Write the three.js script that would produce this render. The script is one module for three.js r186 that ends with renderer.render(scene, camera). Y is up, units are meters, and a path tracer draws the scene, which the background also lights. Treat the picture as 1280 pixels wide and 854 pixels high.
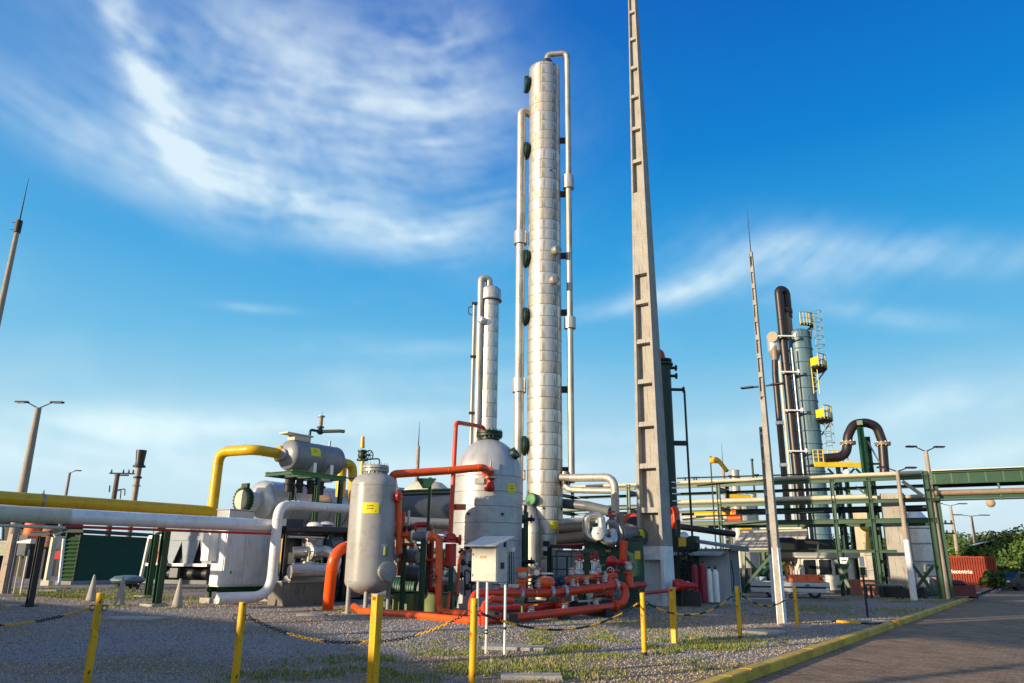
import * as THREE from 'three';
import { mergeGeometries } from 'three/addons/utils/BufferGeometryUtils.js';
import { RoundedBoxGeometry } from 'three/addons/geometries/RoundedBoxGeometry.js';

// ------------------------------------------------------------------ camera
const scene = new THREE.Scene();
const CAM_H = 1.7, FPX = 937, PITCH = 16.4, ROLL = 0.7;
const camera = new THREE.PerspectiveCamera(2 * Math.atan(427 / FPX) * 180 / Math.PI, 1280 / 854, 0.1, 6000);
camera.position.set(0, CAM_H, 0);
camera.rotation.set(PITCH * Math.PI / 180, 0, ROLL * Math.PI / 180, 'YXZ');
camera.updateMatrixWorld(true);
const renderer = new THREE.WebGLRenderer({ antialias: true });
renderer.setSize(1024, 683);
renderer.toneMapping = THREE.LinearToneMapping;
renderer.toneMappingExposure = 1.42;
renderer.shadowMap.enabled = true;

// ------------------------------------------------------------------ sun and sky
const SUN_AZ = 58, SUN_EL = 12;                       // degrees to the left of straight behind the camera, and above the horizon
const rad = (d) => d * Math.PI / 180;
const sunDir = new THREE.Vector3(-Math.sin(rad(SUN_AZ)) * Math.cos(rad(SUN_EL)), Math.sin(rad(SUN_EL)), Math.cos(rad(SUN_AZ)) * Math.cos(rad(SUN_EL)));
const sun = new THREE.DirectionalLight(new THREE.Color().setRGB(1, 0.80, 0.54), 5);
sun.position.copy(sunDir).multiplyScalar(220).add(new THREE.Vector3(0, 0, -40));
sun.target.position.set(0, 0, -40);
sun.castShadow = true;
sun.shadow.mapSize.set(4096, 4096); sun.shadow.radius = 1.2;
Object.assign(sun.shadow.camera, { left: -110, right: 110, top: 70, bottom: -70, near: 1, far: 500 });
scene.add(sun, sun.target);

function rng(seed) { let s = seed | 0; return () => { s = (s + 0x6d2b79f5) | 0; let t = Math.imul(s ^ (s >>> 15), 1 | s); t = (t + Math.imul(t ^ (t >>> 7), 61 | t)) ^ t; return ((t ^ (t >>> 14)) >>> 0) / 4294967296; }; }
const R0 = rng(77);
const rr = (a, b) => a + (b - a) * R0();
// value noise, optionally tiled with an integer period
function hash(x, y, s) { let h = Math.imul(x, 374761393) + Math.imul(y, 668265263) + Math.imul(s, 1274126177); h = Math.imul(h ^ (h >>> 13), 1274126177); return ((h ^ (h >>> 16)) >>> 0) / 4294967296; }
function vnoise(x, y, s = 0, px = 0, py = px) {
  const x0 = Math.floor(x), y0 = Math.floor(y), fx = x - x0, fy = y - y0;
  const w = (v, p) => (p ? ((v % p) + p) % p : v);
  const a = hash(w(x0, px), w(y0, py), s), b = hash(w(x0 + 1, px), w(y0, py), s), c = hash(w(x0, px), w(y0 + 1, py), s), d = hash(w(x0 + 1, px), w(y0 + 1, py), s);
  const u = fx * fx * (3 - 2 * fx), v = fy * fy * (3 - 2 * fy);
  return (a * (1 - u) + b * u) * (1 - v) + (c * (1 - u) + d * u) * v;
}
function fbm(x, y, s, oct = 4, px = 0, py = px) { let v = 0, a = 0.5, n = 0; for (let i = 0; i < oct; i++) { v += a * vnoise(x, y, s + i * 17, px, py); n += a; x *= 2; y *= 2; px *= 2; py *= 2; a *= 0.5; } return v / n; }
const sstep = (a, b, x) => { const t = Math.min(1, Math.max(0, (x - a) / (b - a))); return t * t * (3 - 2 * t); };
const mix = (a, b, t) => a + (b - a) * t;

// the sky: clear air, thin high cloud in drawn-out wisps; azimuth (to the right of straight ahead) and elevation in degrees
const WISPS = [ // az, el, half length, half width, tilt, strength
  [-17, 34.5, 14, 5.5, -8, 0.52], [-21, 30, 11, 4.2, -22, 0.44], [-30.5, 32.5, 5.6, 1.3, -52, 0.80], [-26.5, 28.5, 4.5, 1.6, -50, 0.70], [-23, 26.3, 5, 1.7, -6, 0.55],
  [-31, 26, 9, 2.3, -16, 0.44], [-16, 25.5, 12, 2.0, -14, 0.40], [-8, 24.0, 9, 1.5, 3, 0.34], [-4, 25.6, 5, 1.1, 24, 0.40], [-7, 31, 7, 4, 20, 0.36], [-7, 37, 6, 3.5, 30, 0.34],
  [20.5, 21.2, 6.5, 2.5, -4, 0.46], [22.5, 22.2, 2.6, 1.1, 22, 0.34], [13.5, 19.6, 3.8, 1.0, 10, 0.62], [7, 18.6, 4, 0.7, 6, 0.24], [32, 20.5, 7, 1.4, -14, 0.32], [28, 16.8, 5, 0.7, -16, 0.28],
  [-20, 17.6, 2.6, 0.3, 1, 0.42], [-22, 9.0, 16, 1.3, 6, 0.6], [-30, 6.0, 12, 1.8, 4, 0.55], [-12, 6, 12, 1.6, 3, .4], [-6, 13, 10, 1.6, 5, 0.22], [-10, 15.5, 9, 0.9, 4, 0.22], [30, 10.5, 5, 1.5, 4, 0.46], [8, 9.3, 10, 0.7, 2, 0.3],
  [29, 3.6, 9, 1.5, 2, 0.85], [33, 7, 5, 1.2, 4, 0.45], [5, 7, 14, 1.2, 1, 0.28],
];
function buildSky() {
  const W = 2048, H = 1024, data = new Float32Array(W * H * 4);
  const g = [[0, .56, .68, .74], [4, .49, .66, .75], [9, .36, .59, .72], [15, .13, .425, .67], [22, .028, .30, .63], [30, .005, .185, .54], [40, .002, .115, .45], [60, .004, .08, .36], [90, .006, .075, .32]];
  for (let j = 0; j < H; j++) {
    const el = ((j + 0.5) / H - 0.5) * 180, e = Math.max(0, el);
    let k = 0; while (k < g.length - 2 && e > g[k + 1][0]) k++;
    const t = Math.min(1, (e - g[k][0]) / (g[k + 1][0] - g[k][0]));
    const b = [1, 2, 3].map((c) => mix(g[k][c], g[k + 1][c], t));
    for (let i = 0; i < W; i++) {
      const ang = ((i + 0.5) / W - 0.5) * 2 * Math.PI, ce = Math.cos(rad(el));
      const dx = Math.cos(ang) * ce, dz = Math.sin(ang) * ce, dy = Math.sin(rad(el));
      const az = Math.atan2(dx, -dz) * 180 / Math.PI;
      let [r, gg, bl] = b;
      // the half of the sky towards the sun is paler
      const cs = dx * sunDir.x + dy * sunDir.y + dz * sunDir.z;
      const pale = 0.55 * Math.pow(Math.max(0, (cs + 0.55) / 1.55), 1.8);
      const wm = sstep(.1, .8, cs); r = mix(r, mix(.20, .54, wm), pale); gg = mix(gg, mix(.49, .50, wm), pale); bl = mix(bl, mix(.66, .48, wm), pale);
      const glow = Math.exp(-Math.acos(Math.min(1, cs)) / 0.32) * 1.5;
      r += glow; gg += glow * .78; bl += glow * .5;
      if (el > -2) {
        let d = 0;
        const wx = (fbm(az * .07 + 40, el * .1, 3, 3) - .5) * 5, wy = (fbm(az * .07, el * .1 + 60, 5, 3) - .5) * 3.4;
        // filaments follow arcs about a point high overhead on the left
        const qx = az + 13 + wx * .5, qy = 66 - el + wy * .5, rad0 = Math.hypot(qx * .8, qy), th = Math.atan2(qx * .8, qy);
        const streak = fbm(th * 5.5 + rad0 * .02, rad0 * .55, 9, 5), thin = fbm(th * 13, rad0 * 2.1 + th * 7, 29, 4), soft = fbm(az * .16 + wx * .1, el * .24, 21, 4);
        if (az > -60 && az < 60) for (const [a, q, L, w, tl, s] of WISPS) {
          const c = Math.cos(rad(tl)), n = Math.sin(rad(tl)), f = Math.min(1, w / 2), xx = (az - a + wx * .5 * f) * .92, yy = el - q + wy * .5 * f;
          const p = (xx * c + yy * n) / L, o = (-xx * n + yy * c) / w, m = p * p + o * o;
          if (m < 4) d += s * Math.exp(-m * 1.15);
        } else d += .34 * sstep(.45, .75, soft);
        d *= .55 + .50 * sstep(.30, .70, streak) + .52 * (thin - .5) + .75 * (soft - .45) + .5 * (fbm(az * .9 + wx, el * 1.3 + az * .3, 51, 4) - .5);
        d = Math.max(0, Math.min(.95, d)) + .10 * sstep(.5, .8, soft) * sstep(30, 3, el);
        const warm = mix(1, 1.05, sstep(10, 40, el)), base = mix(.80, .78, sstep(2, 25, el));
        const grey = 1 - .32 * sstep(5, 1, el) * sstep(10, 30, az);
        r = mix(r, base * warm * .91 * grey, d * .85); gg = mix(gg, base * 1.09 * grey, d * .85); bl = mix(bl, base * 1.13 * grey, d * .85);
      }
      const o = (j * W + i) * 4;
      data[o] = r * .84; data[o + 1] = gg * .84; data[o + 2] = bl * .84; data[o + 3] = 1;
    }
  }
  const t = new THREE.DataTexture(data, W, H, THREE.RGBAFormat, THREE.FloatType);
  t.mapping = THREE.EquirectangularReflectionMapping; t.magFilter = THREE.LinearFilter; t.minFilter = THREE.LinearFilter; t.wrapS = THREE.RepeatWrapping; t.needsUpdate = true;
  return t;
}
const sky = buildSky();
scene.background = sky; scene.environment = sky;

// ------------------------------------------------------------------ places
const V3 = (x, y, z) => new THREE.Vector3(x, y, z);
const UP = V3(0, 1, 0);
function dirOf(px, py) { const d = V3(px - 640, -(py - 427), -FPX).applyQuaternion(camera.quaternion); return d.multiplyScalar(-1 / d.z); }
const at = (px, py, D) => dirOf(px, py).multiplyScalar(D).add(camera.position);            // a point so many metres ahead
function gnd(px, py, y = 0) { const d = dirOf(px, py); return d.multiplyScalar((y - CAM_H) / d.y).add(camera.position); }
const hAt = (px, py, D) => at(px, py, D).y;
const mpp = (px, py, D) => D * (Math.cos(rad(PITCH)) + dirOf(px, py).y * Math.sin(rad(PITCH))) / FPX;   // metres per photo pixel there
const GA = rad(35);                                   // the plant's grid is turned by this much
const U = V3(Math.sin(GA), 0, -Math.cos(GA));         // away from the camera, to the right
const W = V3(Math.cos(GA), 0, Math.sin(GA));          // to the right, towards the camera
const off = (p, u = 0, y = 0, w = 0) => p.clone().addScaledVector(U, u).addScaledVector(UP, y).addScaledVector(W, w);
const onG = (p, y = 0) => V3(p.x, y, p.z);

// ------------------------------------------------------------------ objects
const used = new Map();
function numbered(name) { const n = used.get(name) || 0; used.set(name, n + 1); return n ? `${name}_${String(n).padStart(3, '0')}` : name; }
function T(name, base, label, category, group, kind) {
  const g = new THREE.Group(); g.name = numbered(name); g.position.copy(base); scene.add(g);
  if (label) g.userData.label = label;
  if (category) g.userData.category = category;
  if (group) g.userData.group = group;
  if (kind) g.userData.kind = kind;
  return g;
}
function P(parent, name, geos, mat, label, kind) {    // a part; geometry in world coordinates
  const g = Array.isArray(geos) ? (geos.length > 1 ? mergeGeometries(geos) : geos[0]) : geos;
  const m = new THREE.Mesh(g, mat); m.name = name; m.castShadow = m.receiveShadow = true;
  if (parent.isGroup) m.position.copy(parent.position).negate();
  if (label) m.userData.label = label;
  if (kind) m.userData.kind = kind;
  parent.add(m); return m;
}
function copyOf(root, pos, yaw, label, scale) {
  const c = root.clone(); c.name = numbered(root.name.replace(/_\d\d\d$/, '')); c.position.copy(pos); if (yaw !== undefined) c.rotation.y = yaw;
  if (scale) c.scale.setScalar(scale);
  c.userData = { ...root.userData }; if (label) c.userData.label = label; scene.add(c); return c;
}
function S(name, geo, mat, parent = scene) { const m = new THREE.Mesh(geo, mat); m.name = numbered(name); m.receiveShadow = m.castShadow = true; m.userData.kind = 'structure'; parent.add(m); return m; }

// ------------------------------------------------------------------ shapes (uv in metres)
function idx(g) { if (!g.index) { const n = g.attributes.position.count, a = []; for (let i = 0; i < n; i++) a.push(i); g.setIndex(a); } for (const k of Object.keys(g.attributes)) if (!['position', 'normal', 'uv'].includes(k)) g.deleteAttribute(k); return g; }
function boxG(w, h, d) {
  const g = new THREE.BoxGeometry(w, h, d), uv = g.attributes.uv, s = [[d, h], [d, h], [w, d], [w, d], [w, h], [w, h]];
  for (let f = 0; f < 6; f++) for (let k = 0; k < 4; k++) uv.setXY(f * 4 + k, uv.getX(f * 4 + k) * s[f][0], uv.getY(f * 4 + k) * s[f][1]);
  return g;
}
function rboxG(w, h, d, r = .02) { const g = new RoundedBoxGeometry(w, h, d, 1, Math.min(r, w / 2.1, h / 2.1, d / 2.1)); return idx(g); }
// box on the plant grid: c = centre, lu along U, h up, lw along W
const gbox = (c, lu, h, lw, r = 0) => (r ? rboxG(lw, h, lu, r) : boxG(lw, h, lu)).rotateY(-GA).translate(c.x, c.y, c.z);
// thin plate that carries a picture once over each face
const plate = (c, w, h, d, yaw) => new THREE.BoxGeometry(w, h, d).rotateY(yaw).translate(c.x, c.y, c.z);
const ybox = (c, w, h, d, yaw = 0, r = 0) => (r ? rboxG(w, h, d, r) : boxG(w, h, d)).rotateY(yaw).translate(c.x, c.y, c.z);
function aim(g, p, dir) { g.applyQuaternion(new THREE.Quaternion().setFromUnitVectors(UP, dir.clone().normalize())); return g.translate(p.x, p.y, p.z); }
function cyl(p0, p1, r0, r1 = r0, seg = 14, open = false) {
  const d = p1.clone().sub(p0), L = d.length(), g = new THREE.CylinderGeometry(r1, r0, L, seg, 1, open), uv = g.attributes.uv;
  for (let i = 0; i < uv.count; i++) uv.setXY(i, uv.getX(i) * 6.283 * r0, uv.getY(i) * L);
  return aim(g.translate(0, L / 2, 0), p0, d);
}
function lathe(prof, p, dir = UP, seg = 28) {
  let len = 0; const pts = prof.map(([r, y]) => new THREE.Vector2(Math.max(r, .0005), y)), g = new THREE.LatheGeometry(pts, seg), uv = g.attributes.uv, R = Math.max(...prof.map((q) => q[0]));
  const acc = prof.map((q, i) => (len += i ? Math.hypot(q[0] - prof[i - 1][0], q[1] - prof[i - 1][1]) : 0));
  const n = prof.length; for (let i = 0; i < uv.count; i++) uv.setXY(i, uv.getX(i) * 6.283 * R, acc[i % n]);
  return aim(g, p, dir);
}
function headProf(R, hh, y0, up, n = 8) { const o = []; for (let i = 0; i <= n; i++) { const a = i / n * Math.PI / 2; o.push(up ? [R * Math.cos(a), y0 + hh * Math.sin(a)] : [R * Math.sin(a), y0 - hh * Math.cos(a)]); } return o; }
const torus = (p, dir, R, r, seg = 20, ts = 6) => aim(new THREE.TorusGeometry(R, r, ts, seg).rotateX(Math.PI / 2), p, dir);
const ball = (p, r, sx = 1, sy = 1, sz = 1) => new THREE.SphereGeometry(r, 12, 8).scale(sx, sy, sz).translate(p.x, p.y, p.z);
function fillet(pts, R) {
  const o = [pts[0].clone()];
  for (let i = 1; i < pts.length - 1; i++) {
    const a = pts[i - 1].clone().sub(pts[i]), b = pts[i + 1].clone().sub(pts[i]), la = a.length(), lb = b.length(); a.normalize(); b.normalize();
    const ang = Math.acos(Math.max(-1, Math.min(1, a.dot(b)))), t = Math.min(R / Math.tan(ang / 2), la * .48, lb * .48);
    if (ang > 3.05 || t < 1e-3) { o.push(pts[i].clone()); continue; }
    const p0 = pts[i].clone().addScaledVector(a, t), p1 = pts[i].clone().addScaledVector(b, t);
    for (let k = 0; k <= 7; k++) { const s = k / 7; o.push(p0.clone().multiplyScalar((1 - s) * (1 - s)).addScaledVector(pts[i], 2 * s * (1 - s)).addScaledVector(p1, s * s)); }
  }
  o.push(pts[pts.length - 1].clone()); return o;
}
function sweep(path, r, seg = 12) {
  const pos = [], nor = [], uv = [], ind = []; let n = null, len = 0;
  path.forEach((p, i) => {
    const t = (path[i + 1] || p).clone().sub(path[i - 1] || p).normalize();
    if (!n) n = Math.abs(t.y) < .9 ? V3(0, 1, 0) : V3(1, 0, 0);
    n = n.clone().addScaledVector(t, -n.dot(t)).normalize();
    const b = t.clone().cross(n); if (i) len += p.distanceTo(path[i - 1]);
    for (let k = 0; k <= seg; k++) { const a = k / seg * 6.28318530718, q = n.clone().multiplyScalar(Math.cos(a)).addScaledVector(b, Math.sin(a)); pos.push(p.x + q.x * r, p.y + q.y * r, p.z + q.z * r); nor.push(q.x, q.y, q.z); uv.push(a * r, len); }
    if (i) for (let k = 0; k < seg; k++) { const A = (i - 1) * (seg + 1) + k, B = A + seg + 1; ind.push(A, A + 1, B, B, A + 1, B + 1); }
  });
  const g = new THREE.BufferGeometry(); g.setAttribute('position', new THREE.Float32BufferAttribute(pos, 3)); g.setAttribute('normal', new THREE.Float32BufferAttribute(nor, 3)); g.setAttribute('uv', new THREE.Float32BufferAttribute(uv, 2)); g.setIndex(ind); return g;
}
function pipe(pts, r, bend = r * 2.6, seg = 12) {
  const path = fillet(pts, bend), g = sweep(path, r, seg), n = path.length;
  const cap = (p, q) => { const c = new THREE.CircleGeometry(r, seg).rotateX(-Math.PI / 2); return aim(c, p, p.clone().sub(q)); };
  return mergeGeometries([g, cap(path[0], path[1]), cap(path[n - 1], path[n - 2])]);
}
// I-section from a to b (web upright when the member lies, web in the plane of `side` when it stands)
function ibeam(a, b, h, w, side = UP, t = .03) {
  const d = b.clone().sub(a), L = d.length(); d.normalize();
  const y = side.clone().addScaledVector(d, -side.dot(d)).normalize(), x = y.clone().cross(d);
  const m = new THREE.Matrix4().makeBasis(x, y, d).setPosition(a), tt = Math.max(t, h * .09);
  return mergeGeometries([boxG(w, tt, L).translate(0, h / 2 - tt / 2, L / 2), boxG(w, tt, L).translate(0, -h / 2 + tt / 2, L / 2), boxG(tt, h - 2 * tt, L).translate(0, 0, L / 2)].map((g) => g.applyMatrix4(m)));
}
function bar(a, b, w, h = w, side = UP) {
  const d = b.clone().sub(a), L = d.length(); d.normalize();
  const y = (Math.abs(d.dot(side)) > .98 ? W : side).clone(); y.addScaledVector(d, -y.dot(d)).normalize();
  return boxG(w, h, L).translate(0, 0, L / 2).applyMatrix4(new THREE.Matrix4().makeBasis(y.clone().cross(d), y, d).setPosition(a));
}
function prism(lo, hi) { // two quads of corners, counter-clockwise seen from above
  const f = [[lo[3], lo[2], lo[1], lo[0]], [hi[0], hi[1], hi[2], hi[3]]]; for (let i = 0; i < 4; i++) { const j = (i + 1) % 4; f.push([lo[i], lo[j], hi[j], hi[i]]); }
  const pos = [], nor = [], uv = [], ind = [];
  f.forEach((q, k) => { const n = q[1].clone().sub(q[0]).cross(q[3].clone().sub(q[0])).normalize(), w = q[0].distanceTo(q[1]), h = q[0].distanceTo(q[3]), y0 = k > 1 ? q[0].y : 0; q.forEach((p, i) => { pos.push(p.x, p.y, p.z); nor.push(n.x, n.y, n.z); uv.push(i === 1 || i === 2 ? w : 0, y0 + (i > 1 ? h : 0)); }); const o = k * 4; ind.push(o, o + 1, o + 2, o, o + 2, o + 3); });
  const g = new THREE.BufferGeometry(); g.setAttribute('position', new THREE.Float32BufferAttribute(pos, 3)); g.setAttribute('normal', new THREE.Float32BufferAttribute(nor, 3)); g.setAttribute('uv', new THREE.Float32BufferAttribute(uv, 2)); g.setIndex(ind); return g;
}
const disc = (p, dir, r, t, seg = 20) => cyl(p.clone().addScaledVector(dir, -t / 2), p.clone().addScaledVector(dir, t / 2), r, r, seg);
function boltRing(p, dir, R, r, n, len) { const d = dir.clone().normalize(), x = (Math.abs(d.y) > .9 ? V3(1, 0, 0) : UP).clone().cross(d).normalize(), y = d.clone().cross(x), o = []; for (let i = 0; i < n; i++) { const a = i / n * 6.2832, c = p.clone().addScaledVector(x, Math.cos(a) * R).addScaledVector(y, Math.sin(a) * R); o.push(cyl(c.clone().addScaledVector(d, -len / 2), c.clone().addScaledVector(d, len / 2), r, r, 6)); } return o; }
function wheelG(p, dir, R) { const d = dir.clone().normalize(), x = (Math.abs(d.y) > .9 ? V3(1, 0, 0) : UP).clone().cross(d).normalize(), y = d.clone().cross(x), o = [torus(p, d, R, R * .13, 18, 6)]; for (let i = 0; i < 3; i++) { const a = i / 3 * Math.PI, q = x.clone().multiplyScalar(Math.cos(a) * R).addScaledVector(y, Math.sin(a) * R); o.push(cyl(p.clone().sub(q), p.clone().add(q), R * .08, R * .08, 6)); } return o; }

// ------------------------------------------------------------------ materials
function tex(n, fn, srgb = true, m = n) {
  const d = new Uint8Array(n * m * 4);
  for (let j = 0; j < m; j++) for (let i = 0; i < n; i++) { const c = fn(i / n, j / m, i, j), o = (j * n + i) * 4; for (let k = 0; k < 3; k++) d[o + k] = Math.max(0, Math.min(255, (Array.isArray(c) ? c[k] : c) * 255)); d[o + 3] = 255; }
  const t = new THREE.DataTexture(d, n, m, THREE.RGBAFormat); t.wrapS = t.wrapT = THREE.RepeatWrapping; t.magFilter = THREE.LinearFilter; t.minFilter = THREE.LinearMipmapLinearFilter; t.generateMipmaps = true; if (srgb) t.colorSpace = THREE.SRGBColorSpace; t.needsUpdate = true; return t;
}
const rep = (t, x, y = x) => { const c = t.clone(); c.repeat.set(1 / x, 1 / y); c.needsUpdate = true; return c; };
// paint wear: blotches with an outline of their own, a few runs and specks
const tWear = tex(512, (u, v) => { const a = fbm(u * 6, v * 6, 1, 5, 6), b = fbm(u * 40, v * 40, 7, 3, 40), s = sstep(.62, .7, fbm(u * 10, v * 10, 31, 4, 10)); return .985 - .035 * sstep(.42, .62, a) - .05 * (b - .5) - .05 * s; });
// weathering runs: narrow irregular streaks of dirt
const tRuns = tex(512, (u, v) => { const a = fbm(u * 48, v * 3, 3, 4, 48, 3), b = fbm(u * 9, v * 5, 11, 4, 9, 5), c = fbm(u * 90, v * 10, 17, 2, 90, 10), k = sstep(.55, .72, a * .7 + b * .35); return [.99 - .20 * k - .05 * c, .985 - .23 * k - .05 * c, .98 - .28 * k - .05 * c]; });
const tConc = tex(512, (u, v) => { const a = fbm(u * 5, v * 5, 2, 5, 5), b = fbm(u * 70, v * 70, 4, 2, 70), r = sstep(.58, .75, fbm(u * 30, v * 3, 8, 4, 30, 3)), p = b > .78 ? .16 : 0; return [1 - .14 * a - .08 * b - .14 * r - p * .7, .99 - .15 * a - .08 * b - .15 * r - p * .7, .98 - .16 * a - .08 * b - .16 * r - p * .7]; });
const tDent = tex(256, (u, v) => fbm(u * 7, v * 5, 61, 3, 7, 5), false);
// chipped paint: small bare spots with hard edges
const tChip = tex(512, (u, v) => { const a = fbm(u * 22, v * 22, 71, 4, 22), b = fbm(u * 5, v * 5, 73, 4, 5), s = fbm(u * 70, v * 70, 75, 2, 70), k = sstep(.735, .755, a) , g = 1 - .06 * (s - .5) - .10 * sstep(.5, .62, b); return [mix(g, .34, k * .8), mix(g * .985, .22, k * .8), mix(g * .95, .25, k * .8)]; });
const tFine = tex(256, (u, v) => .5 + .5 * fbm(u * 60, v * 60, 5, 3, 60), false);
function mat(rgb, rough, o = {}) {
  const { map = tWear, s = 2, sy = s, metal = 0, bump = 0, dent = 0, ...rest } = o;
  const m = new THREE.MeshStandardMaterial({ color: new THREE.Color().setRGB(...rgb), roughness: rough, metalness: metal, ...rest });
  if (map) m.map = rep(map, s, sy);
  if (dent) { m.bumpMap = rep(tDent, 5.3, 4.1); m.bumpScale = dent; }
  if (bump) { m.bumpMap = rep(tFine, .6); m.bumpScale = bump; }
  return m;
}
const M = {
  grey: mat([.36, .355, .345], .30), greyDark: mat([.12, .135, .15], .42), tank: mat([.43, .45, .47], .42, { s: 3, metal: .25, dent: .02 }),
  alu: mat([.57, .555, .52], .40, { map: tRuns, s: 2.5, sy: 5, metal: .62, dent: .03 }), alu2: mat([.50, .48, .44], .46, { map: tRuns, s: 2, sy: 4, metal: .5, dent: .03 }), alu3: mat([.64, .63, .60], .38, { map: tRuns, s: 2.2, sy: 4.4, metal: .62, dent: .035 }),
  seam: mat([.22, .17, .12], .7, { metal: .2 }), clad: mat([.80, .80, .79], .38, { metal: .4, s: 3, dent: .025 }), white: mat([.84, .83, .80], .5), whitePaint: mat([.86, .86, .85], .7, { s: 2 }),
  cream: mat([.62, .56, .42], .6), creamPipe: mat([.58, .50, .36], .5), cladPale: mat([.84, .82, .78], .42, { metal: .12, s: 3, dent: .02 }), steel: mat([.55, .54, .52], .32, { metal: .8 }), steelDull: mat([.34, .34, .34], .5, { metal: .55 }),
  green: mat([.006, .062, .025], .42), greenDark: mat([.004, .026, .016], .5), greenLight: mat([.06, .22, .075], .55), greenBolt: mat([.012, .07, .05], .45), greenBase: mat([.26, .34, .14], .8, { map: tConc }),
  orange: mat([.86, .105, .008], .32), orangeRed: mat([.74, .058, .007], .34), red: mat([.52, .018, .008], .38), crimson: mat([.30, .012, .035], .4), darkRed: mat([.16, .018, .016], .5),
  yellow: mat([.70, .42, .004], .34), yellowBollard: mat([.80, .44, .006], .45, { map: tChip, s: .9 }), yellowRail: mat([.80, .56, .02], .5), black: mat([.012, .012, .014], .5), dark: mat([.02, .022, .026], .6), brown: mat([.022, .013, .011], .42), brownLight: mat([.26, .19, .13], .5),
  conc: mat([.43, .425, .40], .88, { map: tConc, s: 2.4, bump: .004 }), concPale: mat([.46, .45, .42], .9, { map: tConc, s: 1.8, bump: .004 }), concDark: mat([.24, .225, .2], .9, { map: tConc, s: 2, bump: .004 }),
  blueGrey: mat([.10, .19, .25], .45, { map: tRuns, s: 4, sy: 8 }), blueDark: mat([.012, .045, .085], .45), pole: mat([.44, .38, .31], .85, { map: tConc, s: 1.5 }), timber: mat([.17, .125, .085], .85, { map: tConc, s: 1.5 }), motorGrey: mat([.20, .22, .23], .45), motorBlue: mat([.03, .10, .20], .42), motorGreen: mat([.02, .10, .05], .45),
  salmon: mat([.46, .23, .16], .85, { map: tConc }), beige: mat([.60, .50, .36], .8, { map: tConc, s: 3 }), rustRed: mat([.30, .040, .014], .6, { map: tRuns, s: 2, sy: 3 }), glass: mat([.012, .016, .022], .06, { map: null }), rubber: mat([.02, .02, .02], .85),
  orangeTarp: mat([.80, .14, .02], .55), silver: mat([.50, .52, .54], .34, { metal: .5 }), roof: mat([.20, .24, .28], .55, { metal: .3 }), shedWall: mat([.47, .50, .53], .65), shedDoor: mat([.17, .20, .23], .6), grime: mat([.10, .10, .10], .8),
};

// ------------------------------------------------------------------ ground, yard, kerb, road
const tGravel = (() => { // small broken stones, each with a tone and a height of its own
  const n = 1024, c = 120, cells = [], r = rng(5);
  for (let i = 0; i < c * c; i++) cells.push([r(), r(), r(), r(), r()]);
  const hgt = new Float32Array(n * n);
  const col = tex(n, (u, v, i, j) => {
    const x = u * c, y = v * c, x0 = Math.floor(x), y0 = Math.floor(y); let d1 = 9, d2 = 9, best = null;
    for (let b = -1; b < 2; b++) for (let a = -1; a < 2; a++) { const q = cells[((y0 + b + c) % c) * c + (x0 + a + c) % c], dx = x0 + a + q[0] - x, dy = y0 + b + q[1] - y, d = Math.abs(dx) * .4 + Math.hypot(dx, dy); if (d < d1) { d2 = d1; d1 = d; best = q; } else if (d < d2) d2 = d; }
    const e = sstep(.02, .22, d2 - d1); hgt[j * n + i] = e * (.45 + .55 * best[2]);
    const t = best[3], g = .56 + .32 * best[2], warm = t > .72 ? 1 : t > .6 ? .5 : 0, k = .78 + .22 * e;
    return [g * k * (1 + .16 * warm), g * k * (1 + .03 * warm), g * k * (1.05 - .12 * warm)];
  });
  const h = tex(n, (u, v, i, j) => hgt[j * n + i], false);
  return { col, h };
})();
const farGrass = new THREE.MeshStandardMaterial({ color: new THREE.Color().setRGB(.10, .12, .035), roughness: 1, map: rep(tWear, 9) });
{
  const g = new THREE.CircleGeometry(3000, 64).rotateX(-Math.PI / 2); g.attributes.uv.array.forEach((v, i, a) => { a[i] = v * 6000; }); g.translate(0, -.22, 0);
  S('ground', g, farGrass);
}
const K0 = gnd(868, 856), K1 = gnd(1211, 746); const KD = K1.clone().sub(K0).normalize(), KN = V3(-KD.z, 0, KD.x);   // along the kerb; KN towards the road
const KS = K0.clone().addScaledVector(KD, -26);
const tintAt = (x, z) => { // dry grass and bare earth between the stones, in patches
  const a = fbm(x * .16 + 9, z * .16, 3, 4), b = fbm(x * .6, z * .6 + 4, 8, 3);
  return [sstep(.46, .68, a * .75 + b * .25), sstep(.52, .66, fbm(x * .22 + 30, z * .22 + 8, 12, 4) * .7 + b * .3)];
};
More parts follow.
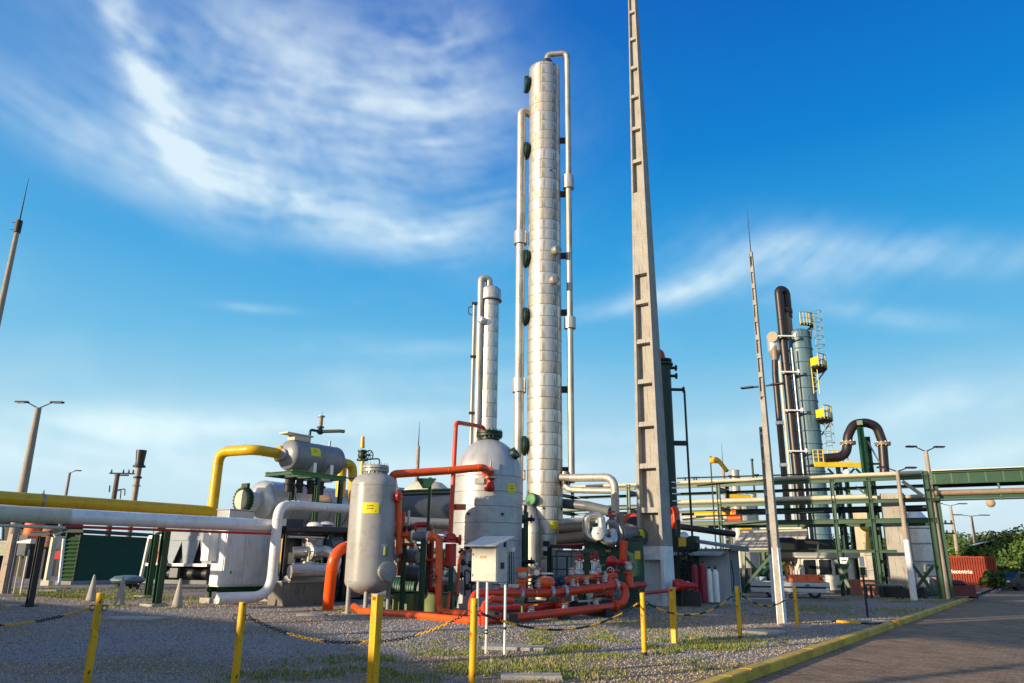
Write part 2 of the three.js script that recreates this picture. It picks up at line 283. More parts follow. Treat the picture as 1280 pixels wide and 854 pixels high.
{
  // the gravel yard: everything on the plant's side of the kerb, as one sheet with its tone varying from place to place
  const n = 220, L = 150, D2 = 150, pos = [], uv = [], col = [], ind = [];
  for (let j = 0; j <= n; j++) for (let i = 0; i <= n; i++) {
    const s = Math.pow(j / n, 1.5) * L, w = Math.pow(i / n, 1.35) * D2, p = KS.clone().addScaledVector(KD, s).addScaledVector(KN, -w);
    pos.push(p.x, 0, p.z); uv.push(p.x, p.z);
    const [e, g] = tintAt(p.x, p.z);
    let c = [.56, .55, .545]; c = [mix(c[0], .60, e * .7), mix(c[1], .46, e * .7), mix(c[2], .29, e * .7)]; c = c.map((q, k) => mix(q, [.26, .25, .08][k], g * .5)); 
    col.push(...c);
  }
  for (let j = 0; j < n; j++) for (let i = 0; i < n; i++) { const a = j * (n + 1) + i, b = a + n + 1; ind.push(a, b, a + 1, b, b + 1, a + 1); }
  const g = new THREE.BufferGeometry(); g.setAttribute('position', new THREE.Float32BufferAttribute(pos, 3)); g.setAttribute('uv', new THREE.Float32BufferAttribute(uv, 2)); g.setAttribute('color', new THREE.Float32BufferAttribute(col, 3)); g.setIndex(ind); g.computeVertexNormals();
  if (g.attributes.normal.getY(5) < 0) { g.setIndex(ind.map((_, q) => ind[q - q % 3 + [0, 2, 1][q % 3]])); g.computeVertexNormals(); }
  const m = new THREE.MeshStandardMaterial({ vertexColors: true, map: rep(tGravel.col, 3.1), bumpMap: rep(tGravel.h, 3.1), bumpScale: .014, roughness: .95 });
  S('gravel_yard', g, m);
  // loose stones on top of it, near the camera
  const st = new THREE.InstancedMesh(new THREE.IcosahedronGeometry(1, 0), new THREE.MeshStandardMaterial({ color: 0xffffff, roughness: .9 }), 60000), o = new THREE.Object3D(), r = rng(12), c = new THREE.Color();
  let k = 0;
  while (k < 60000) {
    const D = 9 + Math.pow(r(), 1.3) * 25, x = (r() * 2 - 1) * D * .74, p = V3(x, 0, -D);
    if (p.clone().sub(K0).dot(KN) > -.12) continue;
    const q = .006 + .012 * r() * r() * r() + .0003 * D; o.position.set(x, q * .25, -D); o.rotation.set(r() * 6, r() * 6, r() * 6); o.scale.set(q * (1 + r() * .6), q * (.6 + r() * .4), q * (1 + r() * .6)); o.updateMatrix(); st.setMatrixAt(k, o.matrix);
    const [e] = tintAt(x, -D), t = .14 + .24 * r(), wm = r() < .25 + .5 * e ? 1 : 0; st.setColorAt(k++, c.setRGB(t * (1.02 + .45 * wm), t * (1 + .12 * wm), t * (1.02 - .34 * wm)));
  }
  st.name = 'gravel'; st.userData = { kind: 'stuff', label: 'loose grey stones scattered over the gravel yard' }; st.castShadow = st.receiveShadow = true; scene.add(st);
}
{
  // road: worn block paving with long faint rows of joints
  const tRoad = tex(1024, (u, v) => { const a = fbm(u * 4, v * 4, 2, 5, 4), b = fbm(u * 120, v * 120, 6, 2, 120), row = Math.abs(((v * 40) % 1) - .5) > .44 ? 1 : 0, cl = Math.abs(((u * 20 + (Math.floor(v * 40) % 2) * .5) % 1) - .5) > .47 ? 1 : 0, hue = hash(Math.floor(u * 20 + (Math.floor(v * 40) % 2) * .5) % 20, Math.floor(v * 40), 3), j = Math.max(row, cl) * (.10 + .1 * a), s = sstep(.6, .72, fbm(u * 7, v * 7, 40, 4, 7)); const g = .80 + .14 * (hue - .5) - .18 * a - .28 * (b - .5) - j - .14 * s; return [g, g * .955, g * .90]; });
  const g = new THREE.PlaneGeometry(140, 200, 1, 1).rotateX(-Math.PI / 2); g.attributes.uv.array.forEach((v, i, a) => { a[i] = v * (i % 2 ? 200 : 140); });
  const c = KS.clone().addScaledVector(KD, 74).addScaledVector(KN, 8), yaw = Math.atan2(-KD.x, -KD.z);
  g.rotateY(yaw).translate(c.x, -.13, c.z);
  S('road', g, new THREE.MeshStandardMaterial({ color: new THREE.Color().setRGB(.50, .365, .24), roughness: .92, map: rep(tRoad, 5), bumpMap: rep(tFine, .35), bumpScale: .004 }));
}
{
  const k = T('kerb', onG(K0), null, null, null, 'structure'), vars = [];
  const L = 1.0, ky = [mat([.60, .38, .025], .6, { map: tChip, s: 1.3 }), mat([.54, .34, .028], .65, { map: tChip, s: 1.1 }), mat([.64, .42, .03], .58, { map: tChip, s: 1.6 })];
  const base = rboxG(.24, .30, L - .012, .03), yaw = Math.atan2(-KD.x, -KD.z), n = Math.round(K1.distanceTo(K0)) + 9;
  for (let i = 0; i < n; i++) {
    const s = -8 + i * L; if (Math.abs(s - 16.2) < .6) continue;
    const c = K0.clone().addScaledVector(KD, s + .5).addScaledVector(KN, .1), m = new THREE.Mesh(base, ky[i % 3]); m.name = i ? `kerb_stone_${String(i).padStart(3, '0')}` : 'kerb_stone';
    m.position.set(c.x - K0.x, -.115 + rr(-.006, .006), c.z - K0.z); m.rotation.y = yaw + rr(-.006, .006); m.castShadow = m.receiveShadow = true; k.add(m);
  }
  // where it ends it turns away to the left round the verge
  const e0 = K0.clone().addScaledVector(KD, n - 8); let a = 0, p = e0.clone();
  for (let i = 0; i < 9; i++) { a += .16; const d = KD.clone().multiplyScalar(Math.cos(a)).addScaledVector(KN, -Math.sin(a)).normalize(); const m = new THREE.Mesh(base, ky[i % 3]); m.name = `kerb_stone_${200 + i}`; p.addScaledVector(d, .5); m.position.set(p.x - K0.x, -.115, p.z - K0.z); m.rotation.y = Math.atan2(-d.x, -d.z); p.addScaledVector(d, .5); m.receiveShadow = m.castShadow = true; k.add(m); }
}
{
  // dark drain cover that crosses the verge at the break in the kerb
  const c = gnd(1072, 779), d = T('drain_cover', onG(c), 'long black drain cover set in the gravel beside the break in the yellow kerb', 'drain cover');
  const len = gnd(1098, 781).distanceTo(gnd(1044, 777)) * .9, dir = gnd(1098, 781).sub(gnd(1044, 777)).normalize(), yaw = Math.atan2(-dir.z, dir.x);
  P(d, 'cover', ybox(onG(c, .025), len, .05, .7, yaw, .01), M.black);
  for (let i = 0; i < 9; i++) P(d, 'bar', ybox(onG(c, .056).addScaledVector(dir, (i - 4) * len / 9.4), .05, .02, .6, yaw), M.steelDull);
  const e = off(onG(c, .04), 0, 0, 0).add(V3(-dir.z, 0, dir.x).multiplyScalar(.5)); P(d, 'yellow_edge', ybox(e, len * .6, .08, .12, yaw, .02), M.yellowBollard);
}
// grass: separate blades in thin patches
const gMats = { a: new THREE.MeshStandardMaterial({ color: new THREE.Color().setRGB(.13, .19, .02), roughness: .8, side: THREE.DoubleSide }), b: new THREE.MeshStandardMaterial({ color: new THREE.Color().setRGB(.26, .26, .04), roughness: .85, side: THREE.DoubleSide }), c: new THREE.MeshStandardMaterial({ color: new THREE.Color().setRGB(.40, .29, .11), roughness: .9, side: THREE.DoubleSide }) };
function grassPatch(list, total, seed, label, hh = .07, mats = 'abc') {
  const blade = new THREE.BufferGeometry(); blade.setAttribute('position', new THREE.Float32BufferAttribute([-.5, 0, 0, .5, 0, 0, .32, .6, .12, -.32, .6, .12, 0, 1, .4], 3)); blade.setIndex([0, 1, 2, 0, 2, 3, 3, 2, 4]); blade.computeVertexNormals();
  const r = rng(seed), area = list.map((q) => q[2] * q[3] * q[4]), sum = area.reduce((a, b) => a + b, 0), o = new THREE.Object3D(), sets = [...mats].map((k) => [k, []]);
  list.forEach(([px, py, rx, rz, dens], li) => {
    const c = gnd(px, py), n = Math.round(total * area[li] / sum);
    for (let i = 0; i < n; i++) {
      const a = r() * 6.2832, q = Math.sqrt(-Math.log(1 - r() * .93)) * .95, x = c.x + Math.cos(a) * q * rx, z = c.z + Math.sin(a) * q * rz;
      if (fbm(x * 1.3, z * 1.3, seed, 3) < .53 || V3(x, 0, z).sub(K0).dot(KN) > -.1) continue;
      const h = hh * (.4 + r()); o.position.set(x, 0, z); o.rotation.set((r() - .5) * .9, r() * 6.28, 0); o.scale.set(.012 + .01 * r(), h, h); o.updateMatrix(); sets[Math.min(sets.length - 1, Math.floor(r() * r() * 1.25 * sets.length))][1].push(o.matrix.clone());
    }
  });
  const g = T('grass', V3(0, 0, 0), label, null, null, 'stuff');
  for (const [k, mt] of sets) { if (!mt.length) continue; const m = new THREE.InstancedMesh(blade, gMats[k], mt.length); mt.forEach((q, i) => m.setMatrixAt(i, q)); m.name = { a: 'green_blades', b: 'pale_blades', c: 'dry_blades' }[k]; m.castShadow = m.receiveShadow = true; m.userData.kind = 'stuff'; g.add(m); }
}
grassPatch([[760, 812, 2.4, 1.5, 1.5], [840, 808, 1.8, 1.2, 1], [700, 800, 2, 1.5, .5], [560, 822, 2, 1.4, .6], [480, 830, 1.6, 1.5, .7], [420, 848, 1.5, .9, .9], [620, 842, 1.6, 1, .8], [720, 842, 2, 1.0, .7], [790, 800, 3, 3, .4], [900, 800, 2, 2, .3], [570, 800, 2, 1.6, .45], [290, 845, 1.2, .8, .5], [690, 775, 3, 1.5, .4], [880, 840, 1.6, 1, .4], [340, 790, 1.4, 1.4, .2]], 34000, 31, 'thin green and dry grass growing through the gravel in front of the plant', .06);
grassPatch([[20, 744, 5, 1.6, 1], [70, 745, 4, 1.5, 1], [130, 748, 4, 1.6, .9], [200, 752, 2.5, 1.6, .5], [170, 760, 2, 1, .4], [422, 764, 1, .5, 1], [40, 738, 6, 2.5, .6]], 30000, 33, 'strip of short grass along the gravel round the cones', .12);
grassPatch([[15, 712, 12, 5, 1], [60, 713, 12, 5, 1], [100, 712, 12, 5, 1]], 22000, 35, 'green lawn beyond the yard beside the louvred shed', .35, 'ab');
grassPatch([[1000, 760, 6, 2, .5], [1050, 765, 6, 2, .6], [980, 770, 4, 2, .4], [1110, 752, 5, 1.5, .7], [1170, 749, 3, 1, .7]], 14000, 37, 'sparse grass in the gravel behind the drain cover', .08);

// flat concrete slabs let into the gravel
function slab(px, py, w, d, yaw, label) { const c = gnd(px, py), s = T('concrete_slab', onG(c), label, 'slab'); P(s, 'top', ybox(onG(c, .035), w, .07, d, yaw, .012), M.concPale); P(s, 'lifting_eye', torus(onG(c, .075), V3(0, 0, 1), .035, .008, 12, 5), M.steelDull); return s; }
slab(664, 849, .92, .36, .04, 'pale square slab cut by the bottom edge of the photo');
slab(643, 812, 1.25, .55, -.15, 'concrete slab under the legs of the cream meter cabinet');
slab(955, 792, .95, .8, -GA, 'pale slab lying between a yellow post and the slender white footed pole');
slab(996, 784, .9, .7, -GA, 'small slab in front of the rightmost yellow chain post');
slab(170, 775, 1.5, .9, -.2, 'weathered slab flush with the gravel in front of three cones');
slab(390, 770, .9, .35, 0, 'thin slab lying in front of the thick orange riser');
slab(880, 770, 1.2, .5, -GA, 'grey slab in the shade before the gas cylinders');
slab(50, 739, 2.0, .6, 0, 'long slab lying behind the black pipe post');

// ------------------------------------------------------------------ unseen building behind the camera's left shoulder, added and shaped to shade the yard
{
  const LD = V3(-sunDir.x, 0, -sunDir.z).normalize(), SD = V3(LD.z, 0, -LD.x);      // the way the light goes, and across it
  const pt = (a, w, y) => V3(LD.x * a, y, LD.z * a).addScaledVector(SD, w), k = Math.tan(rad(SUN_EL)), A0 = -16;
  const yaw = Math.atan2(-LD.z, LD.x), sg = SD.dot(V3(-.643, 0, -.766).normalize()) > 0 ? 1 : -1;
  const b = T('shade_building', onG(pt(A0 - 4, 0, 0)), 'unseen building added to cast shade, with a gap that lets sunlight through', 'building');
  const blk = (w0, w1, y0, y1, dp = 6) => { const g = boxG(dp, y1 - y0, Math.abs(w1 - w0)); const c = pt(A0 - dp / 2, (w0 + w1) / 2, (y0 + y1) / 2); return g.rotateY(yaw).translate(c.x, c.y, c.z); };
  P(b, 'shade_wall', blk(-30, 21, 0, (6.4 - A0) * k), M.beige); P(b, 'shade_wall', blk(52.01, 110, 0, (-6 - A0) * k), M.beige);  // unseen walls, heights set by where the foreground shade ends
  { const cn = (h0, h1) => [[A0, 21.01, h0], [A0, 52, h1], [A0 - 6, 52, h1], [A0 - 6, 21.01, h0]].map(([a, w, h]) => pt(a, w, h)); let lo = cn(0, 0), hi = cn((6.4 - A0) * k, (-6 - A0) * k); if (hi[1].clone().sub(hi[0]).cross(hi[3].clone().sub(hi[0])).y < 0) { lo.reverse(); hi.reverse(); } P(b, 'shade_wall', prism(lo, hi), M.beige, 'wall with its top sloped to shape the shade edge'); }
  for (const [w0, w1, a0, a1] of [[1, 13, 26, 60], [13.01, 15.4, 22.5, 60], [16.35, 18.5, 20.2, 60], [18.51, 22.6, 22, 60]]) P(b, 'shade_block', blk(w0, w1, (a0 - A0) * k, 13.5), M.beige, 'raised block added to shade the ground beyond the gap');  // unseen raised blocks added for shade, split to keep the slender mast sunlit
  P(b, 'mast_shade_block', blk(22.61, 24.5, (12 - A0) * k, 5.6 + (22.1 - A0) * k, 4), M.concPale);  // unseen block added to shade the lower part of the tall mast
  for (const w of [2, 8, 12.6, 18.2, 22.2]) P(b, 'pillar', blk(w, w + .35, (6.4 - A0) * k, (24 - A0) * k, .4), M.concPale);  // posts added under the unseen shade blocks
}

// ------------------------------------------------------------------ concrete masts
// double-T mast: two flanges, a web between them and cross ribs; painted white at the foot
function doubleT(name, base, H, w0, w1, d0, d1, ribs, solids, paintH, label, opt = {}) {
  const t = T(name, base, label, 'mast', opt.group), fw = (y) => mix(w0, w1, y / H), fd = (y) => mix(d0, d1, y / H);
  const q = (y, a0, a1, b0, b1) => [[a0, b0], [a1, b0], [a1, b1], [a0, b1]].map(([a, c]) => off(base, c * fd(y), y, a * fw(y)));      // fractions of width and depth; -U side is the face
  const seg = (y0, y1, a0, a1, b0, b1) => prism(q(y0, a0, a1, b0, b1), q(y1, a0, a1, b0, b1));
  const F = .12;
  for (const [y0, y1, m, nm] of [[-.3, paintH, M.whitePaint, 'painted_flange'], [paintH, H, opt.mat || M.conc, 'flange']]) {
    P(t, nm, seg(y0, y1, -.5, -.5 + F, -.5, .5), m); P(t, nm, seg(y0, y1, .5 - F, .5, -.5, .5), m);
    P(t, nm === 'flange' ? 'web' : 'painted_web', seg(y0, y1, -.5 + F, .5 - F, -.08, .16), m);
  }
  for (const y of ribs) { const hh = .07 + .02 * fw(y), mm = y < paintH ? M.whitePaint : opt.mat || M.conc; P(t, 'rib', prism(q(y - hh * 1.4, -.5 + F, .5 - F, -.47, .47), q(y + hh, -.5 + F, .5 - F, -.44, .44)), mm); }
  for (const [a, b] of solids) P(t, 'solid_length', seg(a, b, -.5 + F, .5 - F, -.492, .492), opt.mat || M.conc, 'length of mast without openings');
  return t;
}
{
  const c = gnd(822, 757), D = -c.z, y = (py, px) => hAt(px, py, D);
  const ribs = [[16, 788], [50, 789], [86, 791], [122, 792], [162, 794], [203, 796], [379, 801], [428, 804], [478, 806], [531, 810], [583, 813], [638, 816], [696, 819]].map(([py, px]) => y(py, px));
  ribs.push(.15, y(-20, 788), y(-60, 787), y(-100, 786));
  doubleT('concrete_mast', onG(c), 34, 1.25, .31, 1.10, .29, ribs, [[y(345, 800), y(243, 797)], [33, 34]], y(683, 818), 'tall tapering concrete mast with recessed panels, white painted foot, in front of the plant');
}
{
  const c = gnd(978, 781), D = -c.z, y = (py, px) => hAt(px, py, D), H = y(315, 940);
  const t = doubleT('concrete_mast', onG(c), H, .21, .10, .30, .12, Array.from({ length: 10 }, (_, i) => y(318 + i * 19 + i * i * .35, 942)), [[.0, y(500, 953)]], y(685, 972), 'slender concrete mast with lamps halfway up and a spike, standing beside two slabs');
  P(t, 'lightning_rod', cyl(off(onG(c), 0, H - .5, 0), off(onG(c), 0, H + 1.55, 0), .022, .006, 8), M.dark);
  const ly = y(483, 951), lc = onG(c, ly);
  for (const s of [-1, 1]) { const a = off(lc, 0, 0, s * .12), b = off(lc, 0, .02, s * .62); P(t, 'lamp_arm', cyl(a, b, .03, .03, 8), M.dark); P(t, 'lamp_head', ybox(b.clone().lerp(a, .25), .42, .06, .17, -GA, .03), M.black); }
}
{ // a third, farther mast that shows beside the slender one
  const top = at(953.5, 534, 38), c = onG(top), y = (py) => hAt(960, py, 38);
  doubleT('concrete_mast', c, top.y, .40, .30, .34, .28, [542, 557, 577, 597, 618, 640, 660].map(y), [[y(537), top.y]], 2.2, 'distant ladder-like concrete mast just left of the slender one');
}
{ // left edge: dark mast with a long rod
  const D = 40, tip = at(40, 222, D), mid = at(24, 277, D), c = onG(mid);
  const t = T('lightning_mast', c, 'tall lightning mast with a long thin rod cut by the left edge', 'mast');
  P(t, 'pole', cyl(c, mid, .26, .12, 12), M.pole); P(t, 'lightning_rod', cyl(mid.clone().add(V3(0, -.4, 0)), V3(mid.x, tip.y, mid.z), .05, .012, 8), M.dark);
  P(t, 'clamp', cyl(mid.clone().add(V3(0, -.7, 0)), mid.clone().add(V3(0, .05, 0)), .18, .18, 12), M.dark); for (const q of [.1, .55]) P(t, 'pin', cyl(mid.clone().add(V3(0, -q, 0)), mid.clone().add(V3(-.42, -q + .05, 0)), .02, .02, 6), M.dark);
}
{ const D = 58, a = at(524, 527, D), b = at(523, 558, D), c = onG(b), t = T('lightning_mast', c, 'thin grey lightning mast rising behind the round tank and its pipes', 'mast'); P(t, 'pole', cyl(c, b, .26, .13, 10), M.pole); P(t, 'lightning_rod', cyl(b, V3(b.x, a.y, b.z), .05, .012, 6), M.dark); }
{ const D = 60, a = at(904, 563, D), b = at(904, 585, D), c = onG(b), t = T('lightning_mast', c, 'thin mast with a needle just behind the yellow windsock', 'mast'); P(t, 'pole', cyl(c, b, .22, .11, 10), M.pole); P(t, 'lightning_rod', cyl(b, V3(b.x, a.y + .5, b.z), .03, .01, 6), M.dark); }

// ------------------------------------------------------------------ lamps and poles
function lampPole(top, base, label, o = {}) {
  const t = T('street_lamp', base, label, 'street lamp', o.group || 'double-armed street lamps'), H = top.y, r0 = o.r0 || .13, r1 = o.r1 || .08, ph = o.paint || 0;
  const B = (y) => V3(base.x, y, base.z), rAt = (y) => mix(r0, r1, y / H);
  if (ph) P(t, 'painted_foot', cyl(B(-.1), B(ph), r0 + .004, rAt(ph) + .004, 12), M.whitePaint);
  P(t, 'pole', cyl(B(ph ? ph - .01 : -.1), B(H), rAt(ph), r1, 12), o.mat || M.pole);
  const ax = o.axis || V3(1, 0, 0), arm = o.arm || .9;
  for (const s of o.single ? [1] : [-1, 1]) { const a = B(H - .03), b = B(H + (o.rise ?? .16)).addScaledVector(ax, s * arm * .55); P(t, 'arm', cyl(a, b, .035, .03, 8), M.dark); const h = P(t, 'lamp_head', ybox(b.clone().addScaledVector(ax, s * arm * .28).add(V3(0, .04, 0)), arm * .62, .09, .26, Math.atan2(-ax.z, ax.x), .04), M.black); P(h, 'lens', ybox(b.clone().addScaledVector(ax, s * arm * .32).add(V3(0, -.01, 0)), arm * .42, .02, .2, Math.atan2(-ax.z, ax.x), .005), M.steelDull); }
  return t;
}
const vert = (px, py, D) => { const p = at(px, py, D); return [p, onG(p)]; };
{ const b = gnd(1143, 751), p = at(1124, 589, -b.z); lampPole(V3(b.x, p.y, b.z), b, 'lamp pole with white painted lower half beside the concrete pillar', { paint: 3.1, r0: .17, r1: .09, arm: .95 }); }
{ const b = gnd(1184, 749), p = at(1159, 564, -b.z); lampPole(V3(b.x, p.y, b.z), b, 'tallest double lamp rising above the right end of the pipe rack', { r0: .2, r1: .11, arm: 1.0, rise: .22 }); }
{ const b = gnd(1203, 731), p = at(1190, 632, -b.z); lampPole(V3(b.x, p.y, b.z), b, 'lamp pole with white foot in front of the red container', { paint: 2.6, r0: .24, r1: .12, arm: 1.6 }); }
{ const p = at(1214, 645, 84), b = onG(p); lampPole(p, b, 'lamp pole standing behind the red container against the trees', { r0: .24, r1: .12, arm: 1.8, rise: .06 }); }
{ const p = at(48, 510, 40), b = onG(p); lampPole(p, b, 'tall lamp with raised arms behind the yellow pipe', { r0: .30, r1: .15, arm: 1.15, mat: M.pole, rise: .28 }); }
{ const p = at(87, 591, 70), b = onG(p); lampPole(p, b, 'small lamp with one short arm beyond the yellow pipe', { r0: .2, r1: .12, arm: .9, mat: M.pole, single: true, group: 'poles on the left' }); }
{ // power pole with its crossarm and gear
  const p = at(147, 592, 70), b = onG(p), t = T('power_pole', b, 'dark power pole with crossarm and hanging gear beyond the yellow pipe', 'power pole');
  P(t, 'pole', cyl(b, p, .26, .2, 10), M.timber); for (const [y, l] of [[.0, 1.0], [-.16, .55]]) P(t, 'crossarm', ybox(p.clone().add(V3(.4, y, 0)), l * 2.2, .13, .13, .1), M.dark);
  for (const x of [-.6, .5, 1, 1.4]) P(t, 'insulator', lathe([[.0, 0], [.10, .02], [.05, .1], [.11, .14], [.04, .22], [.09, .27], [0, .32]], p.clone().add(V3(x, .06, 0)), UP, 10), M.brown);
  P(t, 'cutout', pipe([p.clone().add(V3(.15, -1.6, .1)), p.clone().add(V3(.6, -1.5, .1)), p.clone().add(V3(.65, -2.3, .1))], .05), M.dark); P(t, 'cutout', pipe([p.clone().add(V3(.3, -1.5, .1)), p.clone().add(V3(.95, -1.4, .1)), p.clone().add(V3(1.0, -2.0, .1))], .05), M.dark); P(t, 'bracket', cyl(p.clone().add(V3(-.55, -1.1, 0)), p.clone().add(V3(-.5, -1.7, 0)), .06, .06, 6), M.dark);
  const p2 = at(1176, 653, 64), b2 = onG(p2), t2 = T('power_pole', b2, 'pale power pole with small crossarms near the right end of the rack', 'power pole');
  P(t2, 'pole', cyl(b2, p2, .24, .17, 10), M.pole); for (const y of [-.1, -.9]) { P(t2, 'crossarm', ybox(p2.clone().add(V3(.3, y, 0)), 1.5, .12, .12, .1), M.dark); for (const x of [-.2, .4, .9]) P(t2, 'insulator', lathe([[0, 0], [.1, .02], [.05, .1], [.1, .14], [0, .24]], p2.clone().add(V3(x, y + .06, 0)), UP, 8), M.brown); }
}
{ // flare stack with a wide burner
  const D = 75, a = at(177, 563, D), b = at(174, 583, D), c = onG(b), t = T('flare_stack', c, 'brown flare stack with a wide rusty burner beyond the yellow pipe', 'flare stack');
  P(t, 'stack', cyl(c, b, .26, .26, 12), M.brownLight); P(t, 'burner', lathe([[.34, 0], [.42, .05], [.40, .4], [.50, a.y - b.y], [.44, a.y - b.y], [.3, .3]], b, UP, 16), M.brown); P(t, 'collar', disc(b, UP, .58, .18, 16), M.dark); P(t, 'collar', disc(b.clone().add(V3(0, -1.1, 0)), UP, .4, .16, 12), M.dark); P(t, 'collar', disc(b.clone().add(V3(0, -1.9, 0)), UP, .38, .1, 12), M.brownLight);
}
{ // windsock
  const D = 46, top = at(888, 573, D), b = onG(top), t = T('windsock', b, 'yellow windsock bent down on its thin pole above the pipe rack', 'windsock');
  P(t, 'pole', cyl(b, top.clone().add(V3(0, .12, 0)), .05, .04, 8), M.greenDark);
  const path = fillet([at(889, 575, D), at(898, 575.5, D - .3), at(909, 589, D - .8)], .5), n = path.length, pos = [], ind = [], uv = [];
  path.forEach((p, i) => { const q = (path[i + 1] || p).clone().sub(path[i - 1] || p).normalize(), x = V3(0, 0, 1).cross(q).normalize(), y = q.clone().cross(x), r = mix(.21, .12, i / (n - 1)); for (let k = 0; k <= 14; k++) { const a = k / 14 * 6.2832, o = p.clone().addScaledVector(x, Math.cos(a) * r).addScaledVector(y, Math.sin(a) * r * .9); pos.push(o.x, o.y, o.z); uv.push(k / 14, i / n); if (i && k) { const A = (i - 1) * 15 + k - 1; ind.push(A, A + 15, A + 1, A + 15, A + 16, A + 1); } } });
  const g = new THREE.BufferGeometry(); g.setAttribute('position', new THREE.Float32BufferAttribute(pos, 3)); g.setAttribute('uv', new THREE.Float32BufferAttribute(uv, 2)); g.setIndex(ind); g.computeVertexNormals();
  P(t, 'sock', g, mat([.80, .42, .012], .7, { side: THREE.DoubleSide })); P(t, 'hoop', torus(path[0], V3(1, .1, 0), .21, .02, 16, 6), M.dark);
}
// moon
{ const D = 2200, p = at(1238.5, 629, D), t = T('moon', p, 'pale orange moon low in the sky under the pipe rack bridge', 'moon'); P(t, 'disc', new THREE.SphereGeometry(12, 32, 24).translate(p.x, p.y, p.z), mat([.48, .38, .25], 1, { map: tConc, s: .25 })); }

// ------------------------------------------------------------------ yellow chain posts and their chains
const posts = [];
function bollard(px, py, D, square, label) {
  const top = at(px, py, D), b = onG(top), t = T('chain_post', b, label, 'post', 'yellow posts of the chain fence'), y = top.y;
  const lean = V3(rr(-.02, .02), 0, rr(-.02, .02));
  if (square) { P(t, 'post', ybox(V3(b.x, y / 2, b.z), .125, y, .125, -GA + rr(-.1, .1), .012), M.yellowBollard); P(t, 'reflector', ybox(V3(b.x, y - .05, b.z).addScaledVector(U, -.066), .06, .05, .008, -GA, .003), M.red); P(t, 'cap', ybox(V3(b.x, y + .006, b.z), .13, .014, .13, -GA, .004), M.silver); }
  else { P(t, 'post', lathe([[.001, 0], [.052, 0], [.052, y - .012], [.046, y], [.001, y]], b.clone().add(lean.clone().multiplyScalar(0)), UP, 18), M.yellowBollard); P(t, 'foot', cyl(b, b.clone().add(V3(0, .06, 0)), .056, .056, 14), M.black); P(t, 'ring', torus(V3(b.x + .085, y - .2, b.z), V3(0, 0, 1), .036, .007, 14, 6), M.black); P(t, 'ring', torus(V3(b.x - .085, y - .2, b.z), V3(0, 0, 1), .036, .007, 14, 6), M.black); }
  posts.push({ b, y }); return posts.length - 1;
}
const PO = [
  bollard(126, 741, 11.0, false, 'leftmost yellow round post, before the cones'), bollard(304, 752.5, 10.8, false, 'yellow round post in front of the white cabinet skid'), bollard(472, 743.5, 11.3, true, 'large square yellow post with red reflector below the grey vessel'),
  bollard(593, 748, 11.2, false, 'yellow round post just left of the meter cabinet legs'), bollard(803, 741, 15.6, false, 'yellow round post in front of the tall mast foot'), bollard(840, 735, 18.0, true, 'square yellow post leaning beside the tall mast foot'),
  bollard(921, 733, 19.3, false, 'yellow round post in front of the grey gas cylinder shed'), bollard(993, 733, 22.8, false, 'rightmost yellow round post, behind a small slab')];
function chain(a, b, sag, label, pattern) {
  const t = T('barrier_chain', a.clone().lerp(b, .5), label, 'chain', 'yellow and black barrier chains'), L = a.distanceTo(b) * (1 + 2.6 * (sag / a.distanceTo(b)) ** 2), n = Math.round(L / .042);
  const cp = (s) => a.clone().lerp(b, s).add(V3(0, -4 * sag * s * (1 - s), 0));
  const link = new THREE.TorusGeometry(.018, .0062, 5, 10).scale(1, 1.55, 1.15);
  let run = [], runIdx = 0, left = pattern[0];
  const flush = () => { if (run.length) P(t, runIdx % 2 ? 'yellow_links' : 'black_links', run, runIdx % 2 ? M.yellowBollard : M.black, undefined, 'stuff'); run = []; };
  for (let i = 0; i < n; i++) {
    const s = (i + .5) / n, p = cp(s), d = cp(Math.min(1, s + .01)).sub(cp(Math.max(0, s - .01))).normalize(), g = link.clone().rotateY(i % 2 ? Math.PI / 2 + rr(-.3, .3) : rr(-.3, .3)); run.push(aim(g, p, d));
    if (--left <= 0) { flush(); runIdx++; left = pattern[runIdx % pattern.length]; }
  }
  flush();
}
const ptop = (i, dx) => V3(posts[i].b.x + dx, posts[i].y - .2, posts[i].b.z);
chain(at(-160, 752, 11.6), ptop(0, -.1), .28, 'barrier chain running out of the photo left of the first post', [10, 12]);
chain(ptop(1, .1), ptop(2, -.07).add(V3(0, -.42, 0)), .12, 'barrier chain hung before the thick orange riser', [13, 12]);
chain(ptop(2, .07).add(V3(0, -.42, 0)), ptop(3, -.1), .08, 'barrier chain rising to the post beside the meter cabinet', [13, 12]);
chain(ptop(3, .1), ptop(4, -.1), .34, 'longest barrier chain, sagging below the red pipes', [12, 10]);
chain(ptop(4, .1), ptop(6, -.1), .33, 'barrier chain passing the square post before the tall mast', [9, 11]);
chain(ptop(6, .1), ptop(7, -.1), .30, 'barrier chain behind the slender white footed mast', [9, 10]);

// ------------------------------------------------------------------ cones
{
  const spots = [[113, 751.5, 'concrete cone farthest left, behind a yellow post', 1], [149, 757, 'middle one of three pale cones, before the steel dish', 1.0], [221, 760, 'concrete cone just right of the green pipe support', .98]];
  let first;
  for (const [px, py, label, s] of spots) {
    const c = gnd(px, py);
    if (!first) { first = new THREE.Group(); first.name = numbered('marker_cone'); first.userData = { label, category: 'cone', group: 'concrete cones in the grass' }; first.position.copy(c); scene.add(first); P(first, 'cone', lathe([[.001, 0], [.20, 0], [.19, .05], [.045, .98], [.001, 1.0]], c, UP, 20), M.concPale); P(first, 'tip', lathe([[.047, .96], [.04, 1.0], [.001, 1.02]], c, UP, 14), M.concPale); } else copyOf(first, c, 1.3, label, s);
  }
}

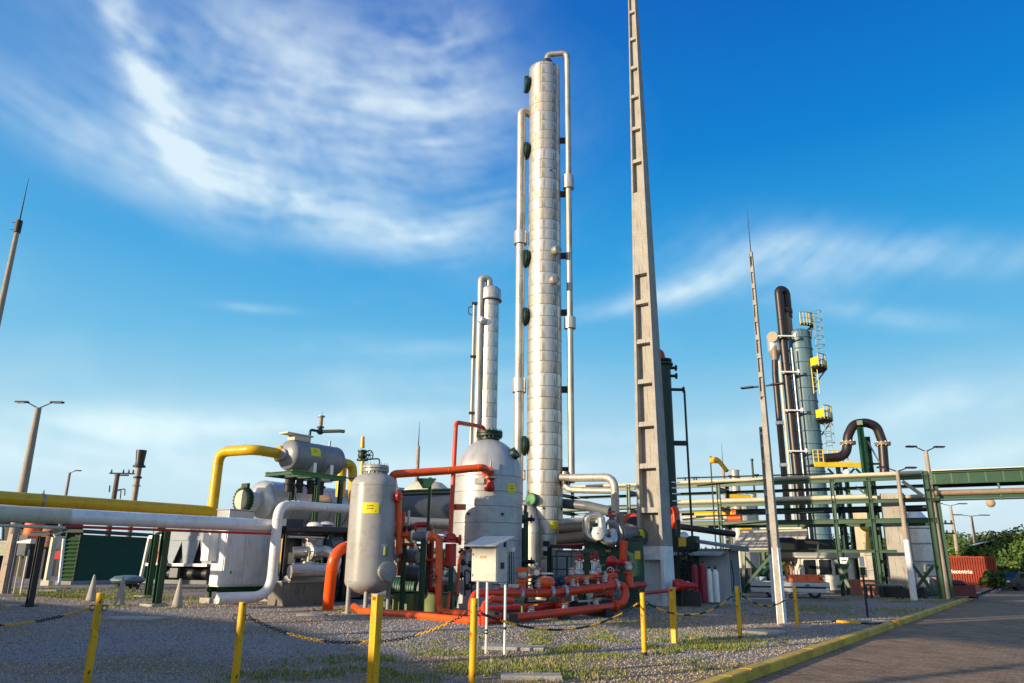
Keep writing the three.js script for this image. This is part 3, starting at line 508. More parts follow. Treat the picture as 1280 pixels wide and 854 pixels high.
// ------------------------------------------------------------------ plant helpers
// ring of weld at each bend and joint is added by run()
const tPlate = (() => { const c = document.createElement('canvas'); c.width = 128; c.height = 80; const x = c.getContext('2d'); x.fillStyle = '#e6d61c'; x.fillRect(0, 0, 128, 80); x.fillStyle = '#5d5a10'; for (const [px, py, w] of [[36, 20, 12], [52, 20, 34], [34, 40, 16], [54, 40, 32], [100, 60, 8]]) x.fillRect(px, py, w, 7); const t = new THREE.CanvasTexture(c); t.colorSpace = THREE.SRGBColorSpace; return t; })();
const mPlate = new THREE.MeshStandardMaterial({ map: tPlate, roughness: .5 });
// a yellow plate bent round an upright shell: centre axis c, radius, facing direction, height
function shellPlate(parent, c, R, dir, y, w, h) { const th = w / R, a = Math.atan2(dir.x, dir.z), g = new THREE.CylinderGeometry(R + .012, R + .012, h, 8, 1, true, a - th / 2, th).translate(c.x, y, c.z); return P(parent, 'label_plate', idx(g), mPlate, 'yellow plate with two dark lines of lettering'); }
function flangePair(t, p, dir, r, th, m = M.steelDull) { const d = dir.clone().normalize(); P(t, 'flange', [disc(p.clone().addScaledVector(d, -th * .6), d, r, th), disc(p.clone().addScaledVector(d, th * .6), d, r, th)], m, undefined, 'stuff'); P(t, 'bolts', boltRing(p, d, r * .84, r * .07, 10, th * 3.2), M.steel, undefined, 'stuff'); }
function valve(t, p, axis, r, body, wheelM, wheelDir = UP, hh = r * 3) {
  const d = axis.clone().normalize(); P(t, 'valve_body', lathe([[.0, -r * 1.5], [r, -r * 1.5], [r, -r * 1.2], [r * .7, -r * 1.1], [r * .95, -r * .5], [r * 1.05, 0], [r * .95, r * .5], [r * .7, r * 1.1], [r, r * 1.2], [r, r * 1.5], [0, r * 1.5]], p, d, 18), body);
  const q = p.clone().addScaledVector(wheelDir, hh); P(t, 'bonnet', [cyl(p, p.clone().addScaledVector(wheelDir, hh * .6), r * .6, r * .4, 10), cyl(p, q.clone().addScaledVector(wheelDir, .05), r * .14, r * .14, 8)], body, undefined, 'stuff'); P(t, 'handwheel', wheelG(q, wheelDir, r * 1.15), wheelM, undefined, 'stuff');
}
function manway(t, p, dir, r, len, m, bolt = M.greenBolt, name = 'manway') { const d = dir.clone().normalize(), e = p.clone().addScaledVector(d, len), mw = P(t, name, [cyl(p, e, r * .8, r * .8, 20), disc(e.clone().addScaledVector(d, -.05), d, r, .07, 24)], m, undefined, 'stuff'); P(mw, 'cover', lathe([[r, 0], [r, .08], [r * .93, .1], [.001, .12]], e, d, 24), m); P(mw, 'bolts', boltRing(e.clone().addScaledVector(d, .04), d, r * .9, r * .055, 18, .24), bolt, undefined, 'stuff'); return mw; }
// a plain run of pipe as a thing, with flanges where asked
function run(name, label, pts, r, m, o = {}) {
  const t = T(name, pts[0], label, o.cat || 'pipe', o.group); P(t, 'pipe', pipe(pts, r, o.bend || r * 3, o.seg || 14), m);
  { const w = [], path = fillet(pts, o.bend || r * 3); for (let i = 1; i < path.length - 1; i++) { const l0 = path[i].distanceTo(path[i - 1]), l1 = path[i + 1].distanceTo(path[i]); if ((l0 > r * 2 && l1 < l0 * .6) || (l1 > r * 2 && l0 < l1 * .6)) w.push(torus(path[i], path[i + 1].clone().sub(path[i - 1]).normalize(), r, r * .045 + .004, 14, 4)); } for (let i = 1; i < pts.length; i++) { const L = pts[i].distanceTo(pts[i - 1]); if (L > 5 && !o.bands) for (let s = 3.1; s < L - 1; s += 4.2) w.push(torus(pts[i - 1].clone().lerp(pts[i], s / L), pts[i].clone().sub(pts[i - 1]).normalize(), r, r * .04 + .003, 14, 4)); } if (w.length) P(t, 'weld_seam', w, m, undefined, 'stuff'); }
  for (const [p, d] of o.flanges || []) flangePair(t, p, d, r * 1.65, Math.max(.04, r * .3), o.fm || m);
  if (o.bands) { const g = [], path = fillet(pts, o.bend || r * 3); let acc = 0; for (let i = 1; i < path.length; i++) { const L = path[i].distanceTo(path[i - 1]), d = path[i].clone().sub(path[i - 1]).normalize(); let s = o.bands - acc; while (s < L) { g.push(cyl(path[i - 1].clone().addScaledVector(d, s - .03), path[i - 1].clone().addScaledVector(d, s + .03), r * 1.025, r * 1.025, 14, true)); s += o.bands; } acc = (acc + L) % o.bands; } P(t, 'cladding_band', g, o.bm || m, undefined, 'stuff'); }
  return t;
}
const toCam = (p) => V3(-p.x, 0, -p.z).normalize();
const yawDir = (deg) => V3(Math.sin(rad(deg)), 0, Math.cos(rad(deg)));   // 0 = to the camera, positive to the right

// ------------------------------------------------------------------ grey vessel on legs, the large thing left of the middle
{
  const D = 27, c = onG(at(462.5, 700, D)), y = (py) => hAt(462, py, D), R = 29.3 * mpp(462, 660, D), yb = y(743), yt = y(590);
  const t = T('grey_vessel', c, 'smooth grey upright pressure vessel on pipe legs with bolted lid and yellow plate', 'vessel');
  P(t, 'shell', lathe([...headProf(R, R * .52, yb + R * .52, false, 10), ...headProf(R, R * .62, yt - R * .62, true, 12).filter((q) => q[0] > .42 * R), [.40 * R, yt - .04]], c, UP, 48), M.grey);
  P(t, 'weld_seam', [torus(V3(c.x, yb + R * .52, c.z), UP, R + .002, .008, 48, 5), torus(V3(c.x, yt - R * .62, c.z), UP, R + .002, .008, 48, 5)], M.grey, undefined, 'stuff');
  const ly = y(586), lid = V3(c.x, ly, c.z), rl = .47;
  P(t, 'neck', cyl(V3(c.x, yt - .35, c.z), V3(c.x, ly - .08, c.z), .40, .40, 28), M.grey); P(t, 'neck_flange', disc(V3(c.x, ly - .07, c.z), UP, rl, .09, 32), M.steelDull); const l = P(t, 'lid', lathe([[rl, .0], [rl, .09], [rl - .03, .11], [.001, .12]], lid, UP, 32), M.grey); P(l, 'bolts', boltRing(lid.clone().add(V3(0, 0, 0)), UP, rl - .05, .018, 20, .36), M.steelDull, undefined, 'stuff');
  P(t, 'davit', pipe([V3(c.x - .45, ly - .3, c.z + .05), V3(c.x - .45, ly + .32, c.z + .05), V3(c.x + .12, ly + .36, c.z), V3(c.x + .12, ly + .1, c.z)], .028, .1), M.blueDark);
  for (const [px, py] of [[434, 767], [456, 769], [484, 767], [466, 762]]) { const b = onG(at(px, py, px === 466 ? D + .5 : px === 484 ? D + .25 : D - .45)); P(t, 'leg', cyl(b, V3(b.x, yb + .55, b.z), .075, .075, 14), M.grey); P(t, 'foot_plate', ybox(V3(b.x, .02, b.z), .26, .04, .26, -GA), M.concPale); }
  shellPlate(t, c, R, yawDir(4), y(637), 20 * mpp(462, 637, D), 13 * mpp(462, 637, D));
  shellPlate(t, c, R, yawDir(43), y(682), .25, .1).material = M.silver; P(t, 'level_gauge', ybox(V3(c.x, y(689), c.z).addScaledVector(yawDir(45), R + .06), .14, .30, .12, rad(45), .03), M.greenBase);
  manway(t, V3(c.x, y(714), c.z).addScaledVector(yawDir(48), R * .8), yawDir(48), .33, R * .2 + .18, M.grey, M.steel);
  const nz = V3(c.x, y(621), c.z); P(t, 'nozzle', [cyl(nz, nz.clone().addScaledVector(yawDir(72), R + .16), .10, .10, 14), disc(nz.clone().addScaledVector(yawDir(72), R + .15), yawDir(72), .2, .08)], M.red, undefined, 'stuff');
  run('orange_pipe', 'short orange pipe elbow dropping down the right side of the grey vessel', [nz.clone().addScaledVector(yawDir(72), R + .2), at(498, 624, D - .1), at(499, 692, D)], .105, M.orange, { bend: .28 });
}
// orange riser and the orange line along the ground
run('orange_riser', 'thick bright orange pipe rising from the gravel left of the grey vessel', [V3(gnd(409, 763).x, -.2, gnd(409, 763).z), at(417, 688, 27.4), at(450, 680, 28.6)], .195, M.orange, { bend: .75, seg: 24 });
run('orange_pipe', 'long orange pipe along the gravel from below the grey vessel to the meter cabinet', [at(442, 758, 28.2), at(451, 764, 26.6), at(520, 770, 24.6), at(592, 777, 22.6)], .115, M.orange, { bend: .3, flanges: [[at(474, 766.3, 26), at(592, 777, 22.6).sub(at(451, 764, 26.6))]] });
run('orange_pipe', 'horizontal orange pipe from the grey vessel across to the big round tank', [at(492, 607, 27.6), at(489.5, 593, 27.4), at(560, 588.5, 28.2), at(604, 584.5, 28.6), at(611, 592, 29.6)], .145, M.orange, { bend: .35, seg: 18, flanges: [[at(610, 590.5, 29.4), V3(.2, -.3, -1)]], fm: M.orangeRed });
run('red_pipe', 'slim red pipe rising beside the round tank and bending over its dome', [at(563, 668, 28), at(570, 528, 28.6), at(603, 533.5, 30.4), at(609, 545, 31)], .085, M.orangeRed, { bend: .25 });
{ const t = T('pipe_bracket', at(570, 635, 29), 'short orange bracket joining the slim red pipe to the round tank', 'bracket'); P(t, 'plate', bar(at(566, 634, 28.3), at(578, 634, 29.4), .3, .22), M.orangeRed); }

// ------------------------------------------------------------------ big round tank clad in grey sheets
{
  const D = 31, c = onG(at(608, 700, D)), y = (py) => hAt(608, py, D), R = 43.2 * mpp(608, 640, D);
  const t = T('round_tank', c, 'big round grey insulated tank with a domed top and a yellow plate', 'tank');
  const yd = y(598), yt = y(549), edges = [0, y(735), y(716), y(697), y(676), y(655), y(635), y(617), yd];
  for (let i = 0; i < edges.length - 1; i++) { // each course of sheets is itself a ring of separate sheets
    const n = 12, a0 = i * .21; for (let k = 0; k < n; k++) { const g = new THREE.CylinderGeometry(R, R + .008, edges[i + 1] - edges[i] - .012, 5, 1, true, a0 + k / n * 6.2832 + .002, 6.2832 / n - .004), uv = g.attributes.uv; for (let q = 0; q < uv.count; q++) uv.setXY(q, (uv.getX(q) + k) * 6.28 * R / n, edges[i] + uv.getY(q)); P(t, 'cladding_panel', idx(g.translate(c.x, (edges[i] + edges[i + 1]) / 2, c.z)), M.tank); }
  }
  P(t, 'inner_shell', cyl(c, V3(c.x, yd, c.z), R - .03, R - .03, 40, true), M.seam);
  P(t, 'band', edges.slice(1).map((q) => torus(V3(c.x, q, c.z), UP, R + .006, .012, 48, 5)), M.steelDull, undefined, 'stuff');
  const n = 14; for (let k = 0; k < n; k++) { const pf = headProf(R, yt - yd, yd, true, 9).map(([r, yy]) => new THREE.Vector2(Math.max(.002, r), yy)), g = new THREE.LatheGeometry(pf, 4, k / n * 6.2832 + .002, 6.2832 / n - .004); P(t, 'dome_gore', idx(g.translate(c.x, 0, c.z)), M.tank); }
  P(t, 'dome_lining', lathe(headProf(R - .03, yt - yd - .02, yd, true, 9), c, UP, 36), M.seam);
  const tp = V3(c.x + .02, yt - .04, c.z); P(t, 'top_nozzle', [cyl(tp, tp.clone().add(V3(0, .22, 0)), .42, .42, 24), disc(tp.clone().add(V3(0, .18, 0)), UP, .55, .09, 28), disc(tp.clone().add(V3(0, .30, 0)), UP, .55, .09, 28)], M.greenDark, undefined, 'stuff'); P(t, 'bolts', boltRing(tp.clone().add(V3(0, .24, 0)), UP, .49, .026, 18, .36), M.greenBolt, undefined, 'stuff');
  const sd = yawDir(62), sp = V3(c.x, y(571), c.z).addScaledVector(sd, R * .78); manway(t, sp, sd.clone().add(V3(0, .55, 0)), .24, .12, M.greenDark);
  shellPlate(t, c, R, yawDir(44), y(613), .42, .38);
  for (const [px, a] of [[587, -30], [628, 26]]) P(t, 'instrument_port', cyl(V3(c.x, y(645), c.z).addScaledVector(yawDir(a), R - .02), V3(c.x, y(645), c.z).addScaledVector(yawDir(a), R + .05), .055, .055, 10), M.black);
  P(t, 'name_plate', ybox(V3(c.x, y(606), c.z).addScaledVector(yawDir(-12), R + .04), .4, .22, .05, rad(-12), .01), M.steelDull, 'small dull plate behind the red valve');
  // relief valve hung on its front
  const v = T('relief_valve', at(613, 605, 29.4), 'red relief valve hanging under the orange pipe on the round tank', 'valve');
  P(v, 'body', lathe([[0, -.28], [.13, -.26], [.17, -.1], [.15, .06], [.10, .16], [.16, .18], [.16, .24], [0, .24]], at(613, 606, 29.4), UP, 18), M.red); P(v, 'outlet', pipe([at(613, 610, 29.4), at(606, 612, 29.3)], .08), M.orangeRed); P(v, 'stem', cyl(at(613.5, 592, 29.4), at(613.5, 576, 29.5), .045, .03, 8), M.steelDull); P(v, 'flange', [disc(at(613, 597, 29.4), UP, .2, .06), disc(at(613, 588, 29.4), UP, .18, .06)], M.cream, undefined, 'stuff');
}

// ------------------------------------------------------------------ main column
function column(name, c, yTop, R, bands, mats, label, o = {}) {
  const t = T(name, c, label, 'column');
  P(t, 'inner_shell', cyl(V3(c.x, 0, c.z), V3(c.x, yTop - .05, c.z), R - .035, R - .035, 40), M.seam);
  let y0 = 0, i = 0; const r = rng(o.seed || 3);
  while (y0 < yTop - .1) { const h = Math.min(bands[i % bands.length] * (1 + (r() - .5) * .12), yTop - y0), e = (r() - .5) * .008; P(t, 'cladding_band', lathe([[R - .03, 0], [R + e, .001], [R + e + .008, .02], [R + e, .05], [R + e, h - .014], [R - .03, h - .012]], V3(c.x, y0, c.z), UP, 36).rotateY(0), mats[Math.floor(r() * mats.length)]); y0 += h; i++; }
  P(t, 'top_head', lathe(headProf(R - .02, R * .22, yTop - .03, true, 6), c, UP, 36), mats[0]);
  return t;
}
{
  const D = 38, c = onG(at(681, 740, D)), y = (py) => hAt(681, py, D), R = 22.4 * mpp(681, 600, D), yT = y(88);
  const t = column('distillation_column', c, yT, R, [.62, .56, .66], [M.alu, M.alu2, M.alu3, M.alu], 'tallest silver column clad in banded metal sheets with green manways', { seed: 8 });
  for (const py of [107, 190, 325, 397, 558]) manway(t, V3(c.x, y(py), c.z).addScaledVector(yawDir(-86), R * .7), yawDir(-86 + (py === 325 ? 6 : 0)), .50, R * .3 + .14, M.greenDark);
  manway(t, V3(c.x, y(626), c.z).addScaledVector(yawDir(-38), R * .7), yawDir(-38), .30, R * .3 + .2, M.greenLight);
  for (const [py, a] of [[320, 36], [357, 28]]) P(t, 'capped_nozzle', lathe([[0, .42], [.22, .40], [.24, .36], [.24, 0], [0, 0]], V3(c.x, y(py), c.z).addScaledVector(yawDir(a), R - .1), yawDir(a), 20), M.alu2);
  for (const py of [176, 243, 320, 391, 487, 588]) P(t, 'pipe_bracket', bar(V3(c.x, y(py), c.z).addScaledVector(yawDir(88), R - .05), V3(c.x, y(py), c.z).addScaledVector(yawDir(88), R + .42), .12, .34), M.dark);
  for (const [py, a] of [[637, -6], [637, 62], [222, 20]]) P(t, 'instrument_port', ball(V3(c.x, y(py), c.z).addScaledVector(yawDir(a), R), .06), M.black);
  shellPlate(t, c, R, yawDir(28), y(657), .46, .38);
  for (const py of [680, 692]) P(t, 'access_port', ybox(V3(c.x, y(py), c.z).addScaledVector(yawDir(2), R + .03), .30, .22, .12, rad(2), .05), M.dark);
  // overhead pipe: from the top, over and down the right side
  const tp = V3(c.x, yT, c.z), rx = (px, py) => { const p = at(px, py, D - .25); return V3(c.x + R + .43, p.y, p.z); };
  P(t, 'top_nozzle', [cyl(tp.clone().add(V3(.12, 0, .25)), tp.clone().add(V3(.12, .5, .25)), .25, .25, 16), disc(tp.clone().add(V3(.12, .32, .25)), UP, .34, .16, 18)], M.dark, undefined, 'stuff');
  run('overhead_pipe', 'slim silver pipe from the top of the tall column down its right side', [tp.clone().add(V3(.12, .4, .25)), V3(tp.x + .16, hAt(690, 72, D), tp.z + .25), V3(c.x + R + .43, hAt(703, 70, D), c.z + .3), rx(705, 590), rx(706, 604)], .165, M.alu2, { bend: .35, seg: 16 });
  const ov = T('pipe_collar', rx(705, 240), 'upper silver collar on the slim pipe right of the tall column', 'collar', 'insulation collars on the slim pipe');
  P(ov, 'collar', cyl(rx(705, 236), rx(705, 220), .31, .31, 18), M.alu); const ov2 = T('pipe_collar', rx(705, 410), 'lower silver collar on the slim pipe right of the tall column', 'collar', 'insulation collars on the slim pipe'); P(ov2, 'collar', cyl(rx(705, 411), rx(705, 397), .31, .31, 18), M.alu);
  const lx = (py) => { const p = at(652, py, D - .1); return V3(c.x - R - .43, p.y, c.z + .15); };
  run('downcomer_pipe', 'thick silver pipe running down the left side of the tall column', [V3(c.x - R * .8, hAt(660, 143, D), c.z), lx(139), lx(560), lx(640)], .245, M.alu2, { bend: .5, seg: 18, bands: 1.2, bm: M.alu });
  for (const [a, b] of [[306, 291], [491, 474], [600, 588]]) { const q = T('pipe_collar', lx(a), a < 400 ? 'silver collar high on the thick left pipe beside the tall column' : a < 500 ? 'silver collar halfway down the thick pipe left of the tall column' : 'low silver collar on the thick left pipe just above the round tank', 'collar', 'insulation collars on the thick pipe'); P(q, 'collar', cyl(lx(a), lx(b), .36, .36, 20), M.alu); }
  run('elbow_pipe', 'dull silver elbow at the foot of the tall column under the green manway', [lx(634), lx(632).add(V3(.5, -.1, .5)), at(666, 662, 36.7), at(666, 740, 36.7)], .33, M.alu2, { bend: .6, seg: 18 });
}
// lines leaving the tall column to the right
run('silver_pipe', 'upper silver pipe that leaves the tall column and drops at the white ended drum', [at(700, 597, 37.5), at(715, 597.5, 37.3), at(768, 597, 35.6), at(771, 692, 35.6)], .19, M.alu2, { bend: .6, bands: 1.0, seg: 16 });
run('silver_pipe', 'lower silver pipe joining the slim pipe to the upper silver one', [at(705.5, 590, 37.6), at(707, 612, 37.5), at(730, 613, 37), at(766, 613.5, 35.9)], .155, M.alu2, { bend: .45, bands: 1.1, seg: 16 });
run('dark_pipe', 'dark grey pipe sloping away right from the tall column', [at(700, 629, 38.6), at(735, 633, 37.6), at(764, 640, 36.4)], .24, M.greyDark, { seg: 16 });
{ const t = T('pipe_joint', at(706, 600, 37.4), 'dark red joint on the slim pipe beside the tall column', 'joint'); P(t, 'sleeve', cyl(at(706.4, 606, 37.55), at(706.2, 594, 37.55), .22, .22, 16), M.brown); P(t, 'bolts', boltRing(at(706.3, 600, 37.55), UP, .23, .03, 8, .5), M.dark, undefined, 'stuff'); }

// ------------------------------------------------------------------ second, farther column
{
  const D = 50, c = onG(at(605.4, 740, D)), y = (py) => hAt(606, py, D), R = 11.2 * mpp(606, 480, D);
  const t = column('distillation_column', c, y(376), R, [.95, 1.05, 1.0], [M.alu3, M.alu, M.alu3], 'second silver column behind the round tank, with a wide collar on top', { seed: 4 });
  P(t, 'top_collar', lathe([[R * 1.22, 0], [R * 1.22, y(363) - y(377)], [R * .9, y(360) - y(377)], [.001, y(358) - y(377)], [.001, .1], [R * 1.1, 0]], V3(c.x, y(377), c.z), UP, 28), M.alu3); P(t, 'collar_ring', torus(V3(c.x, y(376), c.z), UP, R * 1.24, .06, 28, 6), M.steelDull);
  P(t, 'capped_nozzle', lathe([[0, .5], [.26, .48], [.26, 0], [0, 0]], V3(c.x, y(404), c.z).addScaledVector(yawDir(-40), R - .05), yawDir(-40), 18), M.clad);
  const px = V3(c.x - R - .06, 0, c.z + .4), hy = (p, q) => V3(p.x, q, p.z);
  run('silver_pipe', 'silver pipe hooked over the top of the second column and down its left side', [V3(c.x - .1, y(362), c.z + .2), V3(c.x - .1, y(350), c.z + .2), hy(px, y(350)), hy(px, y(720))], .24, M.alu2, { bend: .42, seg: 16, bands: 2.2 });
  const p2 = V3(c.x - R - .48, 0, c.z + .3); run('grey_pipe', 'thin grey pipe farthest left beside the second column', [hy(p2, y(383)), hy(p2, y(720))], .13, M.steelDull, { bands: 2.4 });
  const br = T('pipe_bracket', hy(p2, y(390)), 'steel brackets between the two pipes of the second column', 'bracket'); for (const q of [382, 448, 518]) P(br, 'clamp', ybox(hy(p2, y(q)).add(V3(.22, 0, .1)), .8, .14, .3), M.dark);
  const cg = T('ladder_hoop', hy(p2, y(390)), 'small dark hoop at the top of the thin grey pipe', 'hoop'); P(cg, 'hoop', pipe([hy(p2, y(396)).add(V3(-.1, 0, 0)), hy(p2, y(394)).add(V3(-.42, 0, 0)), hy(p2, y(386)).add(V3(-.42, 0, 0)), hy(p2, y(385)).add(V3(0, 0, 0))], .035, .12), M.dark);
}

// ------------------------------------------------------------------ left side: pipelines, cabinet, big horizontal vessel
{
  const a = at(-60, 619, 25.6), b = at(0, 622, 26.8), c = at(265, 640, 33.5);
  const dir = c.clone().sub(b).normalize(), h = (b.y + c.y) / 2; const A = b.clone().addScaledVector(dir, -9).setY(h), B = c.clone().setY(h);
  run('yellow_pipe', 'long thick yellow pipe crossing the whole left side overhead', [A, B], .235, M.yellow, { seg: 24 });
  const cl = T('pipe_clamp', at(52, 627, 27.8), 'dark clamp round the long yellow pipe near the left edge', 'clamp'); const q = at(52, 626, 27.9).setY(h); P(cl, 'strap', cyl(q.clone().addScaledVector(dir, -.05), q.clone().addScaledVector(dir, .05), .25, .25, 20, true), M.steelDull); P(cl, 'bolt', cyl(q.clone().add(V3(.02, .2, 0)), q.clone().add(V3(.02, .36, 0)), .02, .02, 6), M.dark);
  const p = B.clone(); const top = hAt(278, 565, 33.5), X = (px, py, D) => { const k = at(px, py, D); return V3(k.x, top, k.z); };
  run('yellow_riser', 'yellow pipe rising from the end of the long one and bending to the small drum', [p.clone().add(V3(0, -.5, 0)), V3(p.x, top, p.z), X(318, 559.5, 32.6), X(353, 566, 34.0)], .225, M.yellow, { bend: .55, seg: 24, flanges: [[X(349, 565.5, 33.9), V3(1, 0, -.9)]] });
}
{ // insulated white pipe and its supports
  const P0 = at(-40, 646, 22.6), P1 = at(80, 645.2, 24.4), P2 = at(343, 658, 30.0), h = (P1.y + P2.y) / 2; [P0, P1, P2].forEach((p) => (p.y = h));
  const d1 = P2.clone().sub(P1).normalize();
  run('white_insulated_pipe', 'white clad pipe running overhead along the left, below the yellow one', [P1, P2], .24, M.cladPale, { seg: 20, bands: .95 });
  run('white_insulated_pipe', 'cream clad end of the white pipe at the left edge of the photo', [P0.clone().addScaledVector(P0.clone().sub(P1).normalize(), 4).add(V3(0, -.02, 0)), P1.clone().addScaledVector(d1, .15)], .25, M.cream, { seg: 20, bands: 1.3 });
  const dn = (p, dy, w = 0) => p.clone().add(V3(0, dy, 0)).addScaledVector(W, w);
  run('red_pipe', 'thin dark red pipe slung under the white overhead pipe', [dn(P1, -.32, .18), dn(P2, -.30, .16)], .045, M.red);
  run('tray_rail', 'pale steel rail under the left end of the white pipe', [dn(P0, -.36, .2), dn(P1, -.36, .2)], .05, M.cream, { cat: 'rail' });
  const t = T('pipe_support', gnd(36, 758), 'single black post carrying the overhead pipes near the left edge', 'pipe support'); const b = gnd(36, 759), tp = V3(b.x, h - .55, b.z);
  P(t, 'post', ibeam(b, tp, .2, .2, W), M.dark); P(t, 'base_plate', ybox(V3(b.x, .06, b.z), .42, .03, .42, -GA), M.dark); P(t, 'crossbeam', ibeam(off(tp, 0, .1, -.9), off(tp, 0, .1, .6), .16, .14), M.dark); P(t, 'footing', ybox(V3(b.x - .5, .03, b.z + .1), .5, .09, .4, -GA, .02), M.concPale);
  const g = T('pipe_support', gnd(193, 757), 'pair of dark green posts with a cap beam under the white pipe beside a cone', 'pipe support');
  const b1 = gnd(195, 758), b2 = gnd(184, 747); b1.y = b2.y = 0; const l = at(203, 662, -b1.z).y;
  P(g, 'post', ibeam(b1, V3(b1.x, l, b1.z), .24, .24, W), M.green); P(g, 'post', ibeam(b2, V3(b2.x, l, b2.z), .24, .24, W), M.green); const m = b1.clone().lerp(b2, .5).setY(l + .06), dd = b1.clone().sub(b2).normalize(); P(g, 'cap_beam', ibeam(m.clone().addScaledVector(dd, -1.4), m.clone().addScaledVector(dd, .5), .22, .3), M.green);
  for (const q of [b1, b2]) { P(g, 'base_plate', ybox(V3(q.x, .1, q.z), .45, .03, .45, -GA), M.green); P(g, 'footing', ybox(V3(q.x - .12, .03, q.z), .85, .12, .6, -GA, .03), M.concPale); }
  // the silver clad pipe that turns down before the cabinet
  const E0 = at(440, 637, 33.0), E1 = at(368, 632, 30.6), E3 = at(338, 746, 29.6), E4 = at(272, 748, 28.2);
  E1.x += 0; run('white_insulated_pipe', 'pale insulated pipe dropping in a tall bend beside the cabinet to the ground', [E0, E1, V3(E3.x - .02, E1.y - .1, E3.z), V3(E3.x, E4.y, E3.z), E4], .19, M.cladPale, { bend: .8, seg: 22, bands: 1.1 });
}
{ // white cabinet on a green skid
  const D = 31, fc = at(276, 735, D), s = mpp(300, 690, D), t = T('equipment_cabinet', onG(off(fc, -.0, 0, 1)), 'large pale equipment cabinet on a green skid behind the white pipe', 'cabinet');
  const yb = hAt(276, 734, D), yt = hAt(276, 655, D), w = 2.45, d = 1.05, mid = off(V3(fc.x, (yb + yt) / 2, fc.z), d / -2 + d, 0, w / 2);
  const corner = onG(fc); const cc = (u, y, ww) => off(V3(corner.x, y, corner.z), u, 0, ww);
  // sheets: the long side faces right, the narrow end faces the sun
  const L = 2.7, Wd = .82;
  P(t, 'body', gbox(cc(L / 2, (yb + yt) / 2, -Wd / 2), L - .04, yt - yb, Wd - .04), M.white);
  for (let i = 0; i < 3; i++) P(t, 'side_panel', gbox(cc(L * (i + .5) / 3, (yb + yt) / 2 - .08, 0), L / 3 - .03, yt - yb - .3, .05, .012), M.white);
  P(t, 'end_panel', gbox(cc(.0, (yb + yt) / 2 - .1, -Wd / 2), .05, yt - yb - .3, Wd - .05, .012), M.white);
  P(t, 'roof_cap', gbox(cc(L / 2, yt + .03, -Wd / 2), L + .1, .08, Wd + .12, .02), M.white);
  P(t, 'latch', gbox(cc(.35, yb + .55, .035), .05, .12, .03, .01), M.black);
  P(t, 'junction_box', gbox(cc(-.22, hAt(254, 682, D), -Wd + .1), .4, 1.2, .5, .03), M.white, 'narrower box on the sunlit end');
  for (const [u, w2] of [[.05, -.05], [.05, -Wd + .05], [L - .1, -.05], [L - .1, -Wd + .05]]) P(t, 'skid_leg', bar(cc(u, .1, w2), cc(u, yb, w2), .12), M.green);
  for (const w2 of [-.05, -Wd + .05]) P(t, 'skid_beam', ibeam(cc(-.1, yb - .1, w2), cc(L, yb - .1, w2), .2, .12), M.green);
  P(t, 'footing', gbox(cc(.05, .1, -Wd / 2), .55, .22, Wd + .35, .03), M.concPale); P(t, 'footing', gbox(cc(L - .1, .1, -Wd / 2), .45, .22, Wd + .3, .03), M.concPale);
  const hd = T('duct_hood', cc(.6, yt + .1, 0), 'flat grey hood on top of the equipment cabinet at the foot of the yellow riser', 'hood'); const hy = hAt(270, 638, D); P(hd, 'hood', gbox(cc(.6, (yt + hy) / 2 + .03, -Wd / 2), 1.2, hy - yt, Wd, .03), M.silver); P(hd, 'rim', gbox(cc(.6, hy + .05, -Wd / 2), 1.26, .04, Wd + .1, .01), M.silver);
}
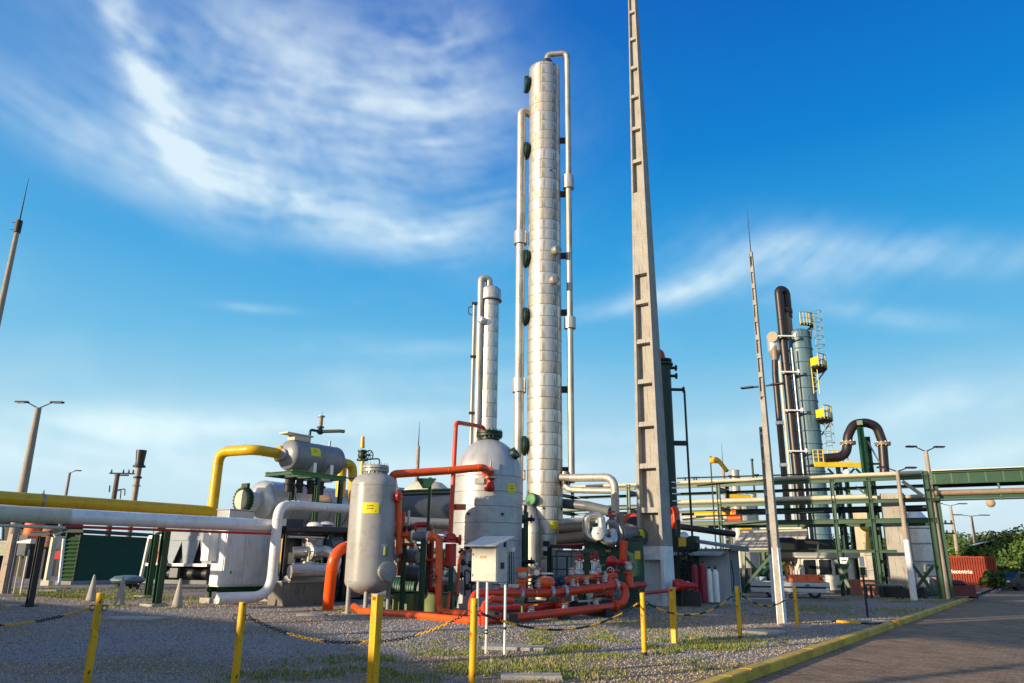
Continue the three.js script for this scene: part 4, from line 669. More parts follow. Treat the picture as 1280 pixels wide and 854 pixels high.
{ // big horizontal exchanger
  const D = 35, hd = at(317, 627, D), R = 27 * mpp(320, 627, D), L = 15, mEx = mat([.60, .61, .62], .36, { metal: .5, s: 3, dent: .025 }), mEx2 = mat([.52, .53, .55], .4, { metal: .5, s: 3, dent: .025 }), t = T('heat_exchanger', onG(hd), 'huge horizontal silver clad vessel with a green bolted end flange', 'vessel');
  const pf = [...headProf(R, R * .45, R * .45, false, 8).map(([r, y]) => [r, y]), [R, R * .5]]; P(t, 'end_head', lathe(pf, hd, U, 44), mEx);
  const n = 13, r = rng(3); for (let i = 0; i < n; i++) { const e = (r() - .5) * .014, l = (L - R * .5) / n; P(t, 'cladding_band', lathe([[R - .04, 0], [R + e, .001], [R + e + .014, .03], [R + e, .08], [R + e - .006, l - .06], [R - .04, l - .05]], hd.clone().addScaledVector(U, R * .5 + i * l), U, 44), [mEx, mEx2, mEx][i % 3]); }
  P(t, 'inner_shell', cyl(hd.clone().addScaledVector(U, R * .4), hd.clone().addScaledVector(U, L), R - .035, R - .035, 36), M.seam); P(t, 'far_head', lathe(headProf(R, R * .45, L, true, 8), hd, U, 40), M.clad);
  const fl = hd.clone().add(V3(0, 0, 0)).addScaledVector(U, -.62).addScaledVector(UP, .02); P(t, 'nozzle', cyl(hd.clone().addScaledVector(U, .15), fl, .42, .42, 26), M.clad);
  P(t, 'flange', [disc(fl, U, .58, .10, 32), disc(fl.clone().addScaledVector(U, .14), U, .58, .10, 32)], M.green, undefined, 'stuff'); const cv = P(t, 'cover', lathe([[.44, 0], [.42, .05], [.001, .07]], fl.clone().addScaledVector(U, -.05), U.clone().negate(), 28), M.cream); P(cv, 'bolts', boltRing(fl.clone().addScaledVector(U, .05), U, .52, .035, 22, .38), M.greenBase, undefined, 'stuff');
  for (const s of [2.4, 10]) P(t, 'saddle', gbox(onG(hd.clone().addScaledVector(U, s), hd.y - R * .95 - .2).setY((hd.y - R * .85) / 2), .4, hd.y - R * .85, R * 1.5), M.concDark);
  P(t, 'lifting_lug', gbox(hd.clone().addScaledVector(U, -.52).add(V3(0, .62, 0)), .1, .3, .5, .01), M.greenDark);
  // small valve standing on top
  const v = hd.clone().addScaledVector(U, 2.0).add(V3(0, R, 0)), q = T('vent_valve', v, 'small green vent valve sticking up from the big horizontal vessel', 'valve'); P(q, 'stem', cyl(v, v.clone().add(V3(0, .95, 0)), .05, .05, 8), M.greenDark); P(q, 'arm', pipe([v.clone().add(V3(0, .5, 0)), v.clone().addScaledVector(U, 1.2).add(V3(0, .5, 0))], .06), M.greenDark); P(q, 'valve_body', ball(v.clone().addScaledVector(U, .5).add(V3(0, .5, 0)), .13), M.green); P(q, 'handle', bar(v.clone().add(V3(-.16, .95, 0)), v.clone().add(V3(.16, .95, 0)), .06), M.greenDark);
  // frame on top carrying the small drum
  const f = T('drum_platform', hd.clone().addScaledVector(U, 4), 'green steel frame over the horizontal vessel that carries the small drum', 'platform'), fy = hAt(398, 594.5, 33.6), A = at(398, 594.5, 33.6), k = (u, w, y = fy) => off(V3(A.x, y, A.z), u, 0, w);
  for (const [u, w] of [[0, 0], [1.35, 0], [0, -1.7], [1.35, -1.7]]) P(f, 'post', ibeam(k(u, w, hd.y - (w ? 0 : 1.2)), k(u, w, fy - .1), .17, .17, W), M.green);
  for (const w of [0, -1.7]) P(f, 'edge_beam', ibeam(k(-1.5, w), k(1.6, w), .2, .16), M.greenLight); for (const u of [-1.5, -.7, 0, 1.35]) P(f, 'cross_beam', ibeam(k(u, -1.7, fy - .02), k(u, 0, fy - .02), .16, .12), M.green);
  P(f, 'brace', bar(k(0, 0, fy - 1.15), k(1.35, 0, fy - 1.15), .07), M.green); P(f, 'handrail', pipe([k(1.6, 0, fy + .05), k(2.6, .1, fy + .05), k(2.6, .1, fy - .7)], .03), M.greenDark);
  for (const u of [-.9, -.3, .3, .9]) P(f, 'spring_can', [cyl(k(u, -.85, fy - .75), k(u, -.85, fy - .15), .16, .16, 14), disc(k(u, -.85, fy - .4), UP, .24, .08, 16)], M.dark, undefined, 'stuff');
}
{ // small drum
  const D = 33.6, a = at(355, 568, D), R = 19.2 * mpp(370, 568, D), L = 3.25, t = T('small_drum', a, 'small grey horizontal drum mounted high between yellow pipes', 'drum'), e = a.clone();
  P(t, 'shell', lathe([...headProf(R, R * .42, R * .42, false, 8), ...headProf(R, R * .42, L - R * .42, true, 8)], e, U, 40), mat([.22, .24, .26], .38));
  P(t, 'weld_seam', [torus(e.clone().addScaledVector(U, R * .45), U, R + .002, .01, 40, 5), torus(e.clone().addScaledVector(U, L * .55), U, R + .002, .01, 40, 5), torus(e.clone().addScaledVector(U, L - R * .45), U, R + .002, .01, 40, 5)], M.greyDark, undefined, 'stuff');
  P(t, 'end_cap', lathe([[.30, -.2], [.34, .06], [.3, .22], [.001, .26]], e.clone().addScaledVector(U, L), U, 24), M.greyDark); P(t, 'inlet_nozzle', cyl(e.clone().addScaledVector(U, -.12), e.clone().addScaledVector(U, .2), .24, .24, 20), M.grey);
  for (const u of [1.25, 2.25]) P(t, 'saddle', gbox(e.clone().addScaledVector(U, u).addScaledVector(W, .1).add(V3(0, -R * .98, 0)), .18, R * 1.15, R * 1.7, .01), M.clad);
  { const ps = [], uv = [], ix = []; for (let i = 0; i <= 6; i++) for (let j = 0; j < 2; j++) { const f = .02 + .58 * i / 6, q = e.clone().addScaledVector(U, .95 + .56 * j).addScaledVector(W, Math.cos(f) * (R + .012)).addScaledVector(UP, Math.sin(f) * (R + .012)); ps.push(q.x, q.y, q.z); uv.push(j, i / 6); if (i && j) { const A = i * 2; ix.push(A - 2, A - 1, A + 1, A - 2, A + 1, A); } } const g = new THREE.BufferGeometry(); g.setAttribute('position', new THREE.Float32BufferAttribute(ps, 3)); g.setAttribute('uv', new THREE.Float32BufferAttribute(uv, 2)); g.setIndex(ix); g.computeVertexNormals(); P(t, 'label_plate', g, mPlate, 'yellow plate with dark lettering'); }
  P(t, 'top_manway', [gbox(e.clone().addScaledVector(U, .75).add(V3(0, R + .1, 0)), .9, .26, .5, .03), gbox(e.clone().addScaledVector(U, .6).add(V3(0, R + .26, 0)), 1.5, .07, .6, .02)], M.cream, undefined, 'stuff'); P(t, 'lifting_lug', cyl(e.clone().addScaledVector(U, 2.6).add(V3(0, R - .05, 0)), e.clone().addScaledVector(U, 2.6).add(V3(0, R + .25, 0)), .06, .05, 8), M.grey);
  const b = e.clone().addScaledVector(U, 1.35).add(V3(0, R, 0)), v = T('safety_valve', b, 'safety valve with side outlet standing on top of the small drum', 'valve'), h = V3(0, .62, 0);
  P(v, 'inlet', pipe([b, b.clone().add(h), b.clone().add(h).addScaledVector(U, .55)], .065, .14), M.blueDark); const c = b.clone().add(h).addScaledVector(U, .6); P(v, 'body', [ball(c, .17, 1, .9, 1), disc(c.clone().add(V3(0, .2, 0)), UP, .17, .06)], M.greenDark, undefined, 'stuff'); P(v, 'bonnet', cyl(c.clone().add(V3(0, .2, 0)), c.clone().add(V3(0, .75, 0)), .10, .085, 12), M.brownLight); P(v, 'cap', [disc(c.clone().add(V3(0, .72, 0)), UP, .17, .06), cyl(c.clone().add(V3(0, .7, 0)), c.clone().add(V3(0, .95, 0)), .03, .03, 8)], M.steelDull, undefined, 'stuff'); P(v, 'outlet', pipe([c, c.clone().addScaledVector(W, .9).addScaledVector(U, .4), c.clone().addScaledVector(W, 1.1).addScaledVector(U, .5).add(V3(0, -.02, 0))], .08), M.greenDark);
  const y0 = e.clone().addScaledVector(U, L + .15); run('yellow_pipe', 'yellow elbow that leaves the right end of the small drum and drops', [y0, y0.clone().addScaledVector(U, .75), y0.clone().addScaledVector(U, .95).addScaledVector(W, .1).add(V3(0, -2.6, 0))], .22, M.yellow, { bend: .55, seg: 20 });
  run('yellow_pipe', 'short yellow drop pipe behind the frame of the small drum', [at(428, 576, 37.5), at(425, 622, 37.5)], .24, M.yellow, { seg: 18 });
  const m = at(453, 575, 33), q = T('gate_valve', m, 'green gate valve with a yellow stem standing above the grey vessel', 'valve'); P(q, 'stem', cyl(at(453, 560, 33), at(453.5, 546, 33), .10, .08, 10), M.yellow); P(q, 'pipe', cyl(at(452, 605, 33), at(453, 575, 33), .1, .1, 12), M.yellow); P(q, 'valve_body', [ball(at(453, 569, 33), .25, .8, 1, .8), disc(at(453, 575, 33), UP, .25, .07), disc(at(453, 564, 33), UP, .2, .07)], M.greenDark, undefined, 'stuff'); P(q, 'handwheel', wheelG(at(462, 569, 32.7), V3(.8, 0, .6), .2), M.greenDark, undefined, 'stuff'); P(q, 'spindle', cyl(at(453, 569, 33), at(462, 569, 32.7), .05, .05, 8), M.greenDark);
}
{ // silver pipework and pumps under the big vessel
  run('silver_pipe', 'silver pipe loop under the horizontal vessel, turning back below a dark one', [at(366, 691, 31), at(408, 689, 31.6), at(421, 697, 31.6), at(416, 714, 31.2), at(366, 711, 30.2)], .23, M.steel, { bend: .5, seg: 18, flanges: [[at(386, 690, 31.3), U]] });
  run('silver_pipe', 'cream capped silver pipe lying lowest under the horizontal vessel', [at(362, 715, 29.8), at(420, 712, 31)], .26, M.alu3, { seg: 18, bands: .9 });
  run('dark_pipe', 'dark header under the horizontal vessel, lowest of the stack', [at(358, 728, 30.6), at(402, 725, 32)], .25, M.steelDull, { seg: 18 });
  run('dark_pipe', 'dull red brown pipe running right from the tall pale bend', [at(354, 663, 30), at(432, 664, 33.5)], .17, M.brown, { seg: 14 });
  run('silver_pipe', 'thin bright conduit under the dull red brown pipe', [at(360, 671, 29.9), at(405, 672.5, 32)], .05, M.steel);
  run('silver_pipe', 'silver vertical pump column hanging under the big vessel', [at(392, 672, 32), at(390, 700, 32)], .42, M.steelDull, { seg: 20 });
  { const p = at(385, 706, 30.6), t = T('gate_valve', p, 'pale small valve standing on the silver pipe loop', 'valve'); valve(t, p, U, .13, M.cream, M.cream, UP, .5); }
  { const p = at(362, 692, 31.5), t = T('control_cabinet', onG(p), 'dark blue control panel with a white tag behind the tall pale bend', 'panel'); P(t, 'box', gbox(at(361, 700, 32).setY(1.9), .9, 2.8, .35, .03), M.blueDark); P(t, 'tag', gbox(off(at(361, 700, 32).setY(hAt(361, 698, 31.5)), -.1, 0, .19), .5, .45, .02), M.white); P(t, 'edge_strip', gbox(off(at(361, 700, 32).setY(2.0), -.48, 0, .1), .03, 1.7, .1), M.yellow); P(t, 'post', gbox(off(onG(at(361, 700, 32), .3), 0, 0, 0), .6, .6, .25), M.dark); }
  { const p = at(388, 744, 31), t = T('pump_plinth', onG(p), 'stained concrete plinth under the silver pipes', 'plinth'); P(t, 'block', gbox(onG(at(376, 740, 31), .42), 2.2, .84, 1.2, .03), M.concDark); P(t, 'cap', gbox(onG(at(376, 740, 31), .87), 2.25, .06, 1.25, .01), M.steelDull); }
  { const p = at(412, 678, 33), t = T('small_pump', p, 'green and grey pump between the silver loop and the orange riser', 'pump'); P(t, 'motor', cyl(at(424, 680, 33.5), at(408, 682, 32.5), .3, .3, 18), M.greyDark); P(t, 'casing', lathe([[0, -.1], [.26, -.1], [.32, .05], [.26, .2], [0, .2]], at(404, 682, 32.2), U, 20), M.greenDark); P(t, 'terminal_box', gbox(at(412, 672, 33), .3, .2, .25, .02), M.greenLight); P(t, 'base', gbox(at(413, 690, 33), 1.2, .12, .6), M.dark); P(t, 'stand', gbox(onG(at(413, 690, 33), .75), .8, 1.5, .3), M.dark); }
  { const t = T('roof_ventilator', at(396, 655, 34), 'round white cap on a stub below the drum frame', 'cap'); P(t, 'cap', lathe([[0, .22], [.24, .18], [.36, .05], [.36, 0], [0, 0]], at(393, 659, 33.2), UP, 24), M.white); P(t, 'cap', lathe([[0, .18], [.24, .14], [.34, .05], [.34, 0], [0, 0]], at(408, 657, 33.8), UP, 24), M.clad); P(t, 'stub', cyl(at(393, 668, 33.2), at(393, 659, 33.2), .2, .2, 14), M.steelDull); P(t, 'stub', cyl(at(408, 668, 33.8), at(408, 657, 33.8), .2, .2, 14), M.steelDull); }
  { const t = T('frame_support', onG(at(360, 735, 32)), 'dark steel legs under the horizontal vessel and its pipes', 'frame'); for (const [px, D] of [[352, 31], [406, 32.5], [428, 33.5], [346, 33]]) { const b = onG(at(px, 735, D)); P(t, 'post', ibeam(b, V3(b.x, hAt(px, 666, D), b.z), .2, .2, W), M.dark); } P(t, 'beam', ibeam(at(346, 670, 31), at(432, 669, 34), .2, .16), M.dark); P(t, 'beam', ibeam(at(350, 734, 31), at(428, 730, 33.5), .18, .16), M.dark); }
}
// ------------------------------------------------------------------ red manifold behind the grey vessel
{
  const t = T('concrete_plinth', onG(at(525, 752, 27.5)), 'pale green concrete base under the red manifold', 'plinth'); for (const [a, b, y] of [[495, 521, 754], [533, 562, 756]]) { const c = gnd((a + b) / 2, y + 10); P(t, 'block', ybox(V3(c.x, .30, c.z - .2), (b - a) * .031, .62, .8, -.3, .02), M.greenBase); P(t, 'edge_angle', ybox(V3(c.x, .63, c.z - .2), (b - a) * .031 + .06, .05, .86, -.3), M.greenDark); }
  const s = (px, py, D, h, m, w) => { const b = onG(at(px, py, D)); return ibeam(b, V3(b.x, h, b.z), w, w, V3(1, 0, 0)); };
  const f = T('manifold_frame', onG(at(527, 760, 26.8)), 'green steel posts with a T head holding the red manifold and orange pipe', 'frame');
  P(f, 'post', s(526, 765, 26.8, hAt(526, 668, 26.8), 0, .2), M.green); P(f, 'slim_post', s(531, 760, 27.6, hAt(533, 597, 27.6), 0, .11), M.green); const th = at(533, 597, 27.6); P(f, 'post_head', prism([[-.12, -.1], [.12, -.1], [.12, .1], [-.12, .1]].map(([x, z]) => th.clone().add(V3(x, -.38, z))), [[-.36, -.12], [.36, -.12], [.36, .12], [-.36, .12]].map(([x, z]) => th.clone().add(V3(x, -.04, z)))), M.green);
  P(f, 'post', s(502, 758, 27.6, hAt(502, 680, 27.6), 0, .17), M.green); P(f, 'post', s(562, 766, 26.6, hAt(562, 708, 26.6), 0, .16), M.green); P(f, 'crossbar', ibeam(at(498, 668, 27.2), at(560, 674, 26.8), .12, .12), M.greenDark); P(f, 'knee_brace', bar(at(519, 680, 26.9), at(525, 690, 26.8), .07), M.green);
  run('red_pipe', 'orange red header pipe across the manifold beside the grey vessel', [at(470, 669, 28), at(504, 669, 27.2), at(558, 674, 26.8), at(576, 676, 26.9)], .10, M.orangeRed, { flanges: [[at(494, 669, 27.3), V3(1, 0, .2)], [at(513, 670, 27.1), V3(1, 0, .2)]], fm: M.orange });
  { const p = at(525, 671, 26.8), v = T('ball_valve', p, 'grey ball valve in the middle of the orange manifold', 'valve'); P(v, 'body', lathe([[0, -.32], [.17, -.3], [.12, -.2], [.17, -.08], [.17, .1], [.12, .2], [.19, .3], [0, .32]], p, V3(1, 0, .1), 18), M.greyDark); P(v, 'flange', [disc(at(516, 671, 26.9), V3(1, 0, .1).normalize(), .22, .06), disc(at(535, 672, 26.7), V3(1, 0, .1).normalize(), .22, .06)], M.silver, undefined, 'stuff'); }
  run('orange_pipe', 'orange pipe that drops from the manifold and turns right along the base', [at(536, 671, 26.6), at(549, 672, 26.4), at(548, 766, 26.2), at(584, 768, 25.4)], .125, M.orange, { bend: .33, seg: 16, flanges: [[at(540, 671, 26.6), V3(1, 0, .1)]] });
  run('red_pipe', 'red pipe looped behind the manifold valve', [at(517, 665, 27.6), at(519, 656, 27.7), at(537, 656, 27.7), at(540, 670, 27.8), at(537, 738, 27.8), at(545, 737, 27.6)], .095, M.red, { bend: .25 });
  run('red_pipe', 'red pipe dropping behind the right side of the grey vessel', [at(503, 640, 28), at(502, 690, 28), at(500, 720, 28)], .11, M.orangeRed, { flanges: [[at(502.5, 658, 28), UP]] });
  { const t = T('filter_pot', onG(at(563, 700, 26.8)), 'bright red filter pot with a domed flange on a green post', 'filter'); P(t, 'pot', cyl(at(563, 708, 26.8), at(563.5, 680, 26.8), .19, .19, 22), M.red); P(t, 'flange', [disc(at(563.5, 677, 26.8), UP, .30, .08), disc(at(563.5, 673, 26.8), UP, .30, .08)], M.red, undefined, 'stuff'); P(t, 'dome', ball(at(563.5, 672, 26.8), .2, 1, .8, 1), M.red); P(t, 'side_arm', pipe([at(563, 674, 26.8), at(576, 675, 26.7)], .09), M.red); P(t, 'side_flange', disc(at(575, 675, 26.7), V3(1, 0, 0), .17, .08), M.red); }
  run('grey_pipe', 'dull grey insulated pipe behind the manifold post', [at(494, 691, 28.5), at(500, 694, 28.3), at(523, 696, 28)], .24, M.steelDull, { seg: 18, bands: .35 });
  run('grey_pipe', 'dark grey pump body low behind the manifold', [at(504, 716, 28.6), at(524, 718, 28.6)], .28, M.greyDark, { seg: 18 });
  { const t = T('gate_valve', at(510, 655, 28), 'small valve with a pale upright stem above the manifold', 'valve'); P(t, 'stem', cyl(at(510.5, 664, 27.8), at(511, 638, 27.8), .045, .045, 8), M.silver); valve(t, at(511, 662, 27.8), V3(1, 0, 0), .11, M.greenDark, M.greenDark, V3(.3, 0, .95), .3); }
  { const t = T('valve_cluster', onG(at(583, 700, 28.6)), 'dark cluster of small instrument valves and tubes before the round tank', 'valve cluster'); for (const [x, y] of [[577, 690], [584, 684], [579, 704], [588, 706], [576, 720], [584, 735], [590, 728]]) P(t, 'small_valve', [ball(at(x, y, 28.6), .10), cyl(at(x - 4, y, 28.6), at(x + 4, y + 1, 28.6), .04, .04, 8), disc(at(x, y - 4, 28.6), UP, .09, .03)], M.dark, undefined, 'stuff'); P(t, 'tube', pipe([at(577, 740, 28.6), at(577, 700, 28.6), at(584, 690, 28.6), at(584, 675, 28.6)], .03), M.steelDull); P(t, 'tube', pipe([at(590, 745, 28.5), at(588, 715, 28.5), at(581, 712, 28.5), at(581, 745, 28.5)], .03), M.dark); P(t, 'pale_box', ybox(at(580, 698, 28.9), .3, .5, .2, -.4, .02), M.cream); }
  { const t = T('horizontal_duct', at(520, 655, 37), 'row of pipes and a round roof behind the slim green post', 'pipework'); P(t, 'duct', pipe([at(494, 632, 40), at(562, 640, 41)], .95, 1, 24), M.greyDark); P(t, 'pale_pipe', pipe([at(500, 652, 34), at(560, 655, 35)], .22, .3), M.alu2); P(t, 'green_rail', pipe([at(492, 615, 34), at(566, 612, 35)], .06, .3), M.green); P(t, 'green_rail', pipe([at(494, 619, 34.2), at(566, 617, 35.2)], .05, .3), M.greenDark); P(t, 'round_roof', lathe([[0, .6], [.7, .45], [1.1, .12], [1.15, 0], [0, 0]], at(534, 616, 36), UP, 28), M.cream); P(t, 'small_post', cyl(at(498, 640, 34), at(498, 612, 34), .06, .06, 8), M.greenDark); }
}

// ------------------------------------------------------------------ cream meter cabinet on legs, in the middle foreground
{
  const D = 15.6, c = at(589, 727, D), t = T('meter_cabinet', onG(off(c, .15, 0, .35)), 'cream metal meter cabinet with a sloping roof on thin legs above a slab', 'cabinet');
  const q = (u, y, w) => off(V3(c.x, y, c.z), u, 0, w), yb = c.y, yt = hAt(589, 684, D), w = .63, d = .36, m1 = mat([.54, .52, .46], .5), m2 = mat([.66, .63, .56], .5);
  P(t, 'body', gbox(q(d / 2, (yb + yt) / 2, w / 2), d, yt - yb, w, .012), m1); P(t, 'door', gbox(q(-.008, (yb + yt) / 2 - .01, w / 2), .03, yt - yb - .05, w - .03, .008), m1);
  const rf = [[-.18, -.06, yt + .01], [-.18, w + .09, yt + .01], [d + .10, w + .09, yt + .20], [d + .10, -.06, yt + .20]].map(([u, ww, y]) => q(u, y, ww)); P(t, 'roof', prism([rf[0], rf[1], rf[2], rf[3]], rf.map((p) => p.clone().add(V3(0, .025, 0)))), m2);
  P(t, 'roof_bracket', gbox(q(d - .05, yt + .08, w - .04), .06, .16, .03), M.black);
  for (const y of [yb + .12, yt - .14]) P(t, 'hinge', gbox(q(-.03, y, .05), .02, .05, .02, .004), M.brownLight);
  P(t, 'lock', gbox(q(d * .45, (yb + yt) / 2 - .02, w + .012), .10, .12, .03, .006), M.dark);
  P(t, 'conduit_box', gbox(q(d + .04, yt - .04, w + .05), .1, .08, .12, .01), M.white);
  const cv = document.createElement('canvas'); cv.width = 96; cv.height = 80; const x = cv.getContext('2d'); x.fillStyle = '#e9e0cc'; x.fillRect(0, 0, 96, 80); x.fillStyle = '#d8572a'; x.fillRect(4, 4, 88, 34); x.fillStyle = '#f3c9a8'; for (const [a, b] of [[12, 10], [26, 12], [42, 8], [54, 12], [70, 12]]) x.fillRect(a, 16, b, 10); x.fillStyle = '#8a8274'; for (const [a, b] of [[14, 14], [34, 20], [60, 18]]) x.fillRect(a, 56, b, 6); const tx = new THREE.CanvasTexture(cv); tx.colorSpace = THREE.SRGBColorSpace;
  P(t, 'warning_label', plate(q(-.027, mix(yb, yt, .66), w * .48), .18, .13, .006, -GA), new THREE.MeshStandardMaterial({ map: tx, roughness: .5 }), 'small red and white warning sticker');
  for (const [u, ww] of [[.04, .14], [.08, .34], [.26, w + .02]]) { const b = onG(q(u, 0, ww)); P(t, 'leg', cyl(b, V3(b.x, ww > w ? yb - .01 : yb + .02, b.z), .025, .025, 12), M.white); }
  for (const y of [.42, .36]) P(t, 'clamp', cyl(onG(q(.08, 0, .34), y), onG(q(.08, 0, .34), y + .03), .034, .034, 12), M.black); P(t, 'clamp', cyl(onG(q(.26, 0, w + .02), .45), onG(q(.26, 0, w + .02), .5), .036, .036, 12), M.black);
}
// ------------------------------------------------------------------ red pipe manifold right of the cabinet
{
  run('red_pipe', 'red pipe loop farthest left behind the cabinet legs', [at(590, 781, 22.4), at(590, 755, 22.9), at(594, 742, 23.2), at(606, 741, 23.5), at(652, 742, 24.6)], .12, M.orangeRed, { bend: .5, seg: 18 });
  run('red_pipe', 'second red loop just right of the first, behind the cabinet legs', [at(606, 789, 22), at(605, 758, 22.6), at(613, 749, 23), at(640, 751, 23.8)], .10, M.orangeRed, { bend: .35, seg: 16 });
  run('red_pipe', 'lowest long red pipe lying across the ground before the tall column', [at(597, 777, 22.4), at(640, 773, 23.2), at(772, 757.5, 26.6)], .125, M.orangeRed, { seg: 18, flanges: [[at(769, 757.8, 26.5), V3(1, 0, -.4)]], fm: M.orangeRed });
  run('red_pipe', 'dark red pipe behind the lowest long one', [at(600, 764, 24.2), at(700, 757, 26)], .12, M.red, { seg: 14 });
  run('red_pipe', 'middle red pipe of the manifold with grey flanges', [at(640, 742, 24.6), at(700, 741, 25.6), at(778, 731, 27.2), at(783, 742, 26.9), at(779, 754, 26.7), at(772, 756, 26.6)], .13, M.orangeRed, { bend: .5, seg: 18, flanges: [[at(706, 740, 25.7), V3(1, 0, -.4)], [at(770, 732, 27), V3(1, 0, -.4)], [at(690, 741, 25.4), V3(1, 0, -.3)]], fm: M.silver });
  run('red_pipe', 'upper bright red pipe of the manifold rising to the right', [at(690, 738, 26.2), at(708, 727, 26.6), at(726, 724, 27), at(752, 722, 27.6), at(770, 721, 27.9)], .13, M.orangeRed, { bend: .5, seg: 18, flanges: [[at(755, 722, 27.6), V3(1, 0, -.3)]], fm: M.silver });
  run('red_pipe', 'red drop linking the upper and middle manifold pipes', [at(762, 722, 27.6), at(762, 747, 27.2)], .10, M.orangeRed, { flanges: [[at(762, 742, 27.2), UP]] });
  run('red_pipe', 'thin red branch running right from the manifold to the mast', [at(778, 733, 28), at(806, 731, 29)], .11, M.red, { seg: 14 });
  run('red_pipe', 'thick red pipe hanging from the dark drum', [at(780, 676, 31), at(779, 700, 31)], .16, M.orangeRed, { seg: 20 });
  { const p = at(652, 728, 24.8), t = T('stub_valve', onG(p), 'upright red stub with a grey valve and orange top beside the cabinet', 'valve'); P(t, 'stub', cyl(at(652, 742, 24.7), at(652.5, 727, 24.8), .14, .14, 18), M.orangeRed); P(t, 'flange', [disc(at(652.5, 726, 24.8), UP, .21, .06), disc(at(653, 714, 24.8), UP, .19, .06), disc(at(653, 711.5, 24.8), UP, .2, .09)], M.orange, undefined, 'stuff'); P(t, 'valve_body', lathe([[0, 0], [.15, 0], [.12, .08], [.16, .16], [.12, .26], [.15, .3], [0, .3]], at(653, 724.5, 24.8), UP, 18), M.silver); }
  { const p = at(683, 728, 25.6), t = T('rotary_actuator', p, 'orange round actuator standing on the red manifold', 'actuator'); P(t, 'body', lathe([[0, -.16], [.2, -.15], [.28, -.06], [.28, .06], [.2, .15], [0, .16]], p, V3(0, 1, .25), 24), M.orange); P(t, 'stem', cyl(at(683, 740, 25.5), p, .07, .07, 12), M.steel); }
  { const a = at(640, 744, 24.5), t = T('check_valve', a, 'squat grey and red valve just right of the cabinet legs', 'valve'); P(t, 'red_end', ball(at(638, 744, 24.4), .22, .8, 1.1, .9), M.orangeRed); P(t, 'body', lathe([[0, -.2], [.2, -.2], [.2, -.1], [.14, 0], [.2, .12], [.2, .2], [0, .2]], at(646, 744, 24.6), V3(1, 0, -.3), 18), M.silver); P(t, 'cover', ybox(at(642, 733, 24.6), .3, .12, .26, .3, .03), M.cream); }
  { const t = T('valve_station', onG(at(668, 735, 26)), 'group of dark hand valves and gauges between the cabinet and the tall column', 'valve cluster'); for (const [x, y, m] of [[668, 722, M.greenDark], [676, 731, M.steelDull], [694, 724, M.blueDark], [702, 722, M.blueDark], [666, 733, M.dark], [698, 734, M.steelDull]]) P(t, 'hand_valve', [cyl(at(x, y + 14, 26), at(x, y, 26), .06, .05, 8), ball(at(x, y + 5, 26), .13), ...wheelG(at(x, y - 1, 26), V3(0, 1, .2), .14)], m, undefined, 'stuff'); for (const [x, y] of [[671, 716], [690, 735]]) P(t, 'gauge', disc(at(x, y, 25.8), V3(-.3, 0, 1).normalize(), .09, .05), M.white); P(t, 'pale_plate', ybox(at(683, 717, 26.5), .4, .05, .3, .2), M.clad); }
  { const t = T('actuated_valve', onG(at(737, 715, 28)), 'tall green actuator between two handwheel valves on the upper red pipe', 'valve'); P(t, 'actuator', [cyl(at(736, 722, 28), at(736, 686, 28), .22, .2, 18), disc(at(736, 690, 28), UP, .32, .12), disc(at(736, 700, 28), UP, .28, .08)], M.green, undefined, 'stuff'); for (const [x, m] of [[724, M.red], [743, M.red]]) { P(t, 'yoke', [cyl(at(x, 722, 27.6), at(x, 699, 27.6), .05, .05, 8), bar(at(x - 5, 702, 27.6), at(x + 6, 701, 27.6), .06), cyl(at(x - 3, 720, 27.6), at(x - 3, 701, 27.6), .025, .025, 6), cyl(at(x + 3, 720, 27.6), at(x + 3, 701, 27.6), .025, .025, 6)], M.clad, undefined, 'stuff'); P(t, 'handwheel', wheelG(at(x, 696, 27.6), V3(.4, .4, .8).normalize(), .16), m, undefined, 'stuff'); P(t, 'valve_body', ball(at(x, 717, 27.6), .2, 1, .8, 1), M.silver); } }
  { const p = at(786, 715, 28.4), t = T('stub_valve', onG(p), 'red upright line with a white gate valve close to the mast', 'valve'); P(t, 'pipe', cyl(at(788, 735, 28.2), at(786, 716, 28.3), .13, .13, 16), M.orangeRed); P(t, 'flange', [disc(at(786, 716, 28.3), UP, .2, .07), disc(at(786, 703, 28.4), UP, .2, .1), disc(at(788, 733, 28.2), UP, .2, .06)], M.orangeRed, undefined, 'stuff'); P(t, 'valve_body', lathe([[0, 0], [.16, 0], [.11, .08], [.15, .16], [.11, .26], [.16, .32], [0, .32]], at(786, 714, 28.3), UP, 18), M.silver); }
  { const p = at(765, 700, 29), t = T('globe_valve', onG(p), 'red topped valve before the dark green skid cabinet', 'valve'); P(t, 'top', ball(at(765, 702, 29), .22, 1, .9, 1), M.red); P(t, 'body', cyl(at(764, 722, 29), at(765, 705, 29), .13, .16, 14), M.dark); P(t, 'wheel', wheelG(at(763, 714, 28.7), V3(0, 0, 1), .13), M.clad, undefined, 'stuff'); }
  { const t = T('pipe_rest', onG(at(652, 757, 24.4)), 'small pale green bracket that props the middle red pipe', 'bracket'); P(t, 'frame', pipe([onG(at(653, 762, 24.3)), at(653, 751, 24.3), at(640, 750, 24.1)], .04, .06), M.greenLight); P(t, 'foot', ybox(onG(at(653, 762, 24.3), .02), .2, .04, .2), M.greenLight); }
  { const t = T('pipe_sleepers', onG(at(690, 760, 26)), 'low dark steel sleepers under the red pipes', 'pipe support'); for (const [x, y, D] of [[625, 772, 23.4], [690, 762, 25.4], [745, 756, 26.6]]) P(t, 'sleeper', ybox(onG(at(x, y, D), .14), .3, .28, 1.6, .5), M.dark); P(t, 'rail', ibeam(onG(at(650, 757, 26), .35), onG(at(790, 748, 29), .35), .2, .16), M.dark); P(t, 'rail', ibeam(onG(at(700, 750, 28), .3), onG(at(800, 744, 30), .3), .2, .16), M.greenDark); }
